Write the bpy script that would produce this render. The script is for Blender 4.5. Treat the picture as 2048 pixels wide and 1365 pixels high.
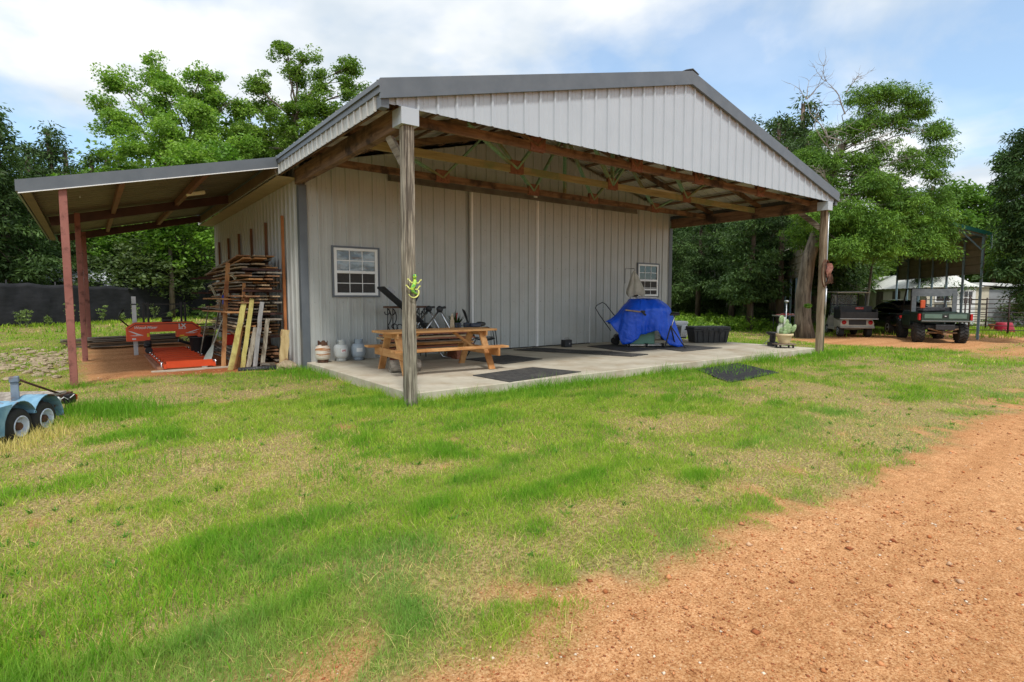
import bpy, math, random
import numpy as np
from mathutils import Vector, Matrix, Quaternion
R = math.radians
sc = bpy.context.scene
for o in list(bpy.data.objects): bpy.data.objects.remove(o)

# ---------------------------------------------------------------- camera
PIT, YAW, CAM, F = 0.0768, 0.6454, Vector((-3.5812, -7.1237, 1.35)), 1125.2
cd = bpy.data.cameras.new('camera'); cam = bpy.data.objects.new('camera', cd); sc.collection.objects.link(cam)
cam.location = CAM; cam.rotation_euler = (math.pi/2 - PIT, 0, -YAW)
cd.sensor_width = 36; cd.lens = F/2048*36; cd.clip_end = 800; cd.clip_start = 0.05
sc.camera = cam
sc.render.resolution_x, sc.render.resolution_y = 1024, 682

# ---------------------------------------------------------------- sky and sun
SUN_EL, SUN_AZ = R(58), R(205)      # azimuth clockwise from +Y
world = bpy.data.worlds.new('World'); sc.world = world; world.use_nodes = True
nt = world.node_tree; N = nt.nodes; L = nt.links; N.clear()
def nd(tree, typ, **kw):
    n = tree.nodes.new(typ)
    for k, v in kw.items():
        if k.startswith('i_'): n.inputs[int(k[2:])].default_value = v
        else: setattr(n, k, v)
    return n
sky = nd(nt, 'ShaderNodeTexSky', sky_type='NISHITA', sun_disc=False, sun_elevation=SUN_EL, sun_rotation=SUN_AZ)
sky.air_density = 1.0; sky.dust_density = 0.6; sky.ozone_density = 1.6
bg = nd(nt, 'ShaderNodeBackground'); bg.inputs[1].default_value = 0.15; skt = nd(nt, 'ShaderNodeMix', data_type='RGBA', blend_type='MULTIPLY'); skt.inputs[0].default_value = 1; skt.inputs[7].default_value = (1.0, 1.32, 1.42, 1); L.new(sky.outputs[0], skt.inputs[6]); L.new(skt.outputs[2], bg.inputs[0])
tc = nd(nt, 'ShaderNodeTexCoord'); sep = nd(nt, 'ShaderNodeSeparateXYZ'); L.new(tc.outputs['Generated'], sep.inputs[0])
zc = nd(nt, 'ShaderNodeMath', operation='MAXIMUM', i_1=0.0); L.new(sep.outputs[2], zc.inputs[0])
za = nd(nt, 'ShaderNodeMath', operation='ADD', i_1=0.22); L.new(zc.outputs[0], za.inputs[0])
dx = nd(nt, 'ShaderNodeMath', operation='DIVIDE'); dy = nd(nt, 'ShaderNodeMath', operation='DIVIDE')
L.new(sep.outputs[0], dx.inputs[0]); L.new(za.outputs[0], dx.inputs[1]); L.new(sep.outputs[1], dy.inputs[0]); L.new(za.outputs[0], dy.inputs[1])
cmb = nd(nt, 'ShaderNodeCombineXYZ', i_2=3.7); L.new(dx.outputs[0], cmb.inputs[0]); L.new(dy.outputs[0], cmb.inputs[1])
n1 = nd(nt, 'ShaderNodeTexNoise'); n1.inputs['Scale'].default_value = 0.95; n1.inputs['Detail'].default_value = 9; n1.inputs['Roughness'].default_value = 0.52; n1.inputs['Distortion'].default_value = 0.35
L.new(cmb.outputs[0], n1.inputs['Vector'])
ramp = nd(nt, 'ShaderNodeValToRGB'); ramp.color_ramp.elements[0].position = 0.41; ramp.color_ramp.elements[1].position = 0.525
ramp.color_ramp.elements[0].color = (0.36, 0.36, 0.36, 1); ramp.color_ramp.elements[1].color = (1, 1, 1, 1)
L.new(n1.outputs[0], ramp.inputs[0])
n2 = nd(nt, 'ShaderNodeTexNoise'); n2.inputs['Scale'].default_value = 1.7; n2.inputs['Detail'].default_value = 5
mp = nd(nt, 'ShaderNodeVectorMath', operation='ADD'); mp.inputs[1].default_value = (5.1, 2.3, 8.0); L.new(cmb.outputs[0], mp.inputs[0]); L.new(mp.outputs[0], n2.inputs['Vector'])
cr = nd(nt, 'ShaderNodeValToRGB'); cr.color_ramp.elements[0].position = 0.40; cr.color_ramp.elements[1].position = 0.57
cr.color_ramp.elements[0].color = (0.66, 0.74, 0.82, 1); cr.color_ramp.elements[1].color = (0.99, 1.0, 1.0, 1)
L.new(n2.outputs[0], cr.inputs[0])
bc = nd(nt, 'ShaderNodeBackground'); bc.inputs[1].default_value = 1.0; L.new(cr.outputs[0], bc.inputs[0])
ms = nd(nt, 'ShaderNodeMixShader'); L.new(ramp.outputs[0], ms.inputs[0]); L.new(bg.outputs[0], ms.inputs[1]); L.new(bc.outputs[0], ms.inputs[2])
wo = nd(nt, 'ShaderNodeOutputWorld'); L.new(ms.outputs[0], wo.inputs[0])
sl = bpy.data.lights.new('sun', 'SUN'); sl.energy = 2.7; sl.angle = R(9); sl.color = (1, 0.965, 0.92)
so = bpy.data.objects.new('sun', sl); sc.collection.objects.link(so); so.location = (0, -20, 40)
sd = Vector((math.sin(SUN_AZ)*math.cos(SUN_EL), math.cos(SUN_AZ)*math.cos(SUN_EL), math.sin(SUN_EL)))
so.rotation_euler = sd.to_track_quat('Z', 'Y').to_euler()
sc.view_settings.view_transform = 'Standard'; sc.view_settings.look = 'None'; sc.view_settings.exposure = 0.15; sc.view_settings.gamma = 1
sc.render.engine = 'CYCLES'; sc.cycles.max_bounces = 6; sc.cycles.diffuse_bounces = 3; sc.cycles.transparent_max_bounces = 6

# ---------------------------------------------------------------- helpers
rnd = random.Random(7)
def tag(o, label=None, cat=None, group=None, kind=None):
    if label: o['label'] = label
    if cat: o['category'] = cat
    if group: o['group'] = group
    if kind: o['kind'] = kind
    return o
def thing(name, label, cat, loc=(0,0,0), rz=0, group=None):
    o = bpy.data.objects.new(name, None); sc.collection.objects.link(o); o.empty_display_size = .2
    o.location = loc; o.rotation_euler = (0, 0, rz)
    return tag(o, label, cat, group)
def copy_tree(o, parent=None, loc=None, rz=None, scale=None, label=None):
    c = o.copy(); sc.collection.objects.link(c)
    if parent: c.parent = parent
    if loc is not None: c.location = loc
    if rz is not None: c.rotation_euler = (0, 0, rz)
    if scale is not None: c.scale = (scale,)*3 if isinstance(scale, (int, float)) else scale
    if label: c['label'] = label
    for ch in list(o.children): copy_tree(ch, c)
    return c
def np_mesh(name, V, Fc, mat, parent=None, col=None, smooth=False):
    V = np.asarray(V, np.float32); Fc = np.asarray(Fc, np.int32); k = Fc.shape[1]
    me = bpy.data.meshes.new(name); me.vertices.add(len(V)); me.vertices.foreach_set('co', V.ravel())
    me.loops.add(Fc.size); me.loops.foreach_set('vertex_index', Fc.ravel())
    me.polygons.add(len(Fc)); me.polygons.foreach_set('loop_start', np.arange(len(Fc), dtype=np.int32)*k)
    me.polygons.foreach_set('loop_total', np.full(len(Fc), k, np.int32))
    if smooth: me.polygons.foreach_set('use_smooth', np.ones(len(Fc), bool))
    me.update(calc_edges=True)
    if col is not None:
        a = me.color_attributes.new('Col', 'FLOAT_COLOR', 'POINT')
        c = np.ones((len(V), 4), np.float32); c[:, :3] = col; a.data.foreach_set('color', c.ravel())
    me.materials.append(mat)
    o = bpy.data.objects.new(name, me); sc.collection.objects.link(o)
    if parent: o.parent = parent
    return o
def frame(d):
    d = Vector(d).normalized(); a = Vector((0,0,1)) if abs(d.z) < .95 else Vector((1,0,0))
    s = d.cross(a).normalized(); return d, s, s.cross(d).normalized()
class MB:
    def __init__(s): s.v = []; s.f = []; s.sm = []
    def add(s, vs, fs, smooth=False):
        b = len(s.v); s.v += [tuple(v) for v in vs]
        for f in fs: s.f.append([i+b for i in f]); s.sm.append(smooth)
        return s
    def box(s, c, d, rot=None, bev=0):
        hx, hy, hz = d[0]/2, d[1]/2, d[2]/2; c = Vector(c)
        m = rot.to_3x3() if rot is not None else None
        if bev:
            b = min(bev, hx*.9, hy*.9, hz*.9); vs = []; idx = {}
            for sx in (-1,1):
                for sy in (-1,1):
                    for sz in (-1,1):
                        for ax in range(3):
                            p = [sx*(hx-b), sy*(hy-b), sz*(hz-b)]; p[ax] += (sx,sy,sz)[ax]*b
                            idx[sx,sy,sz,ax] = len(vs); vs.append(p)
            fs = []
            I = lambda a,b_,c_,x: idx[a,b_,c_,x]
            for q in (-1,1):
                fs.append([I(q,-1,-1,0),I(q,1,-1,0),I(q,1,1,0),I(q,-1,1,0)][::q])
                fs.append([I(-1,q,-1,1),I(-1,q,1,1),I(1,q,1,1),I(1,q,-1,1)][::q])
                fs.append([I(-1,-1,q,2),I(1,-1,q,2),I(1,1,q,2),I(-1,1,q,2)][::q])
                for r in (-1,1):
                    fs.append([I(q,r,-1,0),I(q,r,-1,1),I(q,r,1,1),I(q,r,1,0)][::-q*r])
                    fs.append([I(-1,q,r,1),I(-1,q,r,2),I(1,q,r,2),I(1,q,r,1)][::-q*r])
                    fs.append([I(r,-1,q,2),I(r,-1,q,0),I(r,1,q,0),I(r,1,q,2)][::-q*r])
                    for t in (-1,1): fs.append([I(q,r,t,0),I(q,r,t,1),I(q,r,t,2)][::q*r*t])
        else:
            vs = [(x,y,z) for x in (-hx,hx) for y in (-hy,hy) for z in (-hz,hz)]
            fs = [(0,1,3,2),(4,6,7,5),(0,4,5,1),(2,3,7,6),(0,2,6,4),(1,5,7,3)]
        vs = [c + (m @ Vector(v) if m else Vector(v)) for v in vs]
        return s.add(vs, fs)
    def b2(s, lo, hi, bev=0):
        return s.box([(a+b)/2 for a, b in zip(lo, hi)], [abs(b-a) for a, b in zip(lo, hi)], bev=bev)
    def bar(s, p, q, w, h, bev=0, up=None):           # w sideways, h along up-ish
        p, q = Vector(p), Vector(q); d, sd_, u = frame(q-p)
        if up is not None:
            sd_ = d.cross(Vector(up)).normalized(); u = sd_.cross(d)
        m = Matrix((d, sd_, u)).transposed()
        return s.box((p+q)/2, ((q-p).length, w, h), m, bev)
    def tube(s, p, q, r0, r1=None, n=10, caps=True):
        return s.path([p, q], [r0, r1 if r1 is not None else r0], n, caps)
    def path(s, pts, rad, n=8, caps=True, flat=1.0):
        pts = [Vector(p) for p in pts]
        if isinstance(rad, (int, float)): rad = [rad]*len(pts)
        vs = []; fs = []; prev = None
        for i, p in enumerate(pts):
            d = (pts[min(i+1, len(pts)-1)] - pts[max(i-1, 0)]).normalized()
            if prev is None: _, a, b = frame(d)
            else:
                a = (prev - d*prev.dot(d));
                a = a.normalized() if a.length > 1e-6 else frame(d)[1]
                b = a.cross(d)*-1
            prev = a
            if i == 0: b = d.cross(a)
            else: b = d.cross(a)
            for k in range(n):
                t = 2*math.pi*k/n; vs.append(p + (a*math.cos(t) + b*math.sin(t)*flat)*rad[i])
        for i in range(len(pts)-1):
            for k in range(n):
                k2 = (k+1) % n; fs.append((i*n+k, i*n+k2, (i+1)*n+k2, (i+1)*n+k))
        s.add(vs, fs, n > 6)
        if caps:
            b = len(s.v)-len(vs); s.f.append([b+k for k in range(n)][::-1]); s.sm.append(False)
            s.f.append([b+(len(pts)-1)*n+k for k in range(n)]); s.sm.append(False)
        return s
    def lathe(s, prof, c=(0,0,0), n=24, axis=None, sx=1, sy=1, caps=(1,1)):
        c = Vector(c); m = None
        if axis is not None:
            d, a, b = frame(axis); m = Matrix((a, b, d)).transposed()
        vs = []; fs = []
        for r, z in prof:
            for k in range(n):
                t = 2*math.pi*k/n; v = Vector((r*math.cos(t)*sx, r*math.sin(t)*sy, z)); vs.append(c + (m @ v if m else v))
        for i in range(len(prof)-1):
            for k in range(n):
                k2 = (k+1) % n; fs.append((i*n+k, i*n+k2, (i+1)*n+k2, (i+1)*n+k))
        s.add(vs, fs, True); b = len(s.v)-len(vs)
        if caps[0]: s.f.append([b+k for k in range(n)][::-1]); s.sm.append(False)
        if caps[1]: s.f.append([b+(len(prof)-1)*n+k for k in range(n)]); s.sm.append(False)
        return s
    def prism(s, poly, o, u, v, w, t):                # polygon in (u,v) at origin o, extruded t along w
        o, u, v, w = Vector(o), Vector(u), Vector(v), Vector(w); n = len(poly)
        vs = [o+u*a+v*b for a, b in poly] + [o+u*a+v*b+w*t for a, b in poly]
        fs = [list(range(n))[::-1], list(range(n, 2*n))] + [(i, (i+1) % n, n+(i+1) % n, n+i) for i in range(n)]
        return s.add(vs, fs)
    def grid(s, fn, nu, nv, smooth=True):
        vs = [fn(i/(nu-1), j/(nv-1)) for i in range(nu) for j in range(nv)]
        fs = [(i*nv+j, (i+1)*nv+j, (i+1)*nv+j+1, i*nv+j+1) for i in range(nu-1) for j in range(nv-1)]
        return s.add(vs, fs, smooth)
    def build(s, name, mat, parent=None, world=False, fix=True):
        me = bpy.data.meshes.new(name); vs = s.v
        if world and parent is not None:
            l = parent.location; 
            if parent.parent: l = l + parent.parent.location
            vs = [(x-l[0], y-l[1], z-l[2]) for x, y, z in vs]
        me.from_pydata(vs, [], s.f); me.polygons.foreach_set('use_smooth', s.sm)
        me.update()
        if fix:
            import bmesh
            bm = bmesh.new(); bm.from_mesh(me); bmesh.ops.recalc_face_normals(bm, faces=bm.faces); bm.to_mesh(me); bm.free()
        me.materials.append(mat)
        o = bpy.data.objects.new(name, me); sc.collection.objects.link(o)
        if parent: o.parent = parent
        return o
def seg_dir(px):        # horizontal unit of the bearing seen at photo column px
    a = YAW + math.atan((px-1024)/F); return Vector((math.sin(a), math.cos(a), 0)), a
def far(px, depth):     # ground-plan point at a bearing and a depth
    d, a = seg_dir(px); return CAM.x + d.x*depth/math.cos(a-YAW), CAM.y + d.y*depth/math.cos(a-YAW)
RIGHT = Vector((math.cos(YAW), -math.sin(YAW), 0)); FWD = Vector((math.sin(YAW), math.cos(YAW), 0))

# ---------------------------------------------------------------- materials
MATS = {}
def mat(name, c1, c2=None, scale=6, rough=.6, metal=0, bump=0, bscale=None, stretch=(1,1,1), c3=None, s3=.8, w3=(.5,.62), spec=.4, coat=0, vcol=False, detail=6, wave=None, lo=.35, hi=.65):
    if name in MATS: return MATS[name]
    m = bpy.data.materials.new(name); m.use_nodes = True; t = m.node_tree; b = t.nodes['Principled BSDF']
    b.inputs['Roughness'].default_value = rough; b.inputs['Metallic'].default_value = metal
    b.inputs['Specular IOR Level'].default_value = spec; b.inputs['Coat Weight'].default_value = coat
    co = nd(t, 'ShaderNodeTexCoord'); mpn = nd(t, 'ShaderNodeMapping'); mpn.inputs['Scale'].default_value = stretch
    t.links.new(co.outputs['Object'], mpn.inputs[0])
    no = nd(t, 'ShaderNodeTexNoise'); no.inputs['Scale'].default_value = scale; no.inputs['Detail'].default_value = detail; no.inputs['Roughness'].default_value = .6
    t.links.new(mpn.outputs[0], no.inputs['Vector'])
    r = nd(t, 'ShaderNodeValToRGB'); r.color_ramp.elements[0].position = lo; r.color_ramp.elements[1].position = hi
    r.color_ramp.elements[0].color = (*c1, 1); r.color_ramp.elements[1].color = (*(c2 or c1), 1)
    t.links.new(no.outputs[0], r.inputs[0]); out = r.outputs[0]
    if c3:
        n3 = nd(t, 'ShaderNodeTexNoise'); n3.inputs['Scale'].default_value = s3; n3.inputs['Detail'].default_value = 8; n3.inputs['Roughness'].default_value = .65
        t.links.new(mpn.outputs[0] if s3 > 3 else co.outputs['Object'], n3.inputs['Vector'])
        r3 = nd(t, 'ShaderNodeValToRGB'); r3.color_ramp.elements[0].position = w3[0]; r3.color_ramp.elements[1].position = w3[1]
        t.links.new(n3.outputs[0], r3.inputs[0])
        mx = nd(t, 'ShaderNodeMix', data_type='RGBA'); t.links.new(r3.outputs[0], mx.inputs[0]); t.links.new(out, mx.inputs[6]); mx.inputs[7].default_value = (*c3, 1); out = mx.outputs[2]
    if vcol:
        at = nd(t, 'ShaderNodeAttribute', attribute_name='Col')
        mx = nd(t, 'ShaderNodeMix', data_type='RGBA', blend_type='MULTIPLY'); mx.inputs[0].default_value = 1
        t.links.new(out, mx.inputs[6]); t.links.new(at.outputs['Color'], mx.inputs[7]); out = mx.outputs[2]
    t.links.new(out, b.inputs['Base Color'])
    if bump:
        nb = nd(t, 'ShaderNodeTexNoise'); nb.inputs['Scale'].default_value = bscale or scale*3; nb.inputs['Detail'].default_value = 8
        t.links.new(mpn.outputs[0], nb.inputs['Vector'])
        bn = nd(t, 'ShaderNodeBump'); bn.inputs['Strength'].default_value = min(1, bump); bn.inputs['Distance'].default_value = .01*max(1, bump)
        t.links.new(nb.outputs[0], bn.inputs['Height']); t.links.new(bn.outputs[0], b.inputs['Normal'])
    MATS[name] = m; return m
def leaf_mat(name, trans=.35, rough=.5):
    m = bpy.data.materials.new(name); m.use_nodes = True; t = m.node_tree; t.nodes.clear()
    at = nd(t, 'ShaderNodeAttribute', attribute_name='Col')
    oi = nd(t, 'ShaderNodeObjectInfo'); hs = nd(t, 'ShaderNodeHueSaturation')
    mr = nd(t, 'ShaderNodeMapRange'); mr.inputs[3].default_value = .8; mr.inputs[4].default_value = 1.2
    t.links.new(oi.outputs['Random'], mr.inputs[0]); t.links.new(mr.outputs[0], hs.inputs['Value']); t.links.new(at.outputs['Color'], hs.inputs['Color'])
    d = nd(t, 'ShaderNodeBsdfPrincipled'); d.inputs['Roughness'].default_value = rough; d.inputs['Specular IOR Level'].default_value = .25
    tr = nd(t, 'ShaderNodeBsdfTranslucent'); mx = nd(t, 'ShaderNodeMixShader'); mx.inputs[0].default_value = trans
    t.links.new(hs.outputs[0], d.inputs['Base Color'])
    br = nd(t, 'ShaderNodeMix', data_type='RGBA', blend_type='MULTIPLY'); br.inputs[0].default_value = 1; br.inputs[7].default_value = (1.2, 1.35, .6, 1)
    t.links.new(hs.outputs[0], br.inputs[6]); t.links.new(br.outputs[2], tr.inputs[0])
    o = nd(t, 'ShaderNodeOutputMaterial'); t.links.new(d.outputs[0], mx.inputs[1]); t.links.new(tr.outputs[0], mx.inputs[2]); t.links.new(mx.outputs[0], o.inputs[0])
    return m
def wood(name, c1, c2, ax='x', scale=9, rough=.75, c3=None, s3=2, bump=.6):
    st = {'x': (.08, 1, 1), 'y': (1, .08, 1), 'z': (1, 1, .08)}[ax]
    return mat(name+'_'+ax, c1, c2, scale=scale*2, rough=rough, stretch=st, bump=bump, bscale=scale*5, c3=c3, s3=s3)
SIDE = mat('siding_paint', (.415,.425,.405), (.46,.47,.45), 1.6, .38, 0, spec=.5, c3=(.42,.42,.39), s3=1.3, w3=(.48,.75))
GABM = mat('gable_paint', (.40,.445,.485), (.435,.48,.52), 1.2, .4, 0, spec=.5)
TRIM = mat('charcoal_trim', (.095,.11,.125), (.12,.135,.15), 3, .38, spec=.5)
WHITE = mat('white_vinyl', (.75,.75,.74), (.8,.8,.79), 8, .4)
STEELP = mat('red_primer', (.24,.085,.065), (.32,.125,.10), 2.5, .6, c3=(.12,.04,.03), s3=5, w3=(.52,.66))
UNDER = mat('roof_underside', (.44,.43,.38), (.54,.52,.46), 2.0, .45, spec=.5)
BLACK = mat('black_plastic', (.018,.019,.021), (.03,.031,.034), 8, .45)
BLACKM = mat('black_metal', (.012,.012,.013), (.022,.022,.024), 8, .4)
RUBBER = mat('rubber', (.022,.022,.022), (.035,.034,.032), 12, .8, bump=.3, bscale=60)
GALV = mat('galvanised', (.42,.44,.46), (.55,.57,.59), 5, .4, .7)
CHROME = mat('steel', (.55,.55,.56), (.65,.65,.66), 5, .25, .95)
ORANGE = mat('orange_paint', (.72,.075,.015), (.80,.095,.02), 3, .38, spec=.5)
PINE = {a: wood('pine', (.50,.24,.085), (.64,.36,.15), a, c3=(.40,.17,.05), s3=1.5) for a in 'xyz'}
POSTG = mat('post_grey', (.12,.10,.075), (.40,.355,.28), 34, .85, stretch=(1,1,.05), bump=2.5, bscale=50, lo=.42, hi=.60, c3=(.075,.06,.045), s3=11, w3=(.56,.66))
OLD = {a: wood('weathered', (.20,.165,.12), (.40,.35,.27), a, bump=1.6, c3=(.11,.085,.055), s3=7) for a in 'xyz'}
BROWN = {a: wood('rafter', (.105,.058,.032), (.25,.15,.082), a, c3=(.045,.027,.017), s3=2.2) for a in 'xyz'}
GREENW = {a: wood('treated', (.23,.19,.09), (.36,.31,.16), a, c3=(.17,.20,.095), s3=1.1) for a in 'xyz'}
RED = mat('red_plastic', (.55,.02,.015), (.62,.03,.02), 6, .4)
# ---------------------------------------------------------------- numpy noise and terrain
_ng = np.random.RandomState(11).rand(256, 256)
def vnoise(x, y, s, o=0):
    x = np.asarray(x)*s + o*17.3; y = np.asarray(y)*s + o*9.1
    xi = np.floor(x).astype(int); yi = np.floor(y).astype(int); fx = x-xi; fy = y-yi
    fx = fx*fx*(3-2*fx); fy = fy*fy*(3-2*fy); a = lambda i, j: _ng[(xi+i) % 256, (yi+j) % 256]
    return (a(0,0)*(1-fx)+a(1,0)*fx)*(1-fy) + (a(0,1)*(1-fx)+a(1,1)*fx)*fy
def fbm(x, y, s, o=0, n=4):
    return sum(vnoise(x, y, s*2**k, o+k)*.5**k for k in range(n))/sum(.5**k for k in range(n))
def ss(a, b, t):
    t = np.clip((np.asarray(t, float)-a)/(b-a), 0, 1); return t*t*(3-2*t)
def gz(x, y):
    z = -0.15 - 0.10*ss(11,17,x) - 0.13*ss(0.5,-7,y) + 0.6*ss(6,32,y)*(1-ss(8,16,x)) - 0.1*ss(-2,-5,x)*ss(4,0,y)
    nr = ss(.2, 1.2, np.maximum(np.maximum(-np.asarray(x), np.asarray(x)-12.1), -np.asarray(y)))
    return z + (fbm(x, y, .9, 3)-.5)*.07*nr*ss(-5.6, -4.4, y) + (fbm(x, y, .35, 5, 2)-.5)*.05*nr
def masks(x, y):
    """dirt (0..1), dry straw (0..1), lush (0..1) of the ground"""
    n = fbm(x, y, .8, 1, 5); n2 = fbm(x, y, 2.6, 21, 3); n3 = fbm(x, y, .33, 31, 4)
    e = (n-.5)*1.7 + (n2-.5)*.9
    road = ss(.15, -.12, y + 5.10 + .10*ss(-.6, -2.0, x) + e*.26 + (fbm(x, y, 5.5, 44, 3)-.5)*.35 + .10*np.sin(x*.9) - .45*ss(7, 13, x)*0)
    road = np.maximum(road, ss(.60, .68, fbm(x, y, 2.4, 41, 4))*ss(-4.35, -4.9, y)*.85)
    cx = x-19.6; far_ = ss(1.25, .75, np.sqrt((np.maximum(np.abs(cx-2.5)-3.2, 0)/2.0)**2 + ((y-1.0+.12*cx)/2.9)**2) + e*.35)
    lane = ss(.9, .3, np.abs(y + 2.6 + .16*(x-17)) /1.1 + e*.9) * ss(15, 18.5, x)*.8
    mill = ss(1.12, .9, np.maximum(np.abs(x+1.75)/2.0, np.abs(y-9.4)/4.1) + e*.18)
    spots = ss(.76, .86, fbm(x, y, 2.6, 51, 4))*.6
    dirt = np.maximum.reduce([road, far_, lane, mill, spots])
    band = .075*np.exp(-((y+2.75+.05*np.sin(x))/.35)**2)+.085*np.exp(-((y+4.35+.06*np.sin(x*.8))/.38)**2)-.06*np.exp(-((y+3.55)/.3)**2)
    dry = ss(.46, .68, n3*.30 + n*.35 + n2*.35 + band*ss(-4.5,-2,x) + .13*ss(-.5, -3.6, x)*ss(-4.2, -2.2, y)*ss(6, 2, y) + .05*ss(-3.3,-5,y) + .09*ss(9,15,x)*ss(-2,-5,y) - .06*ss(-2.0,-.5,y)*ss(1.5,.5,y)*ss(-1,1,x))
    lush = ss(.43, .70, fbm(x, y, .6, 61, 2)*.25 + fbm(x*.55, y*1.5, 2.6, 64, 5)*.75 + .12*ss(-.9,0,y)*ss(-1,1,x)*ss(14,11,x) + .12*ss(1.2,.2,np.abs(y+1.0+.1*(x-13)))*ss(11,13,x) + .13*ss(1.2,.3,np.hypot(x+4.3,(y+3.9)*.9)) + .16*ss(1.0,.2,np.hypot(x+3.3,y-1.6)))
    return dirt, np.clip(dry, 0, 1), lush*(1-.6*dry)

# ground: one sheet out to the horizon, fine near the barn
def stretchc(n, c, near, farr):
    t = np.linspace(-1, 1, n); return c + near*t + (farr-near)*np.sign(t)*np.abs(t)**5
xs = stretchc(420, 4.0, 17, 260); ys = stretchc(420, 1.0, 15, 260)
X, Y = np.meshgrid(xs, ys, indexing='ij'); Z = gz(X, Y)
dm, dr, lu = masks(X, Y)
Z = Z + dm*(fbm(X, Y, 6, 7, 3)-.5)*.02
woods = ss(26, 32, np.hypot(X-4, Y+4))
n = len(xs); idx = np.arange(n*n).reshape(n, n)
Fq = np.stack([idx[:-1,:-1], idx[1:,:-1], idx[1:,1:], idx[:-1,1:]], -1).reshape(-1, 4)
gm = bpy.data.materials.new('ground'); gm.use_nodes = True; t = gm.node_tree; pb = t.nodes['Principled BSDF']; pb.inputs['Roughness'].default_value = .95; pb.inputs['Specular IOR Level'].default_value = .1
at = nd(t, 'ShaderNodeAttribute', attribute_name='Col'); sp = nd(t, 'ShaderNodeSeparateColor'); t.links.new(at.outputs['Color'], sp.inputs[0])
tcn = nd(t, 'ShaderNodeTexCoord')
def nz(s, d=8, r=.6):
    q = nd(t, 'ShaderNodeTexNoise'); q.inputs['Scale'].default_value = s; q.inputs['Detail'].default_value = d; q.inputs['Roughness'].default_value = r
    t.links.new(tcn.outputs['Object'], q.inputs['Vector']); return q
def rmp(src, stops):
    q = nd(t, 'ShaderNodeValToRGB'); e = q.color_ramp.elements
    while len(e) < len(stops): e.new(.5)
    for i, (p_, c_) in enumerate(stops): e[i].position = p_; e[i].color = (*c_, 1)
    t.links.new(src, q.inputs[0]); return q.outputs[0]
def mixc(f, a, b):
    q = nd(t, 'ShaderNodeMix', data_type='RGBA'); t.links.new(f, q.inputs[0]); t.links.new(a, q.inputs[6]); t.links.new(b, q.inputs[7]); return q.outputs[2]
dirtc = rmp(nz(80, 9, .78).outputs[0], [(.36, (.15,.055,.022)), (.45, (.50,.225,.090)), (.55, (.69,.375,.170)), (.67, (.82,.60,.37))])
rut = nd(t, 'ShaderNodeTexNoise'); rut.inputs['Scale'].default_value = 1.0; rut.inputs['Detail'].default_value = 6; rmpn = nd(t, 'ShaderNodeMapping'); rmpn.inputs['Scale'].default_value = (.16, 1.9, 1); rmpn.inputs['Rotation'].default_value = (0, 0, .03)
t.links.new(tcn.outputs['Object'], rmpn.inputs[0]); t.links.new(rmpn.outputs[0], rut.inputs['Vector'])
dA = rmp(rut.outputs[0], [(.34, (.84,.80,.75)), (.5, (.97,.96,.95)), (.66, (1.06,1.09,1.12))])
dB = rmp(nz(14, 8, .7).outputs[0], [(.36, (.78,.74,.70)), (.62, (1.08,1.08,1.1))]); m0 = nd(t, 'ShaderNodeMix', data_type='RGBA', blend_type='MULTIPLY'); m0.inputs[0].default_value = 1; t.links.new(dA, m0.inputs[6]); t.links.new(dB, m0.inputs[7]); dirt2 = m0.outputs[2]
mm = nd(t, 'ShaderNodeMix', data_type='RGBA', blend_type='MULTIPLY'); mm.inputs[0].default_value = 1; t.links.new(dirtc, mm.inputs[6]); t.links.new(dirt2, mm.inputs[7])
soil = rmp(nz(40, 8).outputs[0], [(.35, (.15,.105,.045)), (.5, (.32,.235,.105)), (.65, (.50,.39,.19))])  # bare soil, darkened in colour for the shade under the blades
green = rmp(nz(45, 8).outputs[0], [(.35, (.06,.08,.016)), (.6, (.20,.23,.05))])  # turf green, with the shade down among the blades painted in
base = mixc(sp.outputs[1], green, soil)
woodc = rmp(nz(1.1, 8).outputs[0], [(.4, (.05,.05,.02)), (.6, (.10,.15,.03))])
base = mixc(sp.outputs[2], base, woodc)
redc = nd(t, 'ShaderNodeMix', data_type='RGBA', blend_type='MULTIPLY'); t.links.new(sp.outputs[2], redc.inputs[0]); t.links.new(mm.outputs[2], redc.inputs[6]); redc.inputs[7].default_value = (.62, .36, .30, 1)
col = mixc(sp.outputs[0], base, redc.outputs[2])
t.links.new(col, pb.inputs['Base Color'])
nb = nz(120, 6, .7); bn = nd(t, 'ShaderNodeBump'); bn.inputs['Strength'].default_value = .8; bn.inputs['Distance'].default_value = .012
t.links.new(nb.outputs[0], bn.inputs['Height']); t.links.new(bn.outputs[0], pb.inputs['Normal'])
red = ss(-3.6, -1.6, X)*ss(.6, 0, X)*ss(4.9, 5.4, Y)*ss(14, 12, Y)
gcol = np.stack([dm, .35+.6*dr, np.maximum(woods, red*.8)], -1).reshape(-1, 3)
go = np_mesh('ground', np.stack([X, Y, Z], -1).reshape(-1, 3), Fq, gm, col=gcol, smooth=True); tag(go, kind='structure')

# ---------------------------------------------------------------- slab
CONC = mat('concrete', (.43,.385,.295), (.55,.50,.40), 1.6, .8, bump=.3, bscale=60, c3=(.34,.26,.17), s3=1.3, w3=(.47,.72))
mb = MB()
W_, D_ = 12.06, 4.85
def slab_top(u, v): return (u*12.12-.02, v*(D_+.02), 0)
mb.b2((.03, .03, -.55), (12.06, 4.87, 0), bev=.012)
tag(mb.build('concrete_slab', CONC), kind='structure')

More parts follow.
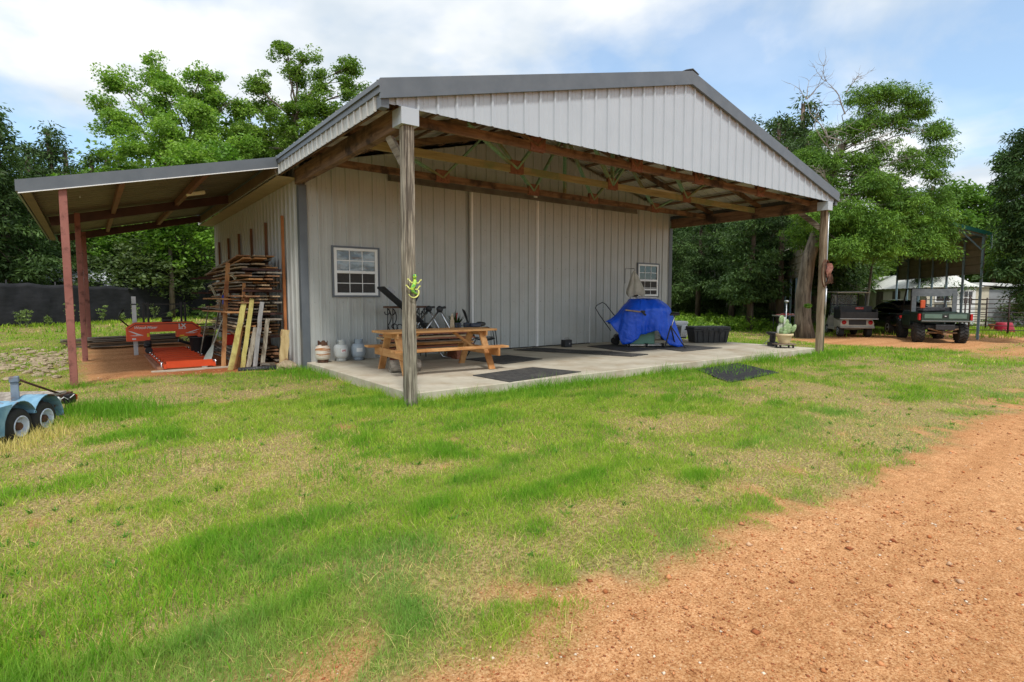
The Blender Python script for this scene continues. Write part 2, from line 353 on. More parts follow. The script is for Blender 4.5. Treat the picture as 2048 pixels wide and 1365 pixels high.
# ---------------------------------------------------------------- corrugated sheet builder
def sheet(mb, o, u, v, w, length, t0, t1, period=.305, rib=.032, minor=.005, thick=.003, off=0, keep=None):
    """ribs run along v, spaced along u, stand out along w; t0/t1 = start/end along v as functions of s"""
    o, u, v, w = Vector(o), Vector(u), Vector(v), Vector(w)
    prof = [(0,0),(.10,0),(.14,1),(.24,1),(.28,0),(.46,0),(.48,2),(.52,2),(.54,0),(.71,0),(.73,2),(.77,2),(.79,0)]
    S = []; k = 0
    while True:
        for a, h in prof:
            s_ = (k+a)*period + off
            if s_ < 0: continue
            if s_ >= length: break
            S.append((s_, (0, rib, minor)[h]))
        else: k += 1; continue
        break
    if not S or S[0][0] > 0: S.insert(0, (0, 0))
    S.append((length, 0))
    f0 = t0 if callable(t0) else (lambda s_: t0); f1 = t1 if callable(t1) else (lambda s_: t1)
    vs = []; fs = []
    for s_, h in S:
        a, b = f0(s_), f1(s_)
        for d in (h, h-thick):
            vs += [o+u*s_+v*a+w*d, o+u*s_+v*b+w*d]
    for i in range(len(S)-1):
        p = 4*i; q = p+4
        fs += [(p, q, q+1, p+1), (p+2, p+3, q+3, q+2), (p, p+2, q+2, q), (p+1, q+1, q+3, p+3)]
    fs += [(0,1,3,2), (4*len(S)-4, 4*len(S)-2, 4*len(S)-1, 4*len(S)-3)]
    mb.add(vs, fs)
screws_m = mat('screw_heads', (.28,.27,.25), (.36,.35,.33), 8, .4, .6)

# ---------------------------------------------------------------- barn
LB = 14.5; MIDX = W_/2; OX = .45; ZE = 4.13; ZP = 5.73
def roofz(x): return ZE + (ZP-ZE)*(1-abs(x-MIDX)/(MIDX+OX))
barn = thing('metal_barn', 'pale grey ribbed metal barn with a gabled porch roof over a concrete slab', 'barn', (MIDX, D_, 0))
def P_(mb, name, m, parent=barn, label=None):
    o = mb.build(name, m, parent, world=True)
    if label: o['label'] = label
    return o
def child(mb, name, m, par):      # sub-part in world coordinates of the barn
    o = mb.build(name, m, None); o.parent = par; o.location = -barn.location if par.type != 'EMPTY' else (0,0,0); return o
X3, Y3, Z3 = (1,0,0), (0,1,0), (0,0,1); NX3, NY3, NZ3 = (-1,0,0), (0,-1,0), (0,0,-1)
# front wall with window openings: sheet pieces around the two windows
WINX = [(.65, 1.65), (10.42, 11.42)]; WZ0, WZ1 = 1.40, 2.42
mb = MB()
mb.b2((.03, D_+.001, -.3), (12.03, D_+.10, 3.6)) if False else None
top = lambda x0: (lambda s_: roofz(x0+s_)-.16)
for x0, x1 in ((.10, .65), (1.65, 4.02), (8.26, 10.42), (11.42, 11.96)):
    sheet(mb, (x0, D_, 0), X3, Z3, NY3, x1-x0, .0, top(x0), off=-(x0 % .305))
for x0, x1 in WINX:
    sheet(mb, (x0, D_, 0), X3, Z3, NY3, x1-x0, .0, WZ0, off=-(x0 % .305))
    sheet(mb, (x0, D_, 0), X3, Z3, NY3, x1-x0, WZ1, top(x0), off=-(x0 % .305))
sheet(mb, (4.02, D_, 0), X3, Z3, NY3, 8.26-4.02, 3.9, top(4.02), off=-(4.02 % .305))
P_(mb, 'front_wall', SIDE)
mb = MB(); mb.b2((4.0, D_+.01, 0), (8.3, D_+.06, 3.95))
P_(mb, 'inner_wall_panel', SIDE)
mb = MB(); sheet(mb, (0, 14.5, 0), NY3, Z3, NX3, 14.5-4.88, -.25, roofz(0)-.16, off=.05)
P_(mb, 'side_wall', SIDE); mb = MB(); sheet(mb, (12.06, 4.88, 0), Y3, Z3, X3, 14.5-4.88, -.25, roofz(0)-.16, off=.05)
P_(mb, 'side_wall', SIDE)
mb = MB(); sheet(mb, (12.06, 14.5, 0), NX3, Z3, Y3, 12.06, -.25, lambda s_: roofz(12.06-s_)-.16); P_(mb, 'rear_wall', SIDE)
for x in (0, 12.06):               # corner trim, charcoal
    mb = MB(); s_ = 1 if x == 0 else -1
    mb.b2((x-.045*s_, D_-.045, -.2), (x+.115*s_, D_-.03, 3.66)); mb.b2((x-.045*s_, D_-.0295, -.2), (x-.03*s_, D_+.10, 3.66))
    P_(mb, 'corner_trim', TRIM)
# sliding doors
DY = D_-.10
for x0, x1 in ((4.08, 6.165), (6.185, 8.21)):
    mb = MB(); sheet(mb, (x0+.05, DY, .03), X3, Z3, NY3, x1-x0-.1, 0, 3.93, off=-.1); mb.b2((x0, DY+.004, .03), (x1, DY+.05, 3.96))
    dr_ = P_(mb, 'sliding_door', SIDE)
    mb = MB(); mb.b2((x0-.002, DY-.042, .028), (x0+.05, DY+.052, 3.962)); child(mb, 'edge_trim', WHITE, dr_); mb = MB(); mb.b2((x1-.012, DY-.04, .029), (x1+.002, DY+.052, 3.961)); child(mb, 'edge_trim', WHITE, dr_)
mb = MB(); mb.b2((1.93, D_-.19, 3.96), (10.14, D_-.036, 4.13)); mb.b2((1.93, D_-.205, 3.93), (10.14, D_-.19, 3.985)); mb.b2((1.93, D_-.205, 4.09), (10.14, D_-.191, 4.135))
P_(mb, 'door_track', mat('track_metal', (.10,.085,.07), (.17,.15,.125), 3, .5))
mb = MB(); mb.b2((6.0, D_-.215, 4.0), (6.12, D_-.206, 4.055)); P_(mb, 'track_label', WHITE)
mb = MB(); mb.b2((4.0, D_-.06, .0), (8.3, D_-.035, .03)); P_(mb, 'door_guide', BLACKM)
# screw rows
mb = MB()
for zz in (.35, 1.25, 2.15, 3.05, 3.65):
    x = .22
    while x < 11.95:
        yy = DY if 4.1 < x < 8.2 else D_
        if not (any(a-.02 < x < b+.02 for a, b in WINX) and WZ0-.03 < zz < WZ1+.03) and abs(x-4.06) > .06:
            for ddx in (0.02,):
                mb.lathe([(.011,0),(.011,.004),(.006,.012)], (x+ddx, yy+.002, zz+rnd.uniform(-.006,.006)), 6, (0,-1,0))
        x += .305
P_(mb, 'screw_heads', screws_m)['kind'] = 'stuff'
# windows
GLS = mat('dark_glass', (.012,.014,.016), (.02,.022,.024), 3, .04, spec=.8, bump=.25, bscale=2.2)
GLW = mat('wavy_glass_reflection', (.26,.29,.31), (.05,.055,.06), 2.6, .03, spec=1, bump=1.0, bscale=3.5, stretch=(1,1,2.2), lo=.42, hi=.56)  # pale and dark swirls of reflected surroundings painted into the pane colour
SCR = mat('insect_screen', (.035,.032,.030), (.05,.046,.042), 30, .7)
for wi, (x0, x1) in enumerate(WINX):
    y = D_-.05
    mb = MB()
    for a, b, c, d in ((x0-.04, x0+.0, WZ0-.04, WZ1+.04), (x1, x1+.04, WZ0-.04, WZ1+.04), (x0, x1, WZ1, WZ1+.04), (x0, x1, WZ0-.04, WZ0)):
        mb.b2((a, y, c), (b, D_+.02, d))
    wt = P_(mb, 'window', TRIM)
    mb = MB(); fw = .065; zm = (WZ0+WZ1)/2
    a0, a1 = x0+.003, x1-.003
    for a, b, c, d in ((a0, a0+fw, WZ0, WZ1), (a1-fw, a1, WZ0, WZ1), (a0+fw, a1-fw, WZ1-.055, WZ1-.001), (a0+fw, a1-fw, WZ0+.001, WZ0+.06), (a0+fw, a1-fw, zm-.035, zm+.025)):
        mb.b2((a, y+.008, c), (b, D_+.03, d), bev=.004)
    g0, g1 = a0+fw, a1-fw
    for k in (1, 2):
        gx = g0+(g1-g0)*k/3; mb.b2((gx-.008, y+.030, zm+.026), (gx+.008, y+.036, WZ1-.056)); mb.b2((gx-.007, y+.036, WZ0+.061), (gx+.007, y+.041, zm-.036))
    for zz in ((zm+WZ1)/2-.015, (zm+WZ0)/2+.01): mb.b2((g0, y+.0305, zz-.008), (g1, y+.0355, zz+.008))
    if wi == 1: mb.b2((g0, y+.012, WZ0+.19), (g1, y+.028, WZ0+.235))
    child(mb, 'frame', WHITE, wt)
    mb = MB(); mb.b2((g0, y+.0365, zm+.025), (g1, y+.045, WZ1-.055)); child(mb, 'upper_pane', GLW if wi == 0 else GLS, wt)
    mb = MB(); mb.b2((g0, y+.0415, WZ0+.06), (g1, y+.05, zm-.035)); child(mb, 'lower_pane', SCR, wt)
# gable panel, trims
mb = MB(); GY = -.13
sheet(mb, (-OX+.12, GY, 0), X3, Z3, NY3, 12.06+2*OX-.24, 3.87, lambda s_: roofz(-OX+.12+s_)-.14, off=.06, rib=.028)
P_(mb, 'gable_panel', GABM)
mb = MB()
for s_ in (-1, 1):
    xe = MIDX + s_*(MIDX+OX+.02)
    def zz(x): return roofz(x)
    poly = [(xe, roofz(xe)+.02), (MIDX, ZP+.02), (MIDX, ZP-.215), (xe, roofz(xe)-.215)]
    mb.prism(poly if s_ < 0 else poly[::-1], (0, GY-.075, 0), X3, Z3, Y3, .035)
    mb.prism([(xe, roofz(xe)-.2155), (MIDX, ZP-.2155), (MIDX, ZP-.235), (xe, roofz(xe)-.235)], (0, GY-.085, 0), X3, Z3, Y3, .05)
P_(mb, 'gable_trim', TRIM)
mb = MB()
for (x, s_) in ((-OX, 1), (12.06+OX, -1)):
    mb = MB(); mb.b2((x, GY-.04, 3.80), (x+s_*.11, GY+.10, 3.955)); P_(mb, 'corner_cap', TRIM)
# eave skirt + eave trim
for s_ in (-1, 1):
    xe = -OX if s_ < 0 else 12.06+OX
    mb = MB(); w = (s_, 0, 0)
    sheet(mb, (xe, -.02, 0), Y3, Z3, w, LB+.2 if s_ > 0 else 4.9, 3.78, 3.965, period=.23, rib=.022)
    if s_ < 0: sheet(mb, (xe, 4.9, 0), Y3, Z3, w, LB-4.7, 3.80, 3.965, period=.23, rib=.022)
    P_(mb, 'eave_skirt', SIDE)
    mb = MB(); mb.b2((xe, GY-.076, 3.966), (xe+s_*.03, LB+.2, 4.06)); mb.b2((xe+s_*.0305, GY-.077, 4.045), (xe+s_*.055, LB+.2, 4.10)); mb.b2((xe, GY-.0765, 4.061), (xe+s_*.03, LB+.2, 4.13))
    P_(mb, 'eave_trim', TRIM)
# roof sheets
for s_ in (-1, 1):
    mb = MB(); xe = MIDX + s_*(MIDX+OX); run = MIDX+OX; Ls = math.hypot(run, ZP-ZE)
    v = Vector((-s_*run, 0, ZP-ZE)).normalized(); w = Vector((s_*(ZP-ZE), 0, run)).normalized()
    sheet(mb, (xe, GY-.04, ZE-.01), Y3, v, w, LB+.35, -.02, Ls, rib=.03)
    P_(mb, 'roof', UNDER)
mb = MB(); mb.prism([(-.2,-.035),(0,.03),(.2,-.035),(.2,-.045),(0,.018),(-.2,-.045)], (MIDX, GY-.08, ZP+.035), X3, Z3, Y3, LB+.4); P_(mb, 'ridge_cap', TRIM)
# posts, braces and beams
def ragged(mb, x, y, z0, z1, w, seed):       # weathered square post: slightly wavering, checked
    r = random.Random(seed); nseg = 22; vs = []; fs = []; m = 16
    for i in range(nseg+1):
        z = z0+(z1-z0)*i/nseg; sx = (fbm(i*.35, seed, 1, 2)-.5)*.03; sy = (fbm(i*.35, seed+9, 1, 4)-.5)*.03
        for k in range(m):
            t_ = 2*math.pi*k/m; c, s_ = math.cos(t_), math.sin(t_); e = (abs(c)**7+abs(s_)**7)**(-1/7)
            rr = w/2*e*(1+(r.random()-.5)*.03 - (.05 if k in (3, 11) and i % 7 < 5 else 0)); vs.append((x+sx+c*rr, y+sy+s_*rr, z))
    for i in range(nseg):
        for k in range(m): k2 = (k+1) % m; fs.append((i*m+k, i*m+k2, (i+1)*m+k2, (i+1)*m+k))
    fs.append(list(range(m))[::-1]); fs.append([nseg*m+k for k in range(m)]); mb.add(vs, fs)
PW = .158
mb = MB(); ragged(mb, -.035, -.05, -.42, 3.66, PW, 3); pl_ = P_(mb, 'corner_post', POSTG, label='grey weathered corner post with deep cracks')
mb = MB(); ragged(mb, 12.13, -.02, -.5, 3.66, .15, 8); pr_ = P_(mb, 'corner_post', mat('post_brown', (.17,.125,.08), (.34,.275,.19), 16, .8, stretch=(1,1,.08), bump=1, bscale=40, c3=(.08,.045,.02), s3=5))
for x in (-.035, 12.13):
    mb = MB(); mb.b2((x-.13, -.165, 3.648), (x+.13, .11, 3.868)); P_(mb, 'post_cap', GABM)
mb = MB(); mb.bar((-.035, .03, 3.16), (-.035, .52, 3.66), .05, .13); P_(mb, 'knee_brace', OLD['y']); mb = MB(); mb.bar((12.1, -.0, 3.15), (12.1, .60, 3.66), .05, .13); P_(mb, 'knee_brace', OLD['y'])
for x in (-.03, 12.09):
    for dx_ in (-.045, .045):
        mb = MB(); mb.b2((x+dx_-.04, .115, 3.64+.03*(dx_ > 0)), (x+dx_+.04, D_-.05, 3.93)); P_(mb, 'side_beam', BROWN['y'])
for x in (-.43+.06, 12.51-.06):
    mb = MB(); mb.b2((x-.02, GY+.02, 3.81), (x+.02, D_+.0, 3.95)); P_(mb, 'side_beam', BROWN['y'])
mb = MB(); mb.b2((-.3, GY+.012, 3.93), (12.36, GY+.052, 4.07)); P_(mb, 'front_girt', BROWN['x'])
# trusses
GW = mat('green_web', (.15,.32,.20), (.27,.42,.26), 20, .8, c3=(.24,.21,.10), s3=1.7, w3=(.45,.6))
OSB = mat('osb_plate', (.15,.06,.038), (.27,.125,.075), 22, .8, bump=.4, bscale=50)
CH0, CH1 = 3.80, 3.94
for ti, ty in enumerate((.3, 1.85, 3.45)):
    wm = (BROWN, GREENW, BROWN)[ti]; webm = (BROWN['z'], GW, GW)[ti]
    mb = MB(); mb.b2((.09, ty, CH0), (11.98, ty+.04, CH1)); tr = P_(mb, 'truss', wm['x'] if ti else BROWN['x'])
    for s_ in (-1, 1):
        mb = MB(); a = Vector((MIDX+s_*(MIDX+.25), ty+.02, roofz(-.25)-.20)); b = Vector((MIDX, ty+.02, ZP-.21)); mb.bar(a, b, .04, .14, up=(0,0,1)); child(mb, 'top_chord', BROWN['x'], tr)
    joints = [2.55, MIDX-1.0, MIDX+1.0, 12.06-2.55] if ti % 2 == 0 else [3.3, MIDX, 12.06-3.3]
    for k, jx in enumerate(joints):
        for tx in ((jx-1.15, jx+1.05) if jx < MIDX-.1 else (jx-1.05, jx+1.15)):
            mb = MB(); mb.bar((jx, ty+.02, CH0+.08), (tx, ty+.02, roofz(tx)-.22), .038, .09, up=(0,1,0)); child(mb, 'web', webm, tr)
        mb = MB(); mb.b2((jx-.16, ty-.013, CH0-.015), (jx+.16, ty-.001, CH0+.24)); mb.b2((jx-.16, ty+.041, CH0-.015), (jx+.16, ty+.053, CH0+.24)); child(mb, 'gusset_plate', OSB, tr)
    mb = MB(); mb.bar((MIDX-.001, ty+.018, CH1), (MIDX, ty+.018, ZP-.28), .036, .09, up=(0,1,0)); child(mb, 'web', webm, tr)
for s_ in (-1, 1):                       # purlins
    for k in range(10):
        x = MIDX + s_*(.12 + k*(MIDX+.25)/9.6); mb = MB(); mb.box((x, (D_-.1)/2, roofz(x)-.085), (.085, D_+.1, .04), Matrix.Rotation(-s_*math.atan((ZP-ZE)/(MIDX+OX))*-1, 4, 'Y')); P_(mb, 'purlin', BROWN['y'])
mb = MB(); mb.b2((7.6, 2.05, 3.97), (8.85, 2.2, 4.05), bev=.01); P_(mb, 'shop_light', mat('lamp_body', (.75,.70,.50), (.82,.77,.58), 5, .5))
# conduit on the right post, soffit box of the left eave
mb = MB(); mb.path([(12.23, -.09, -.3), (12.235, -.09, 1.5), (12.23, -.09, 2.6), (12.23, -.09, 3.6)], .016, 8); mb.path([(12.23, -.1, .9), (12.25, -.1, 1.6)], .02, 8); P_(mb, 'conduit', GALV)
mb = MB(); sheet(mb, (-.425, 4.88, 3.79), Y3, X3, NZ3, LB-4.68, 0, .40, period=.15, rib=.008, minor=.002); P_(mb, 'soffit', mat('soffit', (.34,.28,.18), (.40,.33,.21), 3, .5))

# ---------------------------------------------------------------- lean-to
LX0, LX1, LY0, LY1 = -4.37, -.47, 4.68, 14.1
lt = thing('lean_to_shelter', 'open lean-to with grey fascia on rusty red posts along the barn side', 'lean-to', (-2.4, 4.7, 0))
def lz(x): return 3.17+(4.09-3.17)*(x-LX0)/(LX1-LX0)
def PL(mb, name, m, label=None): return P_(mb, name, m, lt, label)
mb = MB(); sl_ = Vector((LX1-LX0, 0, 4.09-3.17)); v = sl_.normalized(); w = Vector((-v.z, 0, v.x))
sheet(mb, (LX0, LY0+.02, 3.15), Y3, v, w, LY1-LY0, 0, sl_.length-.02, period=.305, rib=.028, minor=.006); PL(mb, 'roof_sheet', mat('lean_to_sheet_shade', (.11,.09,.06), (.16,.135,.09), 2, .5))  # sheet colour darkened so it carries the shade under the lean-to
mb = MB(); mb.prism([(LX0, lz(LX0)+.02), (LX1+.02, lz(LX1)+.02), (LX1+.02, lz(LX1)-.18), (LX0, lz(LX0)-.18)], (0, LY0-.03, 0), X3, Z3, Y3, .03)
mb.b2((LX0-.03, LY0-.03, lz(LX0)-.16), (LX0, LY1+.05, lz(LX0)+.02)); PL(mb, 'fascia', TRIM)
mb = MB(); mb.prism([(LX0, lz(LX0)-.181), (LX1+.02, lz(LX1)-.181), (LX1+.02, lz(LX1)-.195), (LX0, lz(LX0)-.195)], (0, LY0-.04, 0), X3, Z3, Y3, .03); PL(mb, 'fascia_lip', WHITE)
for y, zb, px_ in ((4.75, -.45, -3.82), (9.3, -.4, -3.68), (13.85, -.3, -3.58)):
    mb = MB(); mb.b2((px_-.055, y-.055, zb), (px_+.055, y+.055, lz(-3.8)-.02), bev=.006); PL(mb, 'post', STEELP)
DKRED = mat('dark_primer', (.055,.022,.018), (.085,.035,.028), 2.5, .6)
for y in (9.3, 13.85):
    mb = MB(); mb.bar((LX0+.2, y, lz(LX0+.2)-.17), (LX1-.03, y, lz(LX1)-.17), .10, .20, up=(0,0,1)); PL(mb, 'rafter', DKRED)
for x in (-3.0, -1.7):
    mb = MB(); mb.b2((x-.04, LY0+.03, lz(x)-.18), (x+.04, LY1-.02, lz(x)-.045)); PL(mb, 'purlin', mat('purlin_red', (.14,.055,.035), (.20,.085,.05), 2.5, .6))
mb = MB(); mb.b2((LX0+.02, LY0+.03, lz(LX0)-.16), (LX0+.045, LY1-.02, lz(LX0)-.02)); mb.b2((LX0+.046, LY0+.03, lz(LX0)-.16), (LX0+.16, LY1-.02, lz(LX0)-.145))
mb.b2((LX1-.05, LY0+.0, 3.80), (LX1-.02, LY1, 3.99)); PL(mb, 'edge_channel', mat('channel_tan', (.10,.06,.035), (.15,.10,.055), 3, .6))
mb = MB(); x = -1.55; mb.bar((x-.18, 7.25, lz(x)-.22), (x+.18, 7.25, lz(x)-.135), .16, .07, bev=.01)
fx = PL(mb, 'light_fixture', mat('lamp_body', (.75,.70,.50)))
mb = MB(); mb.b2((-4.2, 9.0, 3.25), (-4.18, 9.02, 3.25+.01)); mb.tube((-3.6, 6.9, 3.3), (-3.6, 6.9, 3.75), .012, .006); PL(mb, 'vent_rod', GALV)
# brown uprights on the side wall = lumber rack
RUSTO = mat('rust_orange', (.40,.14,.045), (.52,.20,.07), 3, .6)
rack = thing('lumber_rack', 'tall orange-brown lumber rack uprights against the barn side wall', 'rack', (-.1, 8.5, 0))
RKY = [5.95, 7.4, 8.9, 10.4, 11.9, 13.4]
LEV = [.02, .52, 1.02, 1.52, 1.98]
for y in RKY:
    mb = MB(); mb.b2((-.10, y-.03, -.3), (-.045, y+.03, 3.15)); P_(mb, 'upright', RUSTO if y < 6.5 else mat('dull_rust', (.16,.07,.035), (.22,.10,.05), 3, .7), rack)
    for z in LEV[1:]:
        mb = MB(); mb.b2((-.92, y-.025, z-.045), (-.131, y+.025, z)); P_(mb, 'arm', DKRED, rack)
# ---------------------------------------------------------------- boards on the rack
BRD = [wood('sawn_red', (.16,.075,.035), (.34,.18,.09), 'y', c3=(.09,.05,.03), s3=2), wood('sawn_tan', (.30,.20,.11), (.50,.37,.23), 'y', c3=(.20,.12,.06), s3=2), wood('sawn_grey', (.16,.13,.10), (.36,.31,.25), 'y', c3=(.10,.07,.05), s3=2), wood('sawn_orange', (.36,.16,.055), (.50,.26,.11), 'y', c3=(.2,.08,.03), s3=2)]
END = mat('board_end', (.50,.46,.38), (.66,.62,.54), 30, .8)
def board_proto(L_, w, th, m, seed):
    r = random.Random(seed); mb = MB(); n = 12; vs = []; fs = []
    for i in range(n+1):
        y = L_*i/n; e0 = (fbm(y*2, seed, 1)-.5)*.06; e1 = (fbm(y*2, seed+5, 1)-.5)*.06; b = .012*math.sin(3.14*i/n)*r.uniform(.3, 1.2)
        vs += [(-w/2+e0, y, b), (w/2+e1, y, b), (w/2+e1, y, th+b), (-w/2+e0, y, th+b)]
    for i in range(n):
        for k in range(4): k2 = (k+1) % 4; fs.append((4*i+k, 4*i+k2, 4*i+4+k2, 4*i+4+k))
    fs += [(0,1,2,3), (4*n, 4*n+3, 4*n+2, 4*n+1)]
    mb.add(vs, fs); return mb
protos = [(L_, w) for L_, w in ((2.5, .24), (3.0, .20), (3.4, .26), (2.2, .15))]
LEVN = ['bottom', 'second', 'middle', 'fourth', 'top']
pm = {}
zz0 = [-.10, .53, 1.03, 1.53, 1.99]
nl = [6, 6, 6, 6, 4]
for lv in range(5):
    for bay in (0, 1):
        for ly in range(nl[lv] if bay == 0 else 4):
            x = -.20
            while x > ((-.85 if lv not in (1, 2) else -.98) if bay == 0 else -.72):
                k = rnd.randrange(4); mi = rnd.choice([0,0,1,2,2,3] if lv else [0,2,2])
                if (k, mi) not in pm:
                    pm[k, mi] = board_proto(*protos[k], .030, BRD[mi], k*7+mi).build('board', BRD[mi]); o = pm[k, mi]
                else: o = pm[k, mi].copy(); sc.collection.objects.link(o)
                w = protos[k][1]; x -= w/2+.02
                dz = ly*.067 + rnd.uniform(-.004, .004)
                tilt = R(4.0) if (lv == 4 and ly > 1) else R(rnd.uniform(-.5, .5))
                y0 = 5.62+rnd.uniform(0, .55)+(.25 if lv == 4 else 0) if bay == 0 else 7.7+rnd.uniform(0, .4)
                o.location = (x+rnd.uniform(-.02, .02), y0, zz0[lv]+.002+dz + (.06 if tilt > .05 else 0)); o.rotation_euler = (-tilt if tilt > .05 else tilt, rnd.uniform(-.012, .012), rnd.uniform(-.03, .03))
                tag(o, 'rough sawn board stacked on the %s tier of the %s bay of the lumber rack' % (LEVN[lv], ('near', 'far')[bay]), 'board', 'boards stacked on the %s tier, %s bay' % (LEVN[lv], ('near', 'far')[bay]))
                x -= w/2+.01
# leaning planks and tools
def plank(p, q, w, th, m, name, label, cat='plank', up=(0,1,0), group=None, seed=1):
    p, q = Vector(p), Vector(q); d, s_, u = frame(q-p); s_ = d.cross(Vector(up)).normalized(); u = s_.cross(d); mb = MB(); n = 8; vs = []; fs = []
    for i in range(n+1):
        c = p.lerp(q, i/n); e = (vnoise(i*1.3, seed, 1)-.5)*.02*(1 if w < .17 else 2)
        for a, b in ((-1,-1),(1,-1),(1,1),(-1,1)): vs.append(c + s_*(a*w/2+e) + u*(b*th/2))
    for i in range(n):
        for k in range(4): k2 = (k+1) % 4; fs.append((4*i+k, 4*i+k2, 4*i+4+k2, 4*i+4+k))
    fs += [(0,1,2,3), (4*n, 4*n+3, 4*n+2, 4*n+1)]; mb.add(vs, fs)
    o = mb.build(name, m); tag(o, label, cat, group); return o
YEL = wood('yellow_pine', (.40,.34,.095), (.54,.47,.16), 'z', c3=(.28,.20,.06), s3=2)
ORZ = wood('orange_board', (.42,.19,.07), (.56,.29,.12), 'z', c3=(.26,.10,.04), s3=2)
GRZ = wood('grey_board', (.24,.23,.22), (.36,.35,.34), 'z', c3=(.17,.15,.14), s3=2)
LP = 'planks leaning on the lumber rack'
plank((-1.32, 5.50, -.2), (-.95, 5.72, 1.26), .10, .03, YEL, 'plank', 'yellow pine plank with knots leaning left of its yellow twin', group=LP, seed=2)
plank((-1.10, 5.46, -.2), (-.80, 5.70, 1.33), .085, .03, YEL, 'plank', 'taller yellow pine plank leaning right of its yellow twin', group=LP, seed=3)
plank((-1.28, 6.4, -.2), (-1.05, 6.75, 2.12), .085, .035, ORZ, 'plank', 'tallest orange plank leaning on the stacked boards beside the black tub', group=LP, seed=4)
plank((-1.10, 5.85, -.2), (-.86, 6.1, 1.66), .06, .03, ORZ, 'plank', 'narrow orange stick leaning behind the yellow planks', group=LP, seed=5)
plank((-1.22, 5.75, -.2), (-.84, 5.95, 1.40), .10, .03, ORZ, 'plank', 'orange board leaning just behind the left yellow plank', group=LP, seed=6)
plank((-.86, 5.45, -.2), (-.62, 5.63, 1.26), .08, .035, GRZ, 'plank', 'bluish grey painted plank leaning right of the yellow planks', group=LP, seed=7)
plank((-.99, 5.47, -.2), (-.76, 5.66, .72), .09, .03, OLD['z'], 'plank', 'short weathered brown plank between the yellow and grey planks', group=LP, seed=8)
plank((-1.16, 6.1, -.2), (-.9, 6.3, 1.05), .07, .03, OLD['z'], 'plank', 'weathered brown plank leaning behind the tall orange plank', group=LP, seed=14)
plank((-.95, 5.9, -.2), (-.75, 6.05, 1.5), .07, .03, BROWN['z'], 'plank', 'dark brown stick leaning between the yellow planks and the pile', group=LP, seed=15)
plank((-.7, 5.5, -.2), (-.5, 5.7, .9), .08, .03, OLD['z'], 'plank', 'weathered plank leaning right of the bluish grey plank', group=LP, seed=16)
plank((-.33, 5.33, -.2), (-.20, 5.46, .66), .17, .05, wood('live_edge', (.40,.28,.12), (.58,.44,.22), 'z', c3=(.2,.1,.05), s3=3), 'plank', 'short live edge slab of tan wood standing beside the corner', group=LP, seed=9)
# paddle, shovel, rake handles
mb = MB(); p = Vector((-1.62, 6.6, -.18)); q = Vector((-1.25, 6.95, .62)); d, s_, u = frame(q-p)
vs = []; 
for i in range(7):
    t_ = i/6; w = [.05,.085,.095,.09,.075,.045,.018][i]; c = p.lerp(q, t_*.62)
    vs += [c-s_*w-u*.006, c+s_*w-u*.006, c+s_*w+u*.008, c-s_*w+u*.008]
fs = [(4*i+k, 4*i+(k+1)%4, 4*i+4+(k+1)%4, 4*i+4+k) for i in range(6) for k in range(4)] + [(0,1,2,3),(24,27,26,25)]
mb.add(vs, fs); t_ = thing('paddle', 'pale grey wooden paddle leaning blade down by the black tub', 'paddle', p); PLD = mat('paddle_grey', (.36,.38,.33), (.46,.48,.42), 12, .7)
P_(mb, 'blade', PLD, t_); mb = MB(); mb.tube(p.lerp(q, .6), q+(q-p)*.75, .017, .014); P_(mb, 'shaft', PLD, t_)
t_ = thing('shovel', 'long handled shovel with a black blade leaning between tub and paddle', 'shovel', (-1.45, 7.3, -.2))
mb = MB(); mb.tube((-1.42, 7.1, .05), (-1.08, 7.5, 1.28), .016, n=8); P_(mb, 'handle', OLD['z'], t_)
mb = MB(); mb.lathe([(.02,0),(.09,.04),(.11,.15),(.10,.22),(.02,.28)], (-1.50, 7.02, -.19), 12, (.25,.3,.9), .9, .15); P_(mb, 'blade', BLACKM, t_)
t_ = thing('rake', 'second long wooden tool handle leaning left of the shovel', 'rake', (-1.6, 8.0, -.2))
mb = MB(); mb.tube((-1.52, 7.95, -.12), (-1.2, 8.4, 1.15), .015, n=8); P_(mb, 'handle', OLD['z'], t_)
mb = MB(); mb.box((-1.53, 7.93, -.13), (.35,.03,.03)); [mb.tube((-1.68+.05*k, 7.93, -.13), (-1.68+.05*k, 7.90, -.2), .004, n=5) for k in range(7)]; P_(mb, 'rake_head', BLACKM, t_)
plank((-1.22, 6.15, -.2), (-.92, 6.5, .75), .05, .02, wood('pale_slat', (.42,.40,.34), (.55,.52,.45), 'z'), 'slat', 'thin pale slat leaning low in front of the orange plank', 'slat', seed=12)
# hose loop hung over the boards
mb = MB()
for k in range(2):
    pts = [(-1.0-.02*k, 9.6-3.4*i/20, 1.50 + .18*math.sin(i*.42+1.2) - .03*k + .30*ss(12, 20, i)) for i in range(21)]
    mb.path(pts, .013, 6)
tag(mb.build('hose', mat('pale_hose', (.50,.44,.30), (.60,.54,.40), 5, .6)), 'pale rope-like hose draped in a curve across the stacked boards', 'hose')
# black tub
t_ = thing('tub', 'round black rubber tub standing on red dirt by the boards', 'tub', (-1.25, 9.35, gz(-1.25, 9.35)))
mb = MB(); mb.lathe([(.23,0),(.25,.02),(.29,.42),(.315,.43),(.315,.46),(.285,.46),(.27,.40),(.22,.03)], (0,0,0), 28); mb.build('bucket_body', BLACK, t_)
mb = MB(); mb.path([(-.31,0,.42),(-.36,0,.40),(-.36,0,.33),(-.30,0,.30)], .012, 6); mb.build('handle', BLACK, t_)
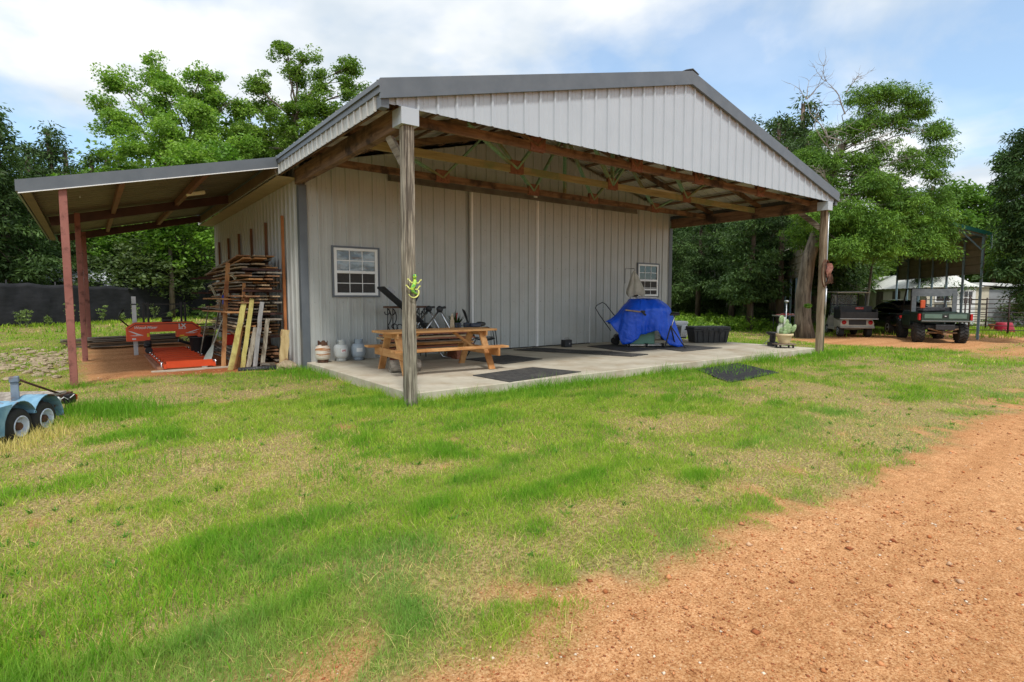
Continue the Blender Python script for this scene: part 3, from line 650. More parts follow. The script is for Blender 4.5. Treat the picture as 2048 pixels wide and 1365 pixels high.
# red can and blue can in the rack area
mb = MB(); mb.b2((-.12,-.08,0), (.12,.08,.24), bev=.02); mb.path([(-.08,0,.235),(-.06,0,.29),(.06,0,.29),(.08,0,.235)], .014, 6); o = mb.build('fuel_can', RED); o.location = (-1.05, 6.9, .28); tag(o, 'small red fuel can resting among the stacked boards', 'fuel can')
mb = MB(); mb.lathe([(.075,0),(.08,.01),(.08,.2),(.06,.21)], (0,0,0), 16); o = mb.build('blue_can', mat('blue_can', (.01,.03,.35), None, 4, .4)); o.location = (-1.06, 7.05, 1.20); tag(o, 'blue can sitting on a tier of the stacked boards', 'can')
# black drain pipe and rock
mb = MB(); mb.tube((-1.22, 5.18, -.11), (-.42, 5.12, -.10), .055, n=14); 
for k in range(14): mb.lathe([(.054,0),(.062,.008),(.062,.022),(.054,.03)], (-1.2+.055*k, 5.18-.004*k, -.11), 14, (1,-.07,0))
tag(mb.build('drain_pipe', BLACK), 'short black corrugated drain pipe lying before the leaning planks', 'pipe')
def rock_mb(r, seed, sx=1, sy=1, sz=.6, n=9):
    mb = MB(); vs = []; fs = []; m = n*2
    for i in range(n+1):
        ph = math.pi*i/n
        for k in range(m):
            th = 2*math.pi*k/m; v = Vector((math.sin(ph)*math.cos(th), math.sin(ph)*math.sin(th), math.cos(ph)))
            d = r*(.8+.5*float(vnoise(v.x*1.8+seed, v.y*1.8+v.z*2+seed*.7, 1))); v = Vector((round(v.x*2.2)/2.2*.45+v.x*.55, round(v.y*2.2)/2.2*.45+v.y*.55, v.z)); vs.append((v.x*d*sx, v.y*d*sy, v.z*d*sz))
    for i in range(n):
        for k in range(m): k2 = (k+1) % m; fs.append((i*m+k, (i+1)*m+k, (i+1)*m+k2, i*m+k2))
    return mb.add(vs, fs)
STONE = mat('tan_stone', (.24,.18,.11), (.44,.35,.23), 9, .9, bump=.8, bscale=30)
o = rock_mb(.17, 3, 1.2, .9, .7).build('rock', STONE); o.location = (-.33, 4.98, -.08); tag(o, 'tan rock sitting in the grass at the barn corner', 'rock')
# rock rubble patch left of the posts: countable stones
rp = [rock_mb(.11, 11+k, 1.3, .9, .45, 6).build('stone', STONE) for k in range(4)]
rr = random.Random(4); cnt = 0
for k in range(230):
    x = rr.gauss(-4.65, .62); y = rr.gauss(9.6, 1.6)
    if x > -3.95 or y < 5.8: continue
    o = rp[k % 4] if cnt < 4 and k % 4 == cnt else rp[k % 4].copy()
    if o.name not in sc.collection.objects: sc.collection.objects.link(o)
    o.location = (x, y, float(gz(x, y))+.01); o.rotation_euler = (rr.uniform(-.3,.3), rr.uniform(-.3,.3), rr.uniform(0, 6)); s_ = rr.uniform(.3, .85); o.scale = (s_,)*3
    tag(o, 'flat tan stone in the rubble patch left of the red posts', 'stone', 'stones in the rubble patch'); cnt += 1
for o in rp:
    if 'label' not in o: tag(o, 'flat tan stone in the rubble patch left of the red posts', 'stone', 'stones in the rubble patch'); o.location = (-4.5, 9, float(gz(-4.5, 9)))

# ---------------------------------------------------------------- sawmill
sm = thing('sawmill', 'orange portable band sawmill with a white striped head on its track', 'sawmill', (-1.9, 6.4, -.15))
def PS(mb, name, m, par=sm): return P_(mb, name, m, par)
BY = 9.4; ox_ = -2.86
headp = [(p_*1.1, (q_-.38)*1.18+.285) for p_, q_ in [(0,.38),(0,.66),(.17,.765),(1.29,.765),(1.46,.64),(1.46,.53),(1.36,.46),(.96,.44),(.96,.565),(.44,.565),(.44,.385)]]
HQ = lambda L_: [(p_*1.1, (q_-.38)*1.18+.285) for p_, q_ in L_]
mb = MB(); mb.prism(headp, (ox_, BY, 0), X3, Z3, Y3, .26); PS(mb, 'saw_head', ORANGE)
hd = sm.children[0]
def CH(mb, name, m):
    o = mb.build(name, m); o.parent = hd; o.location = -sm.location; return o
mb = MB()
out = [(.035,.64),(.18,.735),(1.28,.735),(1.425,.63),(1.415,.622),(1.275,.722),(.185,.722),(.045,.632)]
mb.prism(HQ(out), (ox_, BY-.004, 0), X3, Z3, Y3, .003); CH(mb, 'black_outline', BLACKM)
mb = MB()
for tri in ([(.03,.60),(.10,.585),(.32,.495),(.20,.51)], [(.05,.50),(.20,.502),(.32,.490),(.14,.488)], [(1.44,.60),(1.35,.585),(1.13,.52),(1.25,.53)], [(1.40,.545),(1.28,.525),(1.13,.515),(1.30,.512)]):
    mb = MB(); mb.prism(HQ(tri), (ox_, BY-.004, 0), X3, Z3, Y3, .003); CH(mb, 'white_stripe', WHITE)
mb = MB(); mb.b2((ox_+.11, BY-.005, .32), (ox_+.19, BY-.002, .36)); CH(mb, 'sticker', WHITE)
YL = mat('yellow_label', (.75,.55,.02), None, 5, .5)
mb = MB(); mb.b2((ox_+.42, BY-.005, .385), (ox_+.47, BY-.002, .47)); mb.b2((ox_+1.12, BY-.005, .375), (ox_+1.22, BY-.002, .405)); CH(mb, 'warning_label', YL)
def text_obj(s_, size, loc, rot, m, parent=None, name='lettering', ext=.001, bold=0, shear=0):
    cu = bpy.data.curves.new(name, 'FONT'); cu.body = s_; cu.size = size; cu.extrude = ext; cu.offset = bold; cu.shear = shear
    tmp = bpy.data.objects.new(name, cu); sc.collection.objects.link(tmp); bpy.context.view_layer.update()
    me = bpy.data.meshes.new_from_object(tmp.evaluated_get(bpy.context.evaluated_depsgraph_get())); bpy.data.objects.remove(tmp)
    me.materials.clear(); me.materials.append(m); o = bpy.data.objects.new(name, me); sc.collection.objects.link(o)
    o.location = loc; o.rotation_euler = rot
    if parent: o.parent = parent
    return o
def L_(x, y, z): return Vector((x, y, z)) - sm.location
text_obj('Wood-Mizer', .092, L_(ox_+.15, BY-.005, .585), (R(90),0,0), WHITE, hd, bold=.0016, shear=.25)
text_obj('LX', .135, L_(ox_+1.10, BY-.005, .595), (R(90),0,0), WHITE, hd, bold=.006)
text_obj('50', .035, L_(ox_+1.22, BY-.005, .555), (R(90),0,0), WHITE, hd, bold=.001)
mb = MB(); mb.b2((ox_+1.1, BY-.005, .557), (ox_+1.2, BY-.002, .577)); CH(mb, 'sticker', WHITE)
mb = MB(); mb.bar((-1.36, BY+.1, .45), (-1.12, BY+.02, .24), .16, .09); PS(mb, 'sawdust_chute', ORANGE)
mb = MB(); mb.b2((-2.70, 9.85, -.1), (-2.61, 9.94, 1.38)); PS(mb, 'mast', GALV)
mb = MB(); mb.b2((-2.715, 9.835, 1.17), (-2.595, 9.955, 1.20)); PS(mb, 'mast_collar', BLACKM)
for x in (-2.46, -2.36, -1.63, -1.54):
    mb = MB(); mb.b2((x-.022, 9.85, .5), (x+.022, 9.90, 1.24)); PS(mb, 'lift_post', BLACKM)
mb = MB(); mb.b2((-2.50, 9.855, 1.17), (-1.5, 9.895, 1.20)); mb.bar((-2.3, 9.82, .80), (-1.7, 9.82, 1.1), .02, .02); PS(mb, 'cross_beam', BLACKM)
mb = MB(); mb.path([(-2.76, BY+.12, .60), (-3.0, BY+.1, .86), (-2.96, BY+.1, .98), (-2.88, BY+.1, 1.06)], .017, 8); PS(mb, 'push_handle', BLACKM)
mb = MB(); mb.b2((-2.1, BY+.05, .74), (-1.88, BY+.28, .84), bev=.02); mb.b2((-2.12, BY+.03, .842), (-1.86, BY+.3, .87), bev=.008); PS(mb, 'engine', BLACKM)
for x in (-2.36, -1.45):
    mb = MB(); mb.b2((x-.025, 6.4, -.12), (x+.025, 11.2, -.03)); PS(mb, 'track_rail', ORANGE)
for k in range(9):
    mb = MB(); y = 6.42+.52*k; mb.b2((-2.334, y, -.11 if k == 0 else -.055), (-1.476, y+.04, .03 if k == 0 else .012)); PS(mb, 'bunk', ORANGE)
mb = MB()
for k in range(8):
    y = 6.5+.55*k
    for x in (-2.40, -1.43): mb = MB(); mb.lathe([(.018,0),(.018,.035),(.009,.05)], (x, y, -.03), 8); PS(mb, 'bolt', CHROME)
for x in (-2.42, -1.42): mb = MB(); mb.tube((x, 6.42, -.18), (x, 6.42, .03), .012, n=8); PS(mb, 'leveling_foot', CHROME)
mb = MB(); mb.b2((-2.50, BY-.05, .10), (-2.36, BY+.2, .3), bev=.02); mb.tube((-2.42, BY-.08, .05), (-2.42, BY+.02, .05), .08, n=16); mb.tube((-2.52, BY-.04, .17), (-2.36, BY-.04, .17), .05, n=12); PS(mb, 'carriage_roller', BLACKM)
mb = MB(); mb.bar((-1.78, BY-.03, .27), (-1.40, BY+.05, .12), .06, .07); mb.tube((-1.42, BY-.06, .06), (-1.42, BY+.02, .06), .075, n=16); PS(mb, 'carriage_roller', BLACKM)
mb = MB(); mb.b2((-2.50, 6.30, -.2), (-2.40, 9.9, -.085)); tag(mb.build('timber_sill', wood('sill', (.26,.11,.06), (.38,.18,.10), 'y')), 'long reddish timber sill lying beside the left rail of the sawmill track', 'timber')
mb = MB(); mb.b2((-2.62, 6.14, -.22), (-1.22, 6.28, -.125)); tag(mb.build('concrete_strip', CONC), 'low concrete strip in the dirt at the foot of the sawmill', 'footing')
# offcut stacks behind the mill
def pile(name, label, cat, x0, x1, y0, y1, z0, layers, m, seed, ax='x', th=.03, lean=0):
    r = random.Random(seed); t_ = thing(name, label, cat, ((x0+x1)/2, (y0+y1)/2, z0))
    for k in range(layers):
        y = y0
        while y < y1:
            w = r.uniform(.09, .18); a = r.uniform(0, .25); b = r.uniform(0, .25); z = z0+k*(th+.018)
            mb = MB()
            if ax == 'x': mb.bar((x0+a, y, z+lean*(x0+a-x0)), (x1-b, y+r.uniform(-.04, .04), z+lean*(x1-b-x0)+r.uniform(-.015,.015)), w*.8, th)
            else: mb.bar((y, x0+a, z), (y, x1-b, z), w*.8, th)
            P_(mb, 'offcut', m[r.randrange(len(m))], t_); y += w
    return t_
SX = [wood('slab_dark', (.06,.045,.03), (.16,.12,.08), 'x'), wood('slab_brown', (.14,.08,.045), (.26,.17,.10), 'x'), wood('slab_grey', (.14,.12,.10), (.24,.21,.17), 'x')]
OXM = [wood('offcut_orange', (.42,.19,.08), (.60,.32,.15), 'x'), wood('offcut_tan', (.46,.33,.19), (.62,.49,.32), 'x')]
pile('slab_wood_pile', 'long low pile of dark bark-edged slabs behind the sawmill head', 'wood pile', -3.75, -1.3, 12.3, 12.7, float(gz(-2.5, 12.5))+.04, 6, SX, 5, lean=.02)
pile('slab_wood_pile', 'thin dark slabs piled on the ground left of the second red post', 'wood pile', -4.3, -3.2, 12.9, 13.2, float(gz(-3.7, 13))+.04, 5, SX, 6)
pile('offcut_stack', 'stack of fresh orange offcuts on the ground behind the black tub', 'offcut stack', -1.35, -.60, 10.9, 11.4, -.08, 13, OXM, 8)
pile('offcut_stack', 'smaller heap of orange blocks between sawmill head and black tub', 'offcut stack', -1.25, -.9, 10.3, 10.7, -.1, 7, OXM, 9, th=.05)
pile('scrap_heap', 'low heap of dark scrap wood under the grey leaning plank', 'wood scraps', -.75, -.35, 5.35, 5.6, -.13, 3, [SX[0], SX[2]], 12)

# ---------------------------------------------------------------- shade cloth fence and things behind it
fp = [(-11.0, 19.2), (-6.6, 21.4), (-4.3, 22.2), (-1.5, 23.9), (1.5, 25.8), (4.5, 27.5)]
ftop = [1.95, 1.98, 1.90, 1.86, 2.2, 2.5]
mb = MB()
def fpt(u):
    k = min(int(u*5), 4); f_ = u*5-k; a, b = fp[k], fp[k+1]
    return a[0]+(b[0]-a[0])*f_, a[1]+(b[1]-a[1])*f_, ftop[k]+(ftop[k+1]-ftop[k])*f_
def cloth(u, v):
    x, y, zt = fpt(u); zb = float(gz(x, y))-.05; w = .10*(float(fbm(u*60, v*3, 1, 3))-.5) + .05*math.sin(u*75+v*3); sag = -.07*abs(math.sin(u*31))
    return (x+w*.4, y-w, zb+(zt+sag-zb)*v)
mb.grid(cloth, 160, 12)
ft = thing('shade_cloth_fence', 'long black shade cloth fence strung on posts behind the lean-to', 'fence', (-2, 23.5, .3))
SHC = mat('shade_cloth', (.008,.009,.012), (.017,.018,.022), 3, .8, stretch=(1,1,3), bump=.6, bscale=8)
o = P_(mb, 'cloth', SHC, ft); sol = o.modifiers.new('s', 'SOLIDIFY'); sol.thickness = .01
for k in range(9):
    x, y, zt = fpt(k/8); mb = MB(); mb.tube((x, y+.12, float(gz(x,y))-.1), (x, y+.12, zt+.08), .03, n=8); P_(mb, 'post', BLACKM, ft)
# silver camper behind the fence
SILV = mat('silver_panel', (.50,.54,.58), (.62,.66,.70), 3, .5, .3)
x0, y0 = far(48, 26.8); x1, y1 = far(285, 27.6); cdv = Vector((x1-x0, y1-y0, 0)); clen = cdv.length; cdv.normalize(); cn = Vector((-cdv.y, cdv.x, 0))
ct = thing('camper', 'silver rounded travel trailer showing above the black cloth fence', 'camper', ((x0+x1)/2, (y0+y1)/2, .4))
def camp(u, v):
    a = (u-.5)*2; ph = math.pi*v; e = (1-abs(a)**5)**.5 if abs(a) < 1 else 0
    c = Vector(((x0+x1)/2, (y0+y1)/2, 0)) + cdv*(a*clen/2) + cn*(math.copysign(abs(math.cos(ph))**.6, math.cos(ph))*1.2*max(e, .02)); return (c.x, c.y, .85 + 1.95*abs(math.sin(ph))**.55*max(e, .02))
mb = MB(); mb.grid(camp, 40, 20); P_(mb, 'body', SILV, ct)
for k in (-.6, -.1, .45):
    c = Vector(((x0+x1)/2, (y0+y1)/2, 1.9)) + cdv*(k*clen/2) - cn*1.19; mb = MB(); mb.box(c, (.7, .04, .4), Matrix.Rotation(math.atan2(cdv.y, cdv.x), 4, 'Z'), .01); P_(mb, 'window', BLACK, ct)
mb = MB(); c = Vector(((x0+x1)/2, (y0+y1)/2, 2.72)) + cdv*.9; mb.box(c, (.75, .5, .2), Matrix.Rotation(math.atan2(cdv.y, cdv.x), 4, 'Z'), .04); P_(mb, 'roof_vent', WHITE, ct)
for k in (-.5, .0):
    c = Vector(((x0+x1)/2, (y0+y1)/2, .62)) + cdv*(k*clen/4) - cn*1.0; mb = MB(); mb.lathe([(.1,0),(.33,0),(.36,.05),(.36,.17),(.33,.22)], c, 20, tuple(cn)); P_(mb, 'wheel', RUBBER, ct)
# red canopy
a = far(402, 31); b = far(455, 31); c = far(440, 33.5)
mb = MB(); A = Vector((*a, 2.90)); B = Vector((*b, 2.88)); C_ = Vector((*b, 2.10)); D2 = Vector((*c, 3.1))
mb.add([A, B, C_, D2, A+Vector((0,.03,0)), B+Vector((0,.03,0)), C_+Vector((0,.03,0))], [(0,1,2),(0,3,1),(1,3,2),(4,6,5)])
t_ = thing('red_canopy', 'corner of a bright red sail canopy beyond the fence by the barn', 'canopy', (*b, .5)); P_(mb, 'sail', mat('red_cloth', (.75,.06,.02), (.8,.08,.03), 3, .7), t_)
mb = MB(); mb.tube((*b, .3), (*b, 2.95), .04); P_(mb, 'pole', BLACKM, t_)

# ---------------------------------------------------------------- blue utility trailer, lower left
tdir = Vector((.48, .87, 0)).normalized(); tn = Vector((-tdir.y, tdir.x, 0))     # n = left
BLUE = mat('faded_blue', (.10,.24,.36), (.26,.44,.56), 5, .7, c3=(.18,.10,.07), s3=7, w3=(.54,.62), bump=.4)
RUST = mat('rust', (.06,.03,.02), (.15,.07,.04), 9, .85, bump=.4)
tr = thing('utility_trailer', 'rusty flatbed trailer with faded blue twin-axle fenders and plank deck', 'trailer', (-4.27, 1.2, -.3))
def T(a, b, z): v = Vector((-4.22, 1.15, 0)) + tdir*a + tn*b; v.z = z; return v
def PT(mb, name, m, par=tr): return P_(mb, name, m, par)
for a in (-.02, .40):
    wh = MB(); wh.lathe([(.11,0),(.165,0),(.198,.03),(.204,.07),(.198,.11),(.165,.135),(.118,.135)], T(a, .14, -.085), 28, tuple(-tn), caps=(1,0)); w = PT(wh, 'wheel', RUBBER)
    mb = MB(); mb.lathe([(.112,0),(.119,.132),(.119,.142),(.106,.142),(.095,.09),(.03,.08)], T(a, .14, -.085), 24, tuple(-tn)); o = mb.build('rim', mat('rim_white', (.45,.52,.68), (.62,.68,.78), 9, .5, c3=(.2,.14,.12), s3=6, w3=(.55,.7))); o.parent = w; o.location = -tr.location
    mb = MB(); mb.lathe([(.045,.06),(.045,.12),(.03,.135)], T(a, .14, -.085), 14, tuple(-tn)); o = mb.build('hub', RUST); o.parent = w; o.location = -tr.location
# double arch fender
prof = []
arc = lambda c, r: [(c+r*math.cos(t_), r*math.sin(t_)) for t_ in [math.pi*(1-i/14) for i in range(15)]]
outer = [(p_[0], -.10+p_[1]*1.13) for p_ in arc(-.03, .27)][0:13] + [(p_[0], -.10+p_[1]*1.13) for p_ in arc(.42, .27)][2:]
mb = MB(); vs = []; fs = []
for (a, z) in outer:
    for b, dz in ((-.01, 0), (.24, 0), (.24, -.008), (-.01, -.008)): vs.append(T(a, b, z+dz))
for i in range(len(outer)-1):
    for k in range(4): fs.append((4*i+k, 4*i+(k+1)%4, 4*i+4+(k+1)%4, 4*i+4+k))
mb.add(vs, fs, False)
mb.add([T(-.305, b, z) for b, z in ((-.01,-.10),(.24,-.10),(.24,-.102),(-.01,-.102))]+[T(-.75, b, z) for b, z in ((-.01,.14),(.24,.14),(.24,.13),(-.01,.13))], [(0,1,5,4),(2,3,7,6),(0,4,7,3),(1,2,6,5)])
PT(mb, 'fender', BLUE)
mb = MB(); mb.prism([(-.305,-.13),(-.285,.03),(-.23,.12),(-.16,.19),(-.75,.19),(-.75,-.13)], T(0, -.015, 0), tuple(tdir), Z3, tuple(tn), .012); PT(mb, 'fender_skirt', BLUE)
for b in (.27, 1.65):
    mb = MB(); mb.bar(T(-2.6, b, .04), T(1.28, b, .04), .05, .10); PT(mb, 'side_rail', RUST)
mb = MB(); mb.bar(T(1.26, .22, .045), T(1.26, 1.7, .045), .05, .11); PT(mb, 'rear_beam', RUST)
for k in range(9):
    mb = MB(); b = .33+.155*k; mb.bar(T(-2.6, b, .105+rnd.uniform(-.003,.003)), T(1.24-rnd.uniform(0,.03), b, .105), .145, .03, up=(0,0,1)); PT(mb, 'deck_plank', wood('deck_grey', (.26,.22,.18), (.44,.39,.33), 'y', bump=1))
mb = MB(); mb.bar(T(.30, .26, -.0), T(.30, .26, .42), .05, .075, bev=.004); mb.b2((T(.30,.26,.37)-Vector((.045,.045,0))), (T(.30,.26,.44)+Vector((.045,.045,0))), bev=.01); PT(mb, 'stake', mat('stake_blue', (.10,.14,.19), (.20,.25,.31), 5, .6, c3=(.13,.07,.04), s3=4))
mb = MB(); mb.path([T(.30, .28, .43), T(.65, .27, .28), T(1.10, .27, .10)], .014, 8); PT(mb, 'side_brace', RUST)
for z in (.30, .34):
    mb = MB(); mb.path([T(.34, .30, z), T(.46, .32, z+.015), T(.50, .33, z+.02), T(.51, .34, z+.03)], .009, 6); PT(mb, 'latch', RUST)
mb = MB(); mb.lathe([(.008,.0),(.042,.0),(.05,.012),(.035,.03),(.01,.03)], T(.98, .235, .03), 20, tuple(-tn)); PT(mb, 'marker_lamp', WHITE)
mb = MB(); mb.bar(T(1.12, .22, .02), T(1.26, .22, .02), .10, .12, bev=.008); PT(mb, 'lamp_box', BLACKM)
mb = MB(); mb.box(T(1.285, .215, .02), (.07,.07,.075), Matrix.Rotation(math.atan2(tdir.y, tdir.x), 4, 'Z'), .012); PT(mb, 'tail_light', mat('red_lens', (.35,.01,.01), (.5,.02,.02), 5, .25))
mb = MB(); mb.path([T(1.0,.21,.035), T(1.06,.20,.06), T(1.12,.19,.02), T(1.15,.15,.06), T(1.19,.15,.075)], .005, 5); PT(mb, 'wire', WHITE)

# ---------------------------------------------------------------- on the slab
def G0(n): return n
# propane tanks
def tank(x, y, mbody, label, rz, collar, lab=None):
    t_ = thing('propane_tank', label, 'propane tank', (x, y, .001), rz, 'propane tanks by the wall')
    mb = MB(); pr = [(.0,.05),(.08,.052),(.13,.075),(.152,.12),(.155,.17),(.155,.25),(.148,.30),(.12,.345),(.07,.365),(.02,.37)]; mb.lathe(pr, (0,0,0), 28); mb.build('tank_body', mbody, t_)
    mb = MB(); mb.lathe([(.105,.0),(.11,.0),(.11,.065),(.10,.07),(.10,.0)], (0,0,0), 24); mb.build('foot_ring', collar, t_)
    mb = MB(); n = 20; vs = []; fs = []
    for i in range(n+1):
        a = R(-140)+R(280)*i/n; h = .455 - (.03 if i in (4,5,15,16) else 0)
        for r_, z in ((.10,.355),(.10,h),(.096,h),(.096,.355)): vs.append((r_*math.cos(a), r_*math.sin(a), z))
    for i in range(n):
        if 8 <= i <= 11: 
            continue
        for k in range(4): fs.append((4*i+k, 4*i+(k+1)%4, 4*i+4+(k+1)%4, 4*i+4+k))
    mb.add(vs, fs); mb.build('collar', collar, t_)
    mb = MB(); mb.lathe([(.02,.36),(.02,.40),(.028,.405),(.028,.42),(.01,.425)], (0,0,0), 12); mb.tube((0,0,.39), (.05,0,.39), .012); mb.build('valve', mat('brass', (.5,.35,.12), None, 4, .4, .8), t_)
    if lab:
        mb = MB(); vs = []; fs = []
        for i in range(9):
            a = R(-90)+R(-24+6*i)
            for z in (.19, .275): vs.append((.1567*math.cos(a), .1567*math.sin(a), z))
        fs = [(2*i, 2*i+2, 2*i+3, 2*i+1) for i in range(8)]; mb.add(vs, fs); o = mb.build('paper_label', WHITE, t_)
        if lab == 'red': text_obj('LPG', .05, (-.05, -.1585, .215), (R(90),0,0), RED, t_, bold=.001)
RUSTW = mat('rust_white_band', (.62,.58,.50), (.68,.64,.55), 5, .6, c3=(.42,.16,.045), s3=3.6, w3=(.44,.54))
MATS.pop('rust_white_band'); rb = RUSTW.node_tree  # rings of rust
tank(.30, 4.60, mat('rusty_tank', (.60,.56,.48), (.36,.15,.05), 5, .7, stretch=(.25,.25,2.6), c3=(.40,.14,.04), s3=4, w3=(.58,.66), lo=.50, hi=.58), 'rust streaked propane tank standing nearest the barn corner', .3, RUST)
tank(.70, 4.64, mat('white_tank', (.58,.60,.58), (.64,.66,.64), 5, .45, c3=(.42,.36,.28), s3=7, w3=(.6,.7)), 'off-white propane tank with red lettering standing between two others', .1, mat('tank_white', (.5,.52,.5)), 'red')
tank(1.08, 4.62, mat('grey_tank', (.36,.42,.48), (.42,.48,.54), 5, .45), 'clean blue-grey propane tank with a white label', -.2, mat('tank_grey', (.30,.35,.40)), 'white')

# picnic table
pt = thing('picnic_table', 'honey-coloured wooden picnic table with attached benches on the slab', 'picnic table', (1.66, 2.22, 0), R(-4))
for k in range(5):
    mb = MB(); y = -.375+.15*k+.075-.075; y = -.30+.15*k; mb.box((0, y, .735), (2.25, .14, .038), None, .004); mb.build('table_top_plank', PINE['x'], pt)
for s_ in (-1, 1):
    for j in (0,):
        mb = MB(); mb.box((0, s_*.68, .435), (2.25, .24, .038), None, .004); mb.build('bench', PINE['x'], pt)
for s_ in (-1, 1):
    x = s_*.86
    for t_ in (-1, 1):
        mb = MB(); mb.bar((x, t_*.62, .0), (x, t_*.20, .716), .04, .125, up=(1,0,0)) ; 
        o = mb.build('leg', PINE['z'], pt)
    mb = MB(); mb.bar((x+s_*.0405, -.82, .345), (x+s_*.0405, .82, .345), .038, .145, bev=.003); mb.build('bench_support', PINE['y'], pt)
    mb = MB(); mb.bar((x+s_*.0405, -.36, .67), (x+s_*.0405, .36, .67), .038, .09, bev=.003); mb.build('top_support', PINE['y'], pt)
    mb = MB(); mb.bar((x*.97, 0, .36), (s_*.36, 0, .69), .04, .085, up=(0,1,0)); mb.build('brace', PINE['x'], pt)
# log under the table
BARK = mat('bark', (.10,.085,.065), (.34,.30,.25), 14, .9, stretch=(.5,1,1), bump=2, bscale=26)
mb = MB(); n = 22
pts = []; vs = []; fs = []
for i in range(12):
    for k in range(n):
        a = 2*math.pi*k/n; r = .115*(1+.22*(float(fbm(i*.7+3, k*.9, 1, 2))-.5)); vs.append((-.28+.05*i, r*math.cos(a), .11+r*math.sin(a)))
for i in range(11):
    for k in range(n): fs.append((i*n+k, i*n+(k+1)%n, (i+1)*n+(k+1)%n, (i+1)*n+k))
fs += [list(range(n))[::-1], [11*n+k for k in range(n)]]; mb.add(vs, fs)
o = mb.build('log', BARK); o.location = (1.0, 2.2, 0); o.rotation_euler = (0,0,R(-12)); tag(o, 'short rough-barked log lying under the left end of the picnic table', 'log')
# stack of boards behind table
sb = [wood('stack_red', (.20,.06,.03), (.34,.13,.07), 'x'), wood('stack_tan', (.40,.27,.14), (.56,.42,.25), 'x'), wood('stack_dark', (.11,.08,.06), (.24,.18,.13), 'x'), wood('stack_orange', (.42,.17,.05), (.52,.25,.09), 'x')]
for k in range(8):
    mb = MB(); n = 10; y = 3.62+rnd.uniform(-.03,.03); vs = []
    for i in range(n+1):
        x = 1.15+rnd.uniform(-.0,.0)+k%3*.05+2.1*i/n; e = .03*(vnoise(i*.9, k, 1)-.5); bow = .02*math.sin(3.1*i/n)*(k%2)
        for a, b in ((-.17,0),(.17,0),(.17,.035),(-.17,.035)): vs.append((x, y+a+float(e), .19+k*.052+b+bow))
    mb.add(vs, [(4*i+q, 4*i+(q+1)%4, 4*i+4+(q+1)%4, 4*i+4+q) for i in range(n) for q in range(4)]+[(0,1,2,3),(40,43,42,41)])
    tag(mb.build('rough_board', sb[[3,2,0,1,2,0,1,0][k]]), 'rough board in the flat stack lying behind the picnic table', 'board', 'boards stacked behind the picnic table')
for x in (1.5, 2.9):
    mb = MB(); mb.b2((x-.05, 3.42, .0), (x+.05, 3.85, .188)); tag(mb.build('bearer_block', sb[0]), 'wooden bearer block under the %s end of the board stack' % ('left' if x < 2 else 'right'), 'block')
# scroll-leg console table
ct = thing('console_table', 'black wrought iron console table with scroll legs and dark wood top', 'side table', (2.1, 4.42, 0))
mb = MB(); mb.b2((1.66, 4.25, 1.12), (2.62, 4.6, 1.165), bev=.005); P_(mb, 'table_top', wood('dark_top', (.09,.05,.035), (.17,.10,.07), 'x'), ct)
def scroll(x0, s_):
    pts = []
    for i in range(14): a = R(-200+20*i); r = .035+.004*i; pts.append((x0+s_*(.02+r*math.cos(a)), 0, 1.03+r*math.sin(a)))
    for i in range(9): t_ = i/8; pts.append((x0+s_*(.11+.05*math.sin(t_*3.1)-.06*t_), 0, 1.03-.30*t_))
    for i in range(20): a = R(180+22*i); r = .13-.005*i; pts.append((x0+s_*(.19+r*math.cos(a)), 0, .70+r*math.sin(a)*.9))
    return pts
for y in (4.29, 4.56):
    for x0, s_ in ((1.70, 1), (2.58, -1)):
        mb = MB(); mb.path([(a, y, c) for a, b, c in scroll(x0, s_)], .011, 6); mb.path([(x0+s_*.05, y, 1.12), (x0+s_*.045, y, .6), (x0+s_*.03, y, .0)], .011, 6); P_(mb, 'scroll_leg', BLACKM, ct)
# inversion table (tilting exercise bench)
it = thing('inversion_table', 'folding exercise bench with tilted black backrest and silver tube frame', 'exercise bench', (2.1, 3.95, 0))
mb = MB(); a, b = Vector((1.32, 3.98, 1.58)), Vector((2.22, 3.9, .82)); d, s_, u = frame(b-a); s_ = Vector((0,1,0)); u = d.cross(s_)
mb.bar(a, b, .40, .055, bev=.025); P_(mb, 'backrest', mat('black_fabric', (.014,.015,.018), (.024,.025,.03), 30, .8), it)
mb = MB(); mb.bar(a+Vector((.13,-.12,-.03)), a+Vector((.26,-.12,-.14)), .03, .10, bev=.01); P_(mb, 'pad_logo', mat('pad_grey', (.35,.36,.38)), it)
mb = MB(); mb.bar((1.95, 3.9, 1.17), (2.1, 3.9, 1.44), .3, .10, bev=.03); P_(mb, 'headrest', mat('navy_fabric', (.012,.018,.05), (.02,.03,.07), 30, .8), it)
for y in (3.7, 4.2):
    mb = MB(); mb.path([(2.57, y, 1.08), (2.18, y, .60), (1.62, y, .03)], .024, 10); P_(mb, 'leg', CHROME, it)
    mb = MB(); mb.path([(2.60, y, 1.08), (2.86, y, .60), (3.15, y, .08)], .024, 10); P_(mb, 'leg', CHROME, it)
    mb = MB(); mb.lathe([(.03,-.05),(.065,-.04),(.075,.0),(.065,.04),(.03,.05)], (2.585, y, 1.10), 16, (0,1,0)); mb.bar((2.52, y, 1.12), (2.74, y, 1.14), .06, .05, bev=.015); P_(mb, 'pivot_cap', BLACK, it)
mb = MB(); mb.path([(2.45, 3.68, .30), (2.62, 3.66, .06), (2.8, 3.66, .025), (3.05, 3.66, .025), (3.12, 3.7, .04), (3.08, 3.9, .03), (3.05, 4.2, .03)], .022, 8); P_(mb, 'floor_bar', CHROME, it)
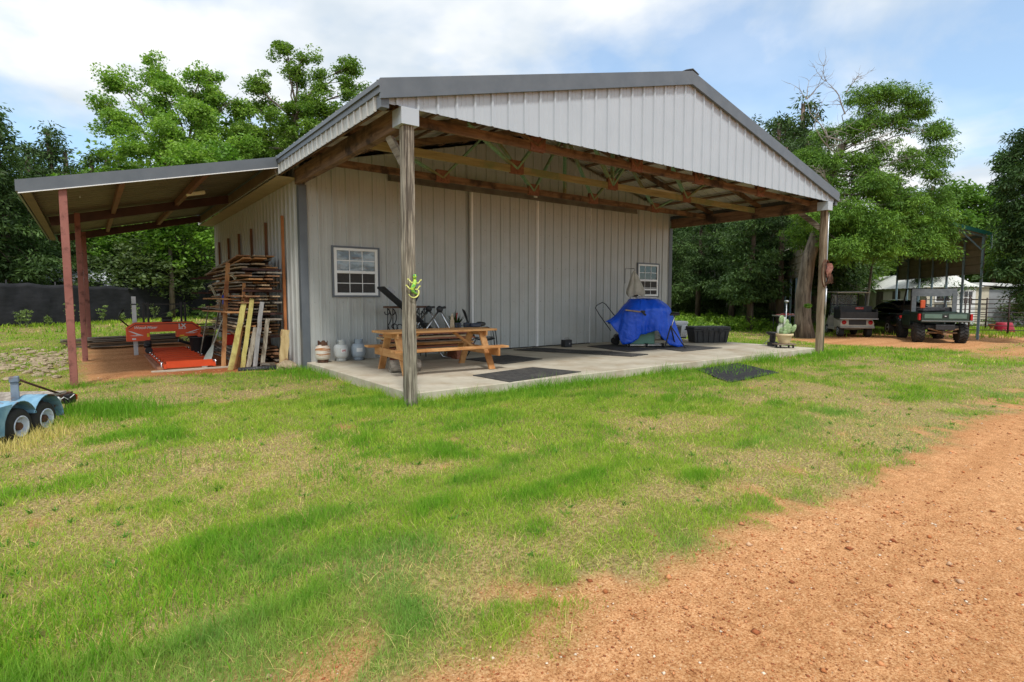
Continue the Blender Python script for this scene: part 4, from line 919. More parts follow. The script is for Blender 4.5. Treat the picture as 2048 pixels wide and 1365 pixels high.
mb = MB(); mb.bar((2.25, 3.95, .80), (2.85, 3.95, .36), .08, .06, bev=.01); mb.bar((2.3, 3.95, .80), (2.52, 3.95, .58), .34, .07, bev=.03); mb.bar((2.75, 3.9, .42), (3.0, 3.9, .30), .42, .10, bev=.04); P_(mb, 'seat_boom', BLACK, it)
mb = MB(); mb.lathe([(.0,-.2),(.05,-.2),(.055,-.1),(.055,.1),(.05,.2),(.0,.2)], (2.38, 3.95, .22), 14, (0,1,0)); mb.lathe([(.0,-.22),(.06,-.2),(.06,.2),(.0,.22)], (2.9, 3.95, .18), 14, (0,1,0)); P_(mb, 'ankle_roller', BLACK, it)
# spiky potted plant
TERR = mat('terracotta', (.42,.14,.06), (.50,.19,.09), 8, .8)
pp = thing('spiky_potted_plant', 'potted plant with long arching strap leaves behind the picnic table', 'potted plant', (3.25, 4.15, .38))
mb = MB(); mb.lathe([(.11,0),(.17,.22),(.19,.22),(.19,.26),(.165,.26),(.15,.2)], (0,0,0), 20); mb.build('pot', TERR, pp)
mb = MB(); mb.b2((-.2,-.2,-.379), (.2,.2,-.36)); [mb.b2((x-.02,y-.02,-.379),(x+.02,y+.02,-.03)) for x in (-.17,.17) for y in (-.17,.17)]; mb.b2((-.21,-.21,-.03),(.21,.21,-.001)); o = mb.build('plant_stool', SX[1]); o.location = (3.25,4.15,.38); tag(o, 'low dark wooden stool carrying the spiky potted plant', 'stool')
V, Fc, Cc = [], [], []; r = np.random.RandomState(3)
for k in range(150):
    a = r.rand()*6.28; l = r.uniform(.28,.55); e = r.uniform(.15,1.3); w = r.uniform(.010,.018); b = len(V); g = r.uniform(.6,1.3); s5 = Vector((-math.sin(a), math.cos(a), 0))
    for i in range(5):
        t_ = i/4; rad = l*t_*math.sin(e); z = .22+l*t_*math.cos(e)-.35*l*t_*t_*math.sin(e); c = Vector((math.cos(a)*rad, math.sin(a)*rad, z)); ww = w*(1-t_**2)+.001
        V += [tuple(c-s5*ww), tuple(c+s5*ww)]; Cc += [(.035*g+.02*t_, .075*g+.02*t_, .02*g)]*2
    Fc += [(b+2*i, b+2*i+1, b+2*i+3, b+2*i+2) for i in range(4)]
LEAF = leaf_mat('leaves'); np_mesh('leaves', V, Fc, LEAF, pp, col=np.array(Cc))
mb = MB(); mb.path([(.02,0,.2),(.03,0,.45),(.05,0,.62)], [.008,.008,.022], 6); mb.build('flower_spike', mat('flower_red', (.30,.03,.02), (.4,.05,.03)), pp)
# small things on the table
zt = .755
mb = MB(); mb.lathe([(.0,0),(.045,0),(.05,.03),(.04,.09),(.045,.13),(.03,.18),(.032,.21),(.02,.24),(.006,.29),(.0,.30)], (2.18, 2.50, zt), 14); tag(mb.build('figurine', mat('figurine_tan', (.34,.27,.17), (.5,.42,.3), 20, .7)), 'slender tan figurine standing on the picnic table', 'figurine')
SLATE = mat('slate_plastic', (.035,.045,.07), (.05,.06,.09), 10, .4)
for (x, y, w, nm, lb, ct_) in ((2.30, 2.12, .13, 'radio', 'small dark blue radio left of its pair on the table', 'radio'), (2.50, 2.10, .10, 'radio', 'small dark blue speaker box right of the radio on the table', 'speaker')):
    t_ = thing(nm, lb, ct_, (x, y+.38, zt)); mb = MB(); mb.b2((-w/2,-.05,0), (w/2,.05,.095), bev=.01); mb.build('case', SLATE, t_)
    mb = MB(); mb.lathe([(.03,0),(.034,.006),(.02,.010)], (-.01,-.05,.05), 14, (0,-1,0)); mb.build('speaker_grille', BLACK, t_)
t_ = thing('cordless_tool', 'dark blue cordless blower lying at the right end of the picnic table', 'power tool', (2.62, 1.86, zt))
t_.location = (2.68, 2.42, zt); mb = MB(); mb.b2((-.12,-.06,0), (.10,.06,.085), bev=.02); mb.build('battery_case', SLATE, t_)
mb = MB(); mb.lathe([(.03,0),(.05,.03),(.052,.12),(.035,.2),(.02,.22)], (.02,0,.06), 14, (1,0,0)); mb.build('motor_housing', BLACK, t_)
# patio chair
SLG = mat('sling_grey', (.055,.07,.085), (.075,.09,.105), 20, .6)
pc = thing('patio_chair', 'grey mesh patio chair with curved metal arms against the barn door', 'chair', (3.92, 3.95, 0), R(62))
mb = MB(); mb.grid(lambda u, v: ((v-.5)*.46, -.24+.46*u, .40-.04*math.sin(u*3.1)), 8, 6); mb.add(*MB().grid(lambda u, v: ((v-.5)*.46, -.24+.46*u, .385-.04*math.sin(u*3.1)), 8, 6).__dict__.get('v') and (MB().grid(lambda u, v: ((v-.5)*.46, -.24+.46*u, .385-.04*math.sin(u*3.1)), 8, 6).v, MB().grid(lambda u, v: ((v-.5)*.46, -.24+.46*u, .385), 8, 6).f)); mb.build('seat', SLG, pc)
mb = MB(); mb.grid(lambda u, v: ((v-.5)*(.46-.1*u), .22+.27*u+.03*math.sin(u*5), .40+.66*u), 10, 6); mb.grid(lambda u, v: ((v-.5)*(.46-.1*u), .235+.27*u+.03*math.sin(u*5), .40+.66*u), 10, 6); mb.build('backrest', SLG, pc)
for s_ in (-1, 1):
    mb = MB(); mb.path([(s_*.25,-.30,.0),(s_*.25,-.27,.40),(s_*.27,-.24,.58),(s_*.28,-.12,.64),(s_*.28,.15,.62),(s_*.26,.27,.50)], .012, 8); mb.path([(s_*.245,-.24,.40),(s_*.245,.22,.39),(s_*.21,.37,.75),(s_*.18,.49,1.06)], .012, 8); mb.path([(s_*.245,.20,.40),(s_*.25,.42,.0)], .012, 8); mb.build('arm_frame', BLACKM, pc)
mb = MB(); mb.path([(-.18,.49,1.06),(0,.50,1.08),(.18,.49,1.06)], .012, 8); mb.build('top_rail', BLACKM, pc)
# small black speaker box at the wall
t_ = thing('speaker_box', 'small black box with a handle standing at the foot of the doors', 'box', (6.9, 4.3, 0)); mb = MB(); mb.b2((-.13,-.09,0), (.13,.09,.2), bev=.012); mb.build('case', BLACK, t_)
mb = MB(); mb.path([(-.09,0,.2),(-.08,0,.245),(.08,0,.245),(.09,0,.2)], .007, 6); mb.lathe([(.02,0),(.02,.004)], (.03,-.09,.1), 12, (0,-1,0)); mb.build('handle', CHROME, t_)
# rubber mats
RM = mat('rubber_mat', (.035,.034,.033), (.075,.072,.068), 14, .85, bump=1, bscale=140, c3=(.12,.11,.095), s3=2, w3=(.5,.75))
def rmat(cs, label, seed, wav=0, m=RM, zf=None):
    mb = MB(); A_, B_, C2, D_2 = [Vector((*c, 0)) for c in cs]; nu, nv = 40, 24
    def f(u, v, z=.014):
        p = (A_*(1-u)+B_*u)*(1-v)+(D_2*(1-u)+C2*u)*v; h = wav*(.5+.5*math.sin(u*nu*1.1+math.sin(v*9)*1.3)) if wav else .0
        if wav: p = p + Vector((math.sin(u*22)*.012, math.sin(u*19)*.015*(1 if v > .5 else -1), 0))
        z0 = float(zf(p.x, p.y)) if zf else 0
        return (p.x, p.y, z0+z+h)
    mb.grid(f, nu, nv)
    e = lambda u, v: f(u, v, .002)
    for k in range(nu-1):
        for v in (0, 1): u0, u1 = k/(nu-1), (k+1)/(nu-1); mb.add([f(u0,v), f(u1,v), e(u1,v), e(u0,v)], [(0,1,2,3)])
    for k in range(nv-1):
        for u in (0, 1): v0, v1 = k/(nv-1), (k+1)/(nv-1); mb.add([f(u,v0), f(u,v1), e(u,v1), e(u,v0)], [(0,1,2,3)])
    o = mb.build('rubber_mat', m, fix=False); tag(o, label, 'mat', 'rubber mats'); return o
rmat([(1.70,1.02),(3.25,1.28),(3.53,.23),(1.75,.03)], 'pebbled grey rubber mat lying at the front edge of the slab', 1)
rmat([(2.95,3.3),(4.25,3.45),(4.36,2.31),(3.1,2.04)], 'dark rubber mat beside the right legs of the picnic table', 2)
rmat([(5.1,4.35),(5.95,4.5),(6.75,2.45),(6.05,2.2)], 'ripply dark rubber mat by the doors, its far half ruffled', 3, wav=.012)
rmat([(6.05,2.17),(6.72,2.42),(7.0,1.55),(6.3,1.45)], 'ripply dark rubber mat joined to the near end of the ruffled one', 3, wav=.006)
rmat([(7.44,4.05),(8.45,4.05),(8.25,2.28),(7.1,2.25)], 'flat dark mat under the left side of the blue-tarped machine', 4)
rmat([(8.5,2.9),(9.85,2.75),(9.99,1.5),(8.27,1.5)], 'flat dark mat under the black stand right of the blue tarp', 5)
rmat([(6.45,-.15),(8.2,-.05),(7.35,-1.45),(5.5,-1.5)], 'black rubber mat lying in the grass in front of the slab', 6, m=mat('black_mat', (.018,.018,.020), (.035,.035,.037), 9, .8, bump=1, bscale=120), zf=lambda x, y: gz(x, y)+.012)

# ---------------------------------------------------------------- machine under the blue tarp
TB = mat('blue_tarp', (.004,.075,.60), (.008,.11,.80), 2.2, .34, spec=.5, bump=4, bscale=6)
mc = Vector((8.70, 3.20, 0)); u_, f_ = RIGHT, FWD
def M_(a, b, z): v = mc + u_*a + f_*b; v.z = z; return v
mt = thing('covered_machine', 'workshop machine on a wheeled green cabinet standing under the blue tarp', 'machine', mc)
CABG = mat('cabinet_green', (.11,.25,.19), (.14,.29,.22), 4, .5); rot = Matrix.Rotation(-YAW, 4, 'Z')
mb = MB(); mb.box(M_(-.05,.05,.33), (.75,.5,.5), rot, .01); P_(mb, 'cabinet', CABG, mt)
mb = MB(); mb.box(M_(.05,.0,.055), (1.0,.55,.05), rot, .01); P_(mb, 'mobile_base', CHROME, mt)
mb = MB(); mb.box(M_(-.05,.1,.78), (1.0,.6,.36), rot, .01); mb.box(M_(.05,.15,1.08), (.5,.4,.26), rot, .02); P_(mb, 'machine_body', BLACKM, mt)
for a in (-.42, .06, .5):
    mb = MB(); mb.lathe([(.0,0),(.05,0),(.055,.02),(.05,.04),(.0,.04)], M_(a,-.3,.055), 16, tuple(u_)); mb.box(M_(a+.02,-.27,.09), (.09,.09,.03), rot, .01); P_(mb, 'caster', BLACKM, mt)
tv = thing('blue_tarp', 'bright blue tarp draped in folds over the workshop machine', 'tarp', mc)
# hem height and reach by angle (a right, b back): 0=right, 90=back, 180=left, 270=front
KEY = [(0,1.02,.22),(18,1.0,.30),(45,.9,.45),(90,.72,.55),(135,.85,.55),(160,1.02,.62),(180,1.04,.70),(196,1.0,.66),(208,.98,.40),(222,.92,.10),(236,.76,.12),(247,.66,.20),(256,.62,.36),(268,.60,.37),(280,.60,.42),(292,.66,.46),(300,.76,.36),(308,.88,.20),(316,.98,.08),(328,1.08,.02),(342,1.12,.02),(352,1.08,.06),(360,1.02,.22)]
def key(a):
    for i in range(len(KEY)-1):
        if KEY[i][0] <= a <= KEY[i+1][0]:
            t_ = (a-KEY[i][0])/(KEY[i+1][0]-KEY[i][0]); t_ = t_*t_*(3-2*t_); return [KEY[i][j]*(1-t_)+KEY[i+1][j]*t_ for j in (1, 2)]
def tarp(u, v):
    a = u*360 % 360; th = R(a); rh, zh = key(a); c, s_ = math.cos(th), math.sin(th)
    # rings: crown -> shoulder -> lower shelf -> hem
    sq = (abs(c)**3.2+abs(s_)**3.2)**(-1/3.2)
    r1, r2 = .40*sq, .70*sq
    z1, z2 = 1.30-.05*(c < -.3), 1.02-.10*max(0, -c)+.04*max(0, c)
    fold = (1-2*abs(math.sin(th*3.5+.6+v*.5)))*.6+math.sin(th*11+2.1)*.3+.25*math.sin(th*23+v*3)
    if v < .25: t_ = v/.25; r = r1*t_; z = 1.31-.015*t_
    elif v < .5: t_ = (v-.25)/.25; r = r1+(r2-r1)*t_; z = z1*(1-t_)+z2*t_+.02*math.sin(t_*3.14)
    else:
        t_ = (v-.5)/.5; r = r2+(max(rh*.97, r2*.6)-r2)*t_**1.1; z = z2+(zh-z2)*t_**1.05; 
    amp = .06*max(0, v-.30)/.70; r += fold*amp*1.6
    cx = .04+(-.12)*(v < .25)*0
    p = M_(cx+r*c, r*s_*.72, max(z+.015*math.sin(th*7+v*9), .012+.01*abs(fold))); return p
mb = MB(); mb.grid(tarp, 180, 34); o = P_(mb, 'tarp_sheet', TB, tv); so_ = o.modifiers.new('s', 'SOLIDIFY'); so_.thickness = .006; so_.offset = 1
mb = MB()
for k in range(26):
    a = k/26; p = Vector(tarp(a, .985)); mb.lathe([(.006,0),(.011,.002),(.006,.004)], p, 8, (p-mc).normalized())
# dust collector bag on top
BAG = mat('canvas_bag', (.34,.32,.27), (.46,.43,.37), 5, .85, bump=.5, bscale=18)
bt = thing('dust_bag', 'limp grey canvas dust bag hanging in a cone above the blue tarp', 'bag', M_(.02, .12, 1.3))
def bag(u, v):
    th = 2*math.pi*u; k = v**.8; r = .02+.25*k*(1-.22*(v > .85)*(v-.85)/.15); r *= 1+.22*math.sin(th*5+1)*k*.8+.1*math.sin(th*8+v*3); return M_(-.20+r*math.cos(th)+.05*v, .15+r*.7*math.sin(th), 2.10-.70*v+.03*math.sin(th*3)*k)
mb = MB(); mb.grid(bag, 72, 24); P_(mb, 'bag_cloth', BAG, bt)
mb = MB(); mb.path([M_(-.18,.15,2.1), M_(-.18,.2,2.16), M_(-.43,.24,2.16), M_(-.43,.24,1.75)], .009, 6); P_(mb, 'hanger_wire', BLACKM, bt)
mb = MB(); mb.box(M_(.10,.0,1.36), (.55,.25,.03), Matrix.Rotation(-YAW, 4, 'Z') @ Matrix.Rotation(.04, 4, 'Y'), .008); P_(mb, 'base_plate', GALV, bt)
# flat bar tool on tarp
t_ = thing('clamp_bar', 'black and tan bar clamp lying across the front of the blue tarp', 'clamp', M_(-.3, -.45, .95)); mb = MB(); mb.bar(M_(-.55,-.47,1.02), M_(-.12,-.55,.97), .05, .035, bev=.005); P_(mb, 'bar', wood('clamp_tan', (.30,.22,.13), (.4,.3,.18), 'x'), t_); mb = MB(); mb.bar(M_(-.15,-.56,1.0), M_(-.02,-.60,.88), .05, .05, bev=.01); mb.box(M_(-.08,-.58,.98), (.08,.05,.06), rot, .01); P_(mb, 'clamp_head', BLACK, t_)
# mower-like handle, left
t_ = thing('push_handle_cart', 'black tubular push handle with control levers left of the tarp', 'push mower', M_(-1.0, .5, 0))
mb = MB(); mb.path([M_(-.80,.30,.42), M_(-1.12,.30,.86), M_(-1.24,.32,1.06), M_(-1.20,.36,1.13), M_(-1.0,.58,1.22), M_(-.90,.60,1.16), M_(-.55,.6,.72)], .013, 8); P_(mb, 'handle_bar', BLACKM, t_)
mb = MB(); mb.path([M_(-1.14,.40,1.12), M_(-1.08,.42,1.02), M_(-.90,.6,1.05), M_(-.82,.62,1.12)], .006, 6); mb.path([M_(-1.14,.40,1.13), M_(-1.18,.40,1.22)], .006, 6); P_(mb, 'control_lever', GALV, t_)
mb = MB(); mb.box(M_(-.45,.55,.22), (.4,.4,.16), rot, .05); P_(mb, 'deck', BLACKM, t_)
for a, b in ((-.62,.38),(-.62,.72),(-.25,.38),(-.25,.72)):
    mb = MB(); mb.lathe([(.0,0),(.08,0),(.1,.01),(.1,.04),(.08,.05),(.0,.05)], M_(a,b,.1), 18, tuple(f_)); P_(mb, 'wheel', RUBBER, t_)
# roller stand tripod
t_ = thing('roller_stand', 'black folding roller stand on spread legs right of the tarp', 'stand', M_(.78,-.55,0))
mb = MB(); mb.box(M_(.74,-.62,.90), (.26,.06,.05), rot, .01); mb.lathe([(.0,-.11),(.02,-.11),(.02,.11),(.0,.11)], M_(.74,-.62,.945), 14, tuple(u_)); P_(mb, 'roller_head', BLACKM, t_)
mb = MB(); mb.tube(M_(.74,-.62,.88), M_(.64,-.62,.50), .016); P_(mb, 'mast', CHROME, t_)
for q in (M_(.46,-.72,.01), M_(1.02,-.70,.01), M_(.86,-.35,.01)):
    mb = MB(); mb.bar(M_(.64,-.62,.60), q, .03, .03, bev=.004); mb.bar(q-Vector((.06,0,0)), q+Vector((.06,0,.012)), .03, .02); P_(mb, 'leg', BLACKM, t_)
mb = MB(); mb.lathe([(.03,0),(.03,.06)], M_(.64,-.62,.5), 12); P_(mb, 'collar', BLACK, t_)
# cooler, bin, tool chest
t_ = thing('cooler', 'white wheeled cooler chest standing behind the black tool chest', 'cooler', (11.45, 4.25, 0), -YAW)
mb = MB(); mb.b2((-.42,-.24,.09), (.42,.24,.50), bev=.02); mb.build('tub_body', mat('bright_white', (.85,.86,.87), None, 4, .4), t_); mb = MB(); mb.b2((-.44,-.26,.502), (.44,.26,.60), bev=.025); mb.build('lid', mat('bright_white', (.85,.86,.87), None, 4, .4), t_)
for x in (-.36, .10): mb = MB(); mb.lathe([(.0,0),(.08,0),(.09,.01),(.09,.05),(.0,.05)], (x,-.245,.10), 18, (0,-1,0)); mb.build('wheel', RUBBER, t_)
mb = MB(); mb.b2((-.3,-.26,.06), (.38,.2,.089)); mb.build('base_rail', BLACK, t_)
t_ = thing('metal_bin', 'dull galvanised metal bin between the tarp and the white cooler', 'bin', (10.35, 3.35, 0)); mb = MB(); mb.lathe([(.17,0),(.18,.01),(.215,.50),(.225,.50),(.225,.53),(.205,.53),(.165,.02)], (0,0,0), 32); mb.build('bin_body', mat('dull_zinc', (.16,.18,.19), (.24,.26,.27), 8, .5, .5, stretch=(1,1,.2)), t_)
mb = MB(); mb.path([(-.22,0,.4),(-.26,0,.38),(-.26,0,.3),(-.21,0,.28)], .008, 6); mb.build('handle', GALV, t_)
t_ = thing('tool_chest', 'long black ribbed plastic tool chest with an overhanging lid', 'tool chest', (11.42, 2.92, 0), -YAW+.12)
CHB = mat('chest_black', (.022,.024,.027), (.04,.042,.046), 10, .5, c3=(.10,.10,.10), s3=5, w3=(.66,.7)); mb = MB(); vs = []
mb.add([(-.50,-.24,.01),(.50,-.24,.01),(.50,.24,.01),(-.50,.24,.01),(-.55,-.27,.36),(.55,-.27,.36),(.55,.27,.36),(-.55,.27,.36)], [(0,3,2,1),(4,5,6,7),(0,1,5,4),(1,2,6,5),(2,3,7,6),(3,0,4,7)])
for k in range(6): x = -.42+.168*k; mb.bar((x,-.245,.03), (x*1.06,-.274,.34), .05, .014)
mb.build('chest_body', CHB, t_); mb = MB(); mb.b2((-.60,-.31,.362), (.60,.31,.40), bev=.01); mb.b2((-.585,-.295,.401), (.585,.295,.49), bev=.02)
for x in (-.3,-.1,.1,.3): mb.b2((x-.05,-.303,.402), (x+.05,-.296,.46))
mb.build('lid', CHB, t_)
for x in (-.25, .25): mb = MB(); mb.b2((x-.05,-.325,.31), (x+.05,-.311,.42), bev=.004); mb.build('latch', BLACKM, t_)
# cactus pot on dolly
t_ = thing('plant_dolly', 'low brown wheeled plant dolly on the slab under the cactus pot', 'plant dolly', (11.4, .55, 0)); mb = MB(); mb.box((0,0,.10), (.50,.36,.03), Matrix.Rotation(-YAW,4,'Z'), .005); mb.build('platform', sb[2], t_)
for k in range(4):
    p = RIGHT*(.17*(1,1,-1,-1)[k])+FWD*(.12*(1,-1,1,-1)[k]); mb = MB(); mb.lathe([(.0,0),(.035,0),(.035,.025),(.0,.025)], (p.x,p.y,.036), 14, tuple(RIGHT)); mb.box((p.x,p.y,.073), (.05,.05,.02)); mb.build('caster', BLACKM, t_)
t_ = thing('cactus_pot', 'prickly pear cactus in a cream ribbed pot near the slab corner', 'potted cactus', (11.4, .55, .117)); CREAM = mat('cream_pot', (.58,.44,.25), (.68,.55,.34), 6, .7)
mb = MB(); mb.lathe([(.13,0),(.14,.02),(.165,.15),(.17,.16),(.185,.20),(.215,.205),(.22,.27),(.20,.27),(.19,.22)], (0,0,0), 30); mb.build('pot', CREAM, t_)
mb = MB(); mb.lathe([(.0,.235),(.19,.24)], (0,0,0), 20); mb.build('soil', RUST, t_)
CAC = mat('cactus_green', (.16,.26,.10), (.28,.38,.18), 14, .6, c3=(.42,.48,.30), s3=25, w3=(.56,.6)); CAC2 = mat('cactus_pale', (.38,.42,.34), (.5,.53,.45), 14, .7)
def pad(cx_, cy_, cz_, rx, rz_, tilt, yaw, m=CAC, nm='cactus_pad', fat=.035):
    mb = MB(); d = (RIGHT*math.cos(yaw)+FWD*math.sin(yaw)); nrm = Vector((-d.y, d.x, 0)); q = Matrix.Rotation(tilt, 3, nrm)
    n1_, n2_ = 9, 16; vs = []; 
    for i in range(n1_+1):
        ph = math.pi*i/n1_
        for k in range(n2_):
            th = 2*math.pi*k/n2_; v = d*(rx*math.sin(ph)*math.cos(th)*(1+.15*math.cos(ph))) + nrm*(fat*math.sin(ph)*math.sin(th)) + Vector((0,0,-rz_*math.cos(ph))); vs.append(Vector((cx_,cy_,cz_)) + q @ (v+Vector((0,0,rz_))))
    mb.add(vs, [(i*n2_+k, i*n2_+(k+1)%n2_, (i+1)*n2_+(k+1)%n2_, (i+1)*n2_+k) for i in range(n1_) for k in range(n2_)], True); mb.build(nm, m, t_)
for a, b, z, rx, rz_, ti, ya in ((.04,-.03,.25,.12,.16,.05,.1),(.13,.03,.26,.10,.14,.22,.5),(-.05,.0,.24,.09,.10,-.2,-.3),(.06,.05,.50,.07,.08,.2,.2),(.17,-.04,.3,.06,.12,.4,-.2),(-.02,-.08,.24,.07,.06,-.4,.2),(-.09,.0,.55,.085,.11,-.05,.2)):
    p = RIGHT*a+FWD*b; pad(p.x, p.y, z, rx, rz_, ti, ya)
for a, z, h in ((-.12,.24,.16),(-.07,.24,.22),(-.15,.24,.12)): p = RIGHT*a+FWD*.05; pad(p.x, p.y, z, .04, h, -.03, 0, CAC2, 'cactus_column', .04)
mb = MB(); p = RIGHT*-.02; mb.path([(p.x,p.y,.4),(p.x,p.y,.72)], .03, 10); mb.build('cactus_stem', CAC2, t_)
# second dark pot behind the cactus
t_ = thing('dark_bowl', 'small black bowl planter on the slab just left of the cactus', 'planter', (11.72, 1.05, .12)); mb = MB(); mb.b2((-.1,-.1,-.119),(.1,.1,-.002)); mb.lathe([(.07,0),(.08,.02),(.08,.17),(.15,.22),(.17,.27),(.15,.27),(.12,.22)], (0,0,0), 22); mb.build('bowl', BLACK, t_)
# gecko ornament
GK = [mat('gecko_green', (.10,.42,.08), (.45,.62,.06), 30, .35, lo=.45, hi=.55), mat('gecko_yellow', (.62,.62,.12), (.75,.75,.30), 30, .35), mat('gecko_teal', (.02,.28,.30), None, 9, .35)]
t_ = thing('gecko_ornament', 'glossy green and yellow gecko ornament hung on the corner post', 'ornament', (-.02, -.155, 1.44)); t_.scale = (.85,)*3
mb = MB(); body = [(.02,.0,.20),(.03,-.01,.15),(.0,-.02,.09),(-.03,-.02,.04),(-.02,-.02,.0),(.02,-.02,-.03),(.06,-.01,-.045)]; mb.path(body, [.02,.03,.034,.032,.026,.018,.014], 12); mb.build('body', GK[0], t_)
mb = MB(); tail = [(.09*math.cos(a)+.0, -.012, -.02+.085*math.sin(a)) for a in [R(20-14*k) for k in range(14)]]; mb.path([(.10,-.01,.0)]+tail, [.013]+[.018-.001*k for k in range(14)], 10); mb.build('tail', GK[1], t_)
mb = MB(); mb.lathe([(.0,0),(.025,.01),(.034,.04),(.025,.07),(.0,.085)], (.02,-.01,.19), 14, (.1,0,1)); mb.build('head', GK[0], t_)
for px_, pz_, s_ in ((.0,.14,-1),(.04,.13,1),(-.03,.04,-1),(.02,.03,1)):
    mb = MB(); e = (px_+s_*.075, -.01, pz_+.035); mb.path([(px_,-.01,pz_),(px_+s_*.045,-.015,pz_-.005),e], [.014,.011,.009], 8)
    for q in (-1,0,1): mb.path([e, (e[0]+s_*.02+q*.012, -.008, e[2]+.022-abs(q)*.006)], [.006,.009], 6)
    mb.build('leg', GK[1], t_)
for s_ in (-1, 1): mb = MB(); mb.lathe([(.0,0),(.009,.004),(.0,.010)], (.02+s_*.018,-.04,.25), 8, (0,-1,0)); mb.build('eye', GK[2], t_)
# ropes and tack on the right post
SAD = mat('tack_leather', (.15,.05,.035), (.30,.12,.09), 12, .7, c3=(.34,.17,.13), s3=6, w3=(.5,.62))
t_ = thing('hanging_tack', 'reddish leather straps and rope coil hanging on the far post', 'tack', (12.13, -.12, 2.0)); mb = MB()
mb.path([(12.07+.17*math.cos(a), -.13, 2.0+.36*math.sin(a)) for a in [R(15*k) for k in range(25)]], .018, 8); mb.path([(12.10+.15*math.cos(a), -.16, 2.03+.31*math.sin(a)) for a in [R(15*k) for k in range(25)]], .014, 8); P_(mb, 'coil', RUST, t_)
mb = MB(); mb.grid(lambda u, v: (12.12+.24*v+.03*math.sin(u*8), -.15-.09*math.sin(v*3.1)*(.6+.4*math.sin(u*5)), 2.26-.36*u-.1*v*u), 12, 10); mb.grid(lambda u, v: (12.12+.24*v+.03*math.sin(u*8), -.13, 2.26-.36*u-.1*v*u), 12, 10); P_(mb, 'leather_flap', SAD, t_)
for k in range(5): mb = MB(); x = 12.2+.045*k; mb.path([(x,-.16,1.98),(x+.02*(k-2)*.6,-.18,1.86),(x+.03*(k-2),-.17,1.74-.02*(k%2))], .011, 6); P_(mb, 'strap', RUST, t_)
# pole stand and rod frame behind the slab edge
t_ = thing('metal_post_stand', 'thin galvanised pole with a round cap and triangular rods past the slab', 'pole', (13.3, 1.7, -.2)); b0 = Vector((*far(1572, 17.2), 0)); bl = Vector((*far(1521, 17.2), -.19)); t_.location = (b0.x, b0.y, -.2)
mb = MB(); mb.tube((b0.x, b0.y, -.25), (b0.x, b0.y, 1.22), .015); P_(mb, 'pole', GALV, t_)
mb = MB(); mb.lathe([(.02,0),(.06,.02),(.07,.05),(.04,.07),(.01,.075)], (b0.x, b0.y, 1.2), 16); P_(mb, 'cap', GALV, t_)
mb = MB(); mb.tube(bl, (b0.x-.05, b0.y, .52), .012); P_(mb, 'rod', GALV, t_); mb = MB(); mb.tube(bl, (b0.x-.05, b0.y, .0), .012); P_(mb, 'rod', GALV, t_)
# ---------------------------------------------------------------- carport and vehicles on the right
CH_ = R(54); cf = Vector((math.sin(CH_), math.cos(CH_), 0)); cl = Vector((-cf.y, cf.x, 0))       # forward (away), left
co = Vector((23.9, -.6, -.27))
BLUEG = mat('blue_grey_steel', (.14,.22,.27), (.20,.29,.34), 4, .5); GREENR = mat('green_roof', (.02,.14,.11), (.03,.18,.14), 4, .4)
cp = thing('carport', 'tall open carport with blue-grey posts, green roof edge and beige upper side panels', 'carport', co)
def C_(a, b, z): v = co + cf*a + cl*b; v.z = z; return v
WID = 5.9
for side in (0, 1):
    for k in range(7):
        mb = MB(); b = WID*side; z0 = float(gz(C_(1.5*k, b, 0).x, C_(1.5*k, b, 0).y))-.1
        mb.bar(C_(1.5*k, b, z0), C_(1.5*k, b, 3.7), .075, .075); P_(mb, 'post', BLUEG, cp)
        mb = MB(); s_ = 1 if side == 0 else -1; mb.bar(C_(1.5*k, b+s_*.02, 3.15), C_(1.5*k, b+s_*.75, 3.92), .05, .05); P_(mb, 'brace', BLUEG, cp)
    mb = MB(); b = WID*side; sheet(mb, C_(-.05, b+(-.045 if side == 0 else .045), 2.28), Z3, tuple(cf), tuple(cl*(-1 if side == 0 else 1)), 1.45, 0, 9.2, rib=.03); P_(mb, 'side_panel', mat('beige_panel', (.30,.25,.17), (.40,.34,.25), 2, .5), cp)
    mb = MB(); mb.bar(C_(-.06, b, 3.73), C_(9.15, b, 3.73), .09, .09); P_(mb, 'eave_rail', BLUEG, cp)
for s_ in (0, 1):
    mb = MB(); e = C_(-.2, -.15 if s_ == 0 else WID+.15, 3.72); r_ = C_(-.2, WID/2, 4.75); v = (r_-e); Ls = v.length; v.normalize(); w = cf.cross(v) if s_ == 1 else v.cross(cf)
    w = Vector(w); w = w if w.z > 0 else -w
    sheet(mb, e, tuple(cf), tuple(v), tuple(w), 9.5, 0, Ls, rib=.03); P_(mb, 'roof', UNDER, cp)
    mb = MB(); mb.bar(e+w*.03, r_+w*.03, .04, .14, up=(0,0,1)); P_(mb, 'roof_trim', GREENR, cp)
    for k in range(7): mb = MB(); mb.bar(e+cf*(.2+1.5*k)-w*.08, r_+cf*(.2+1.5*k)-w*.08, .06, .06); P_(mb, 'roof_rib', BLUEG, cp)
mb = MB(); mb.bar(C_(-.21, -.16, 3.2), C_(-.21, -.16, 3.76), .05, .1); P_(mb, 'corner_trim', GREENR, cp)
def local(name, label, cat, px, depth, head, z=None):
    x, y = far(px, depth); return thing(name, label, cat, (x, y, float(gz(x, y)) if z is None else z), -R(head))
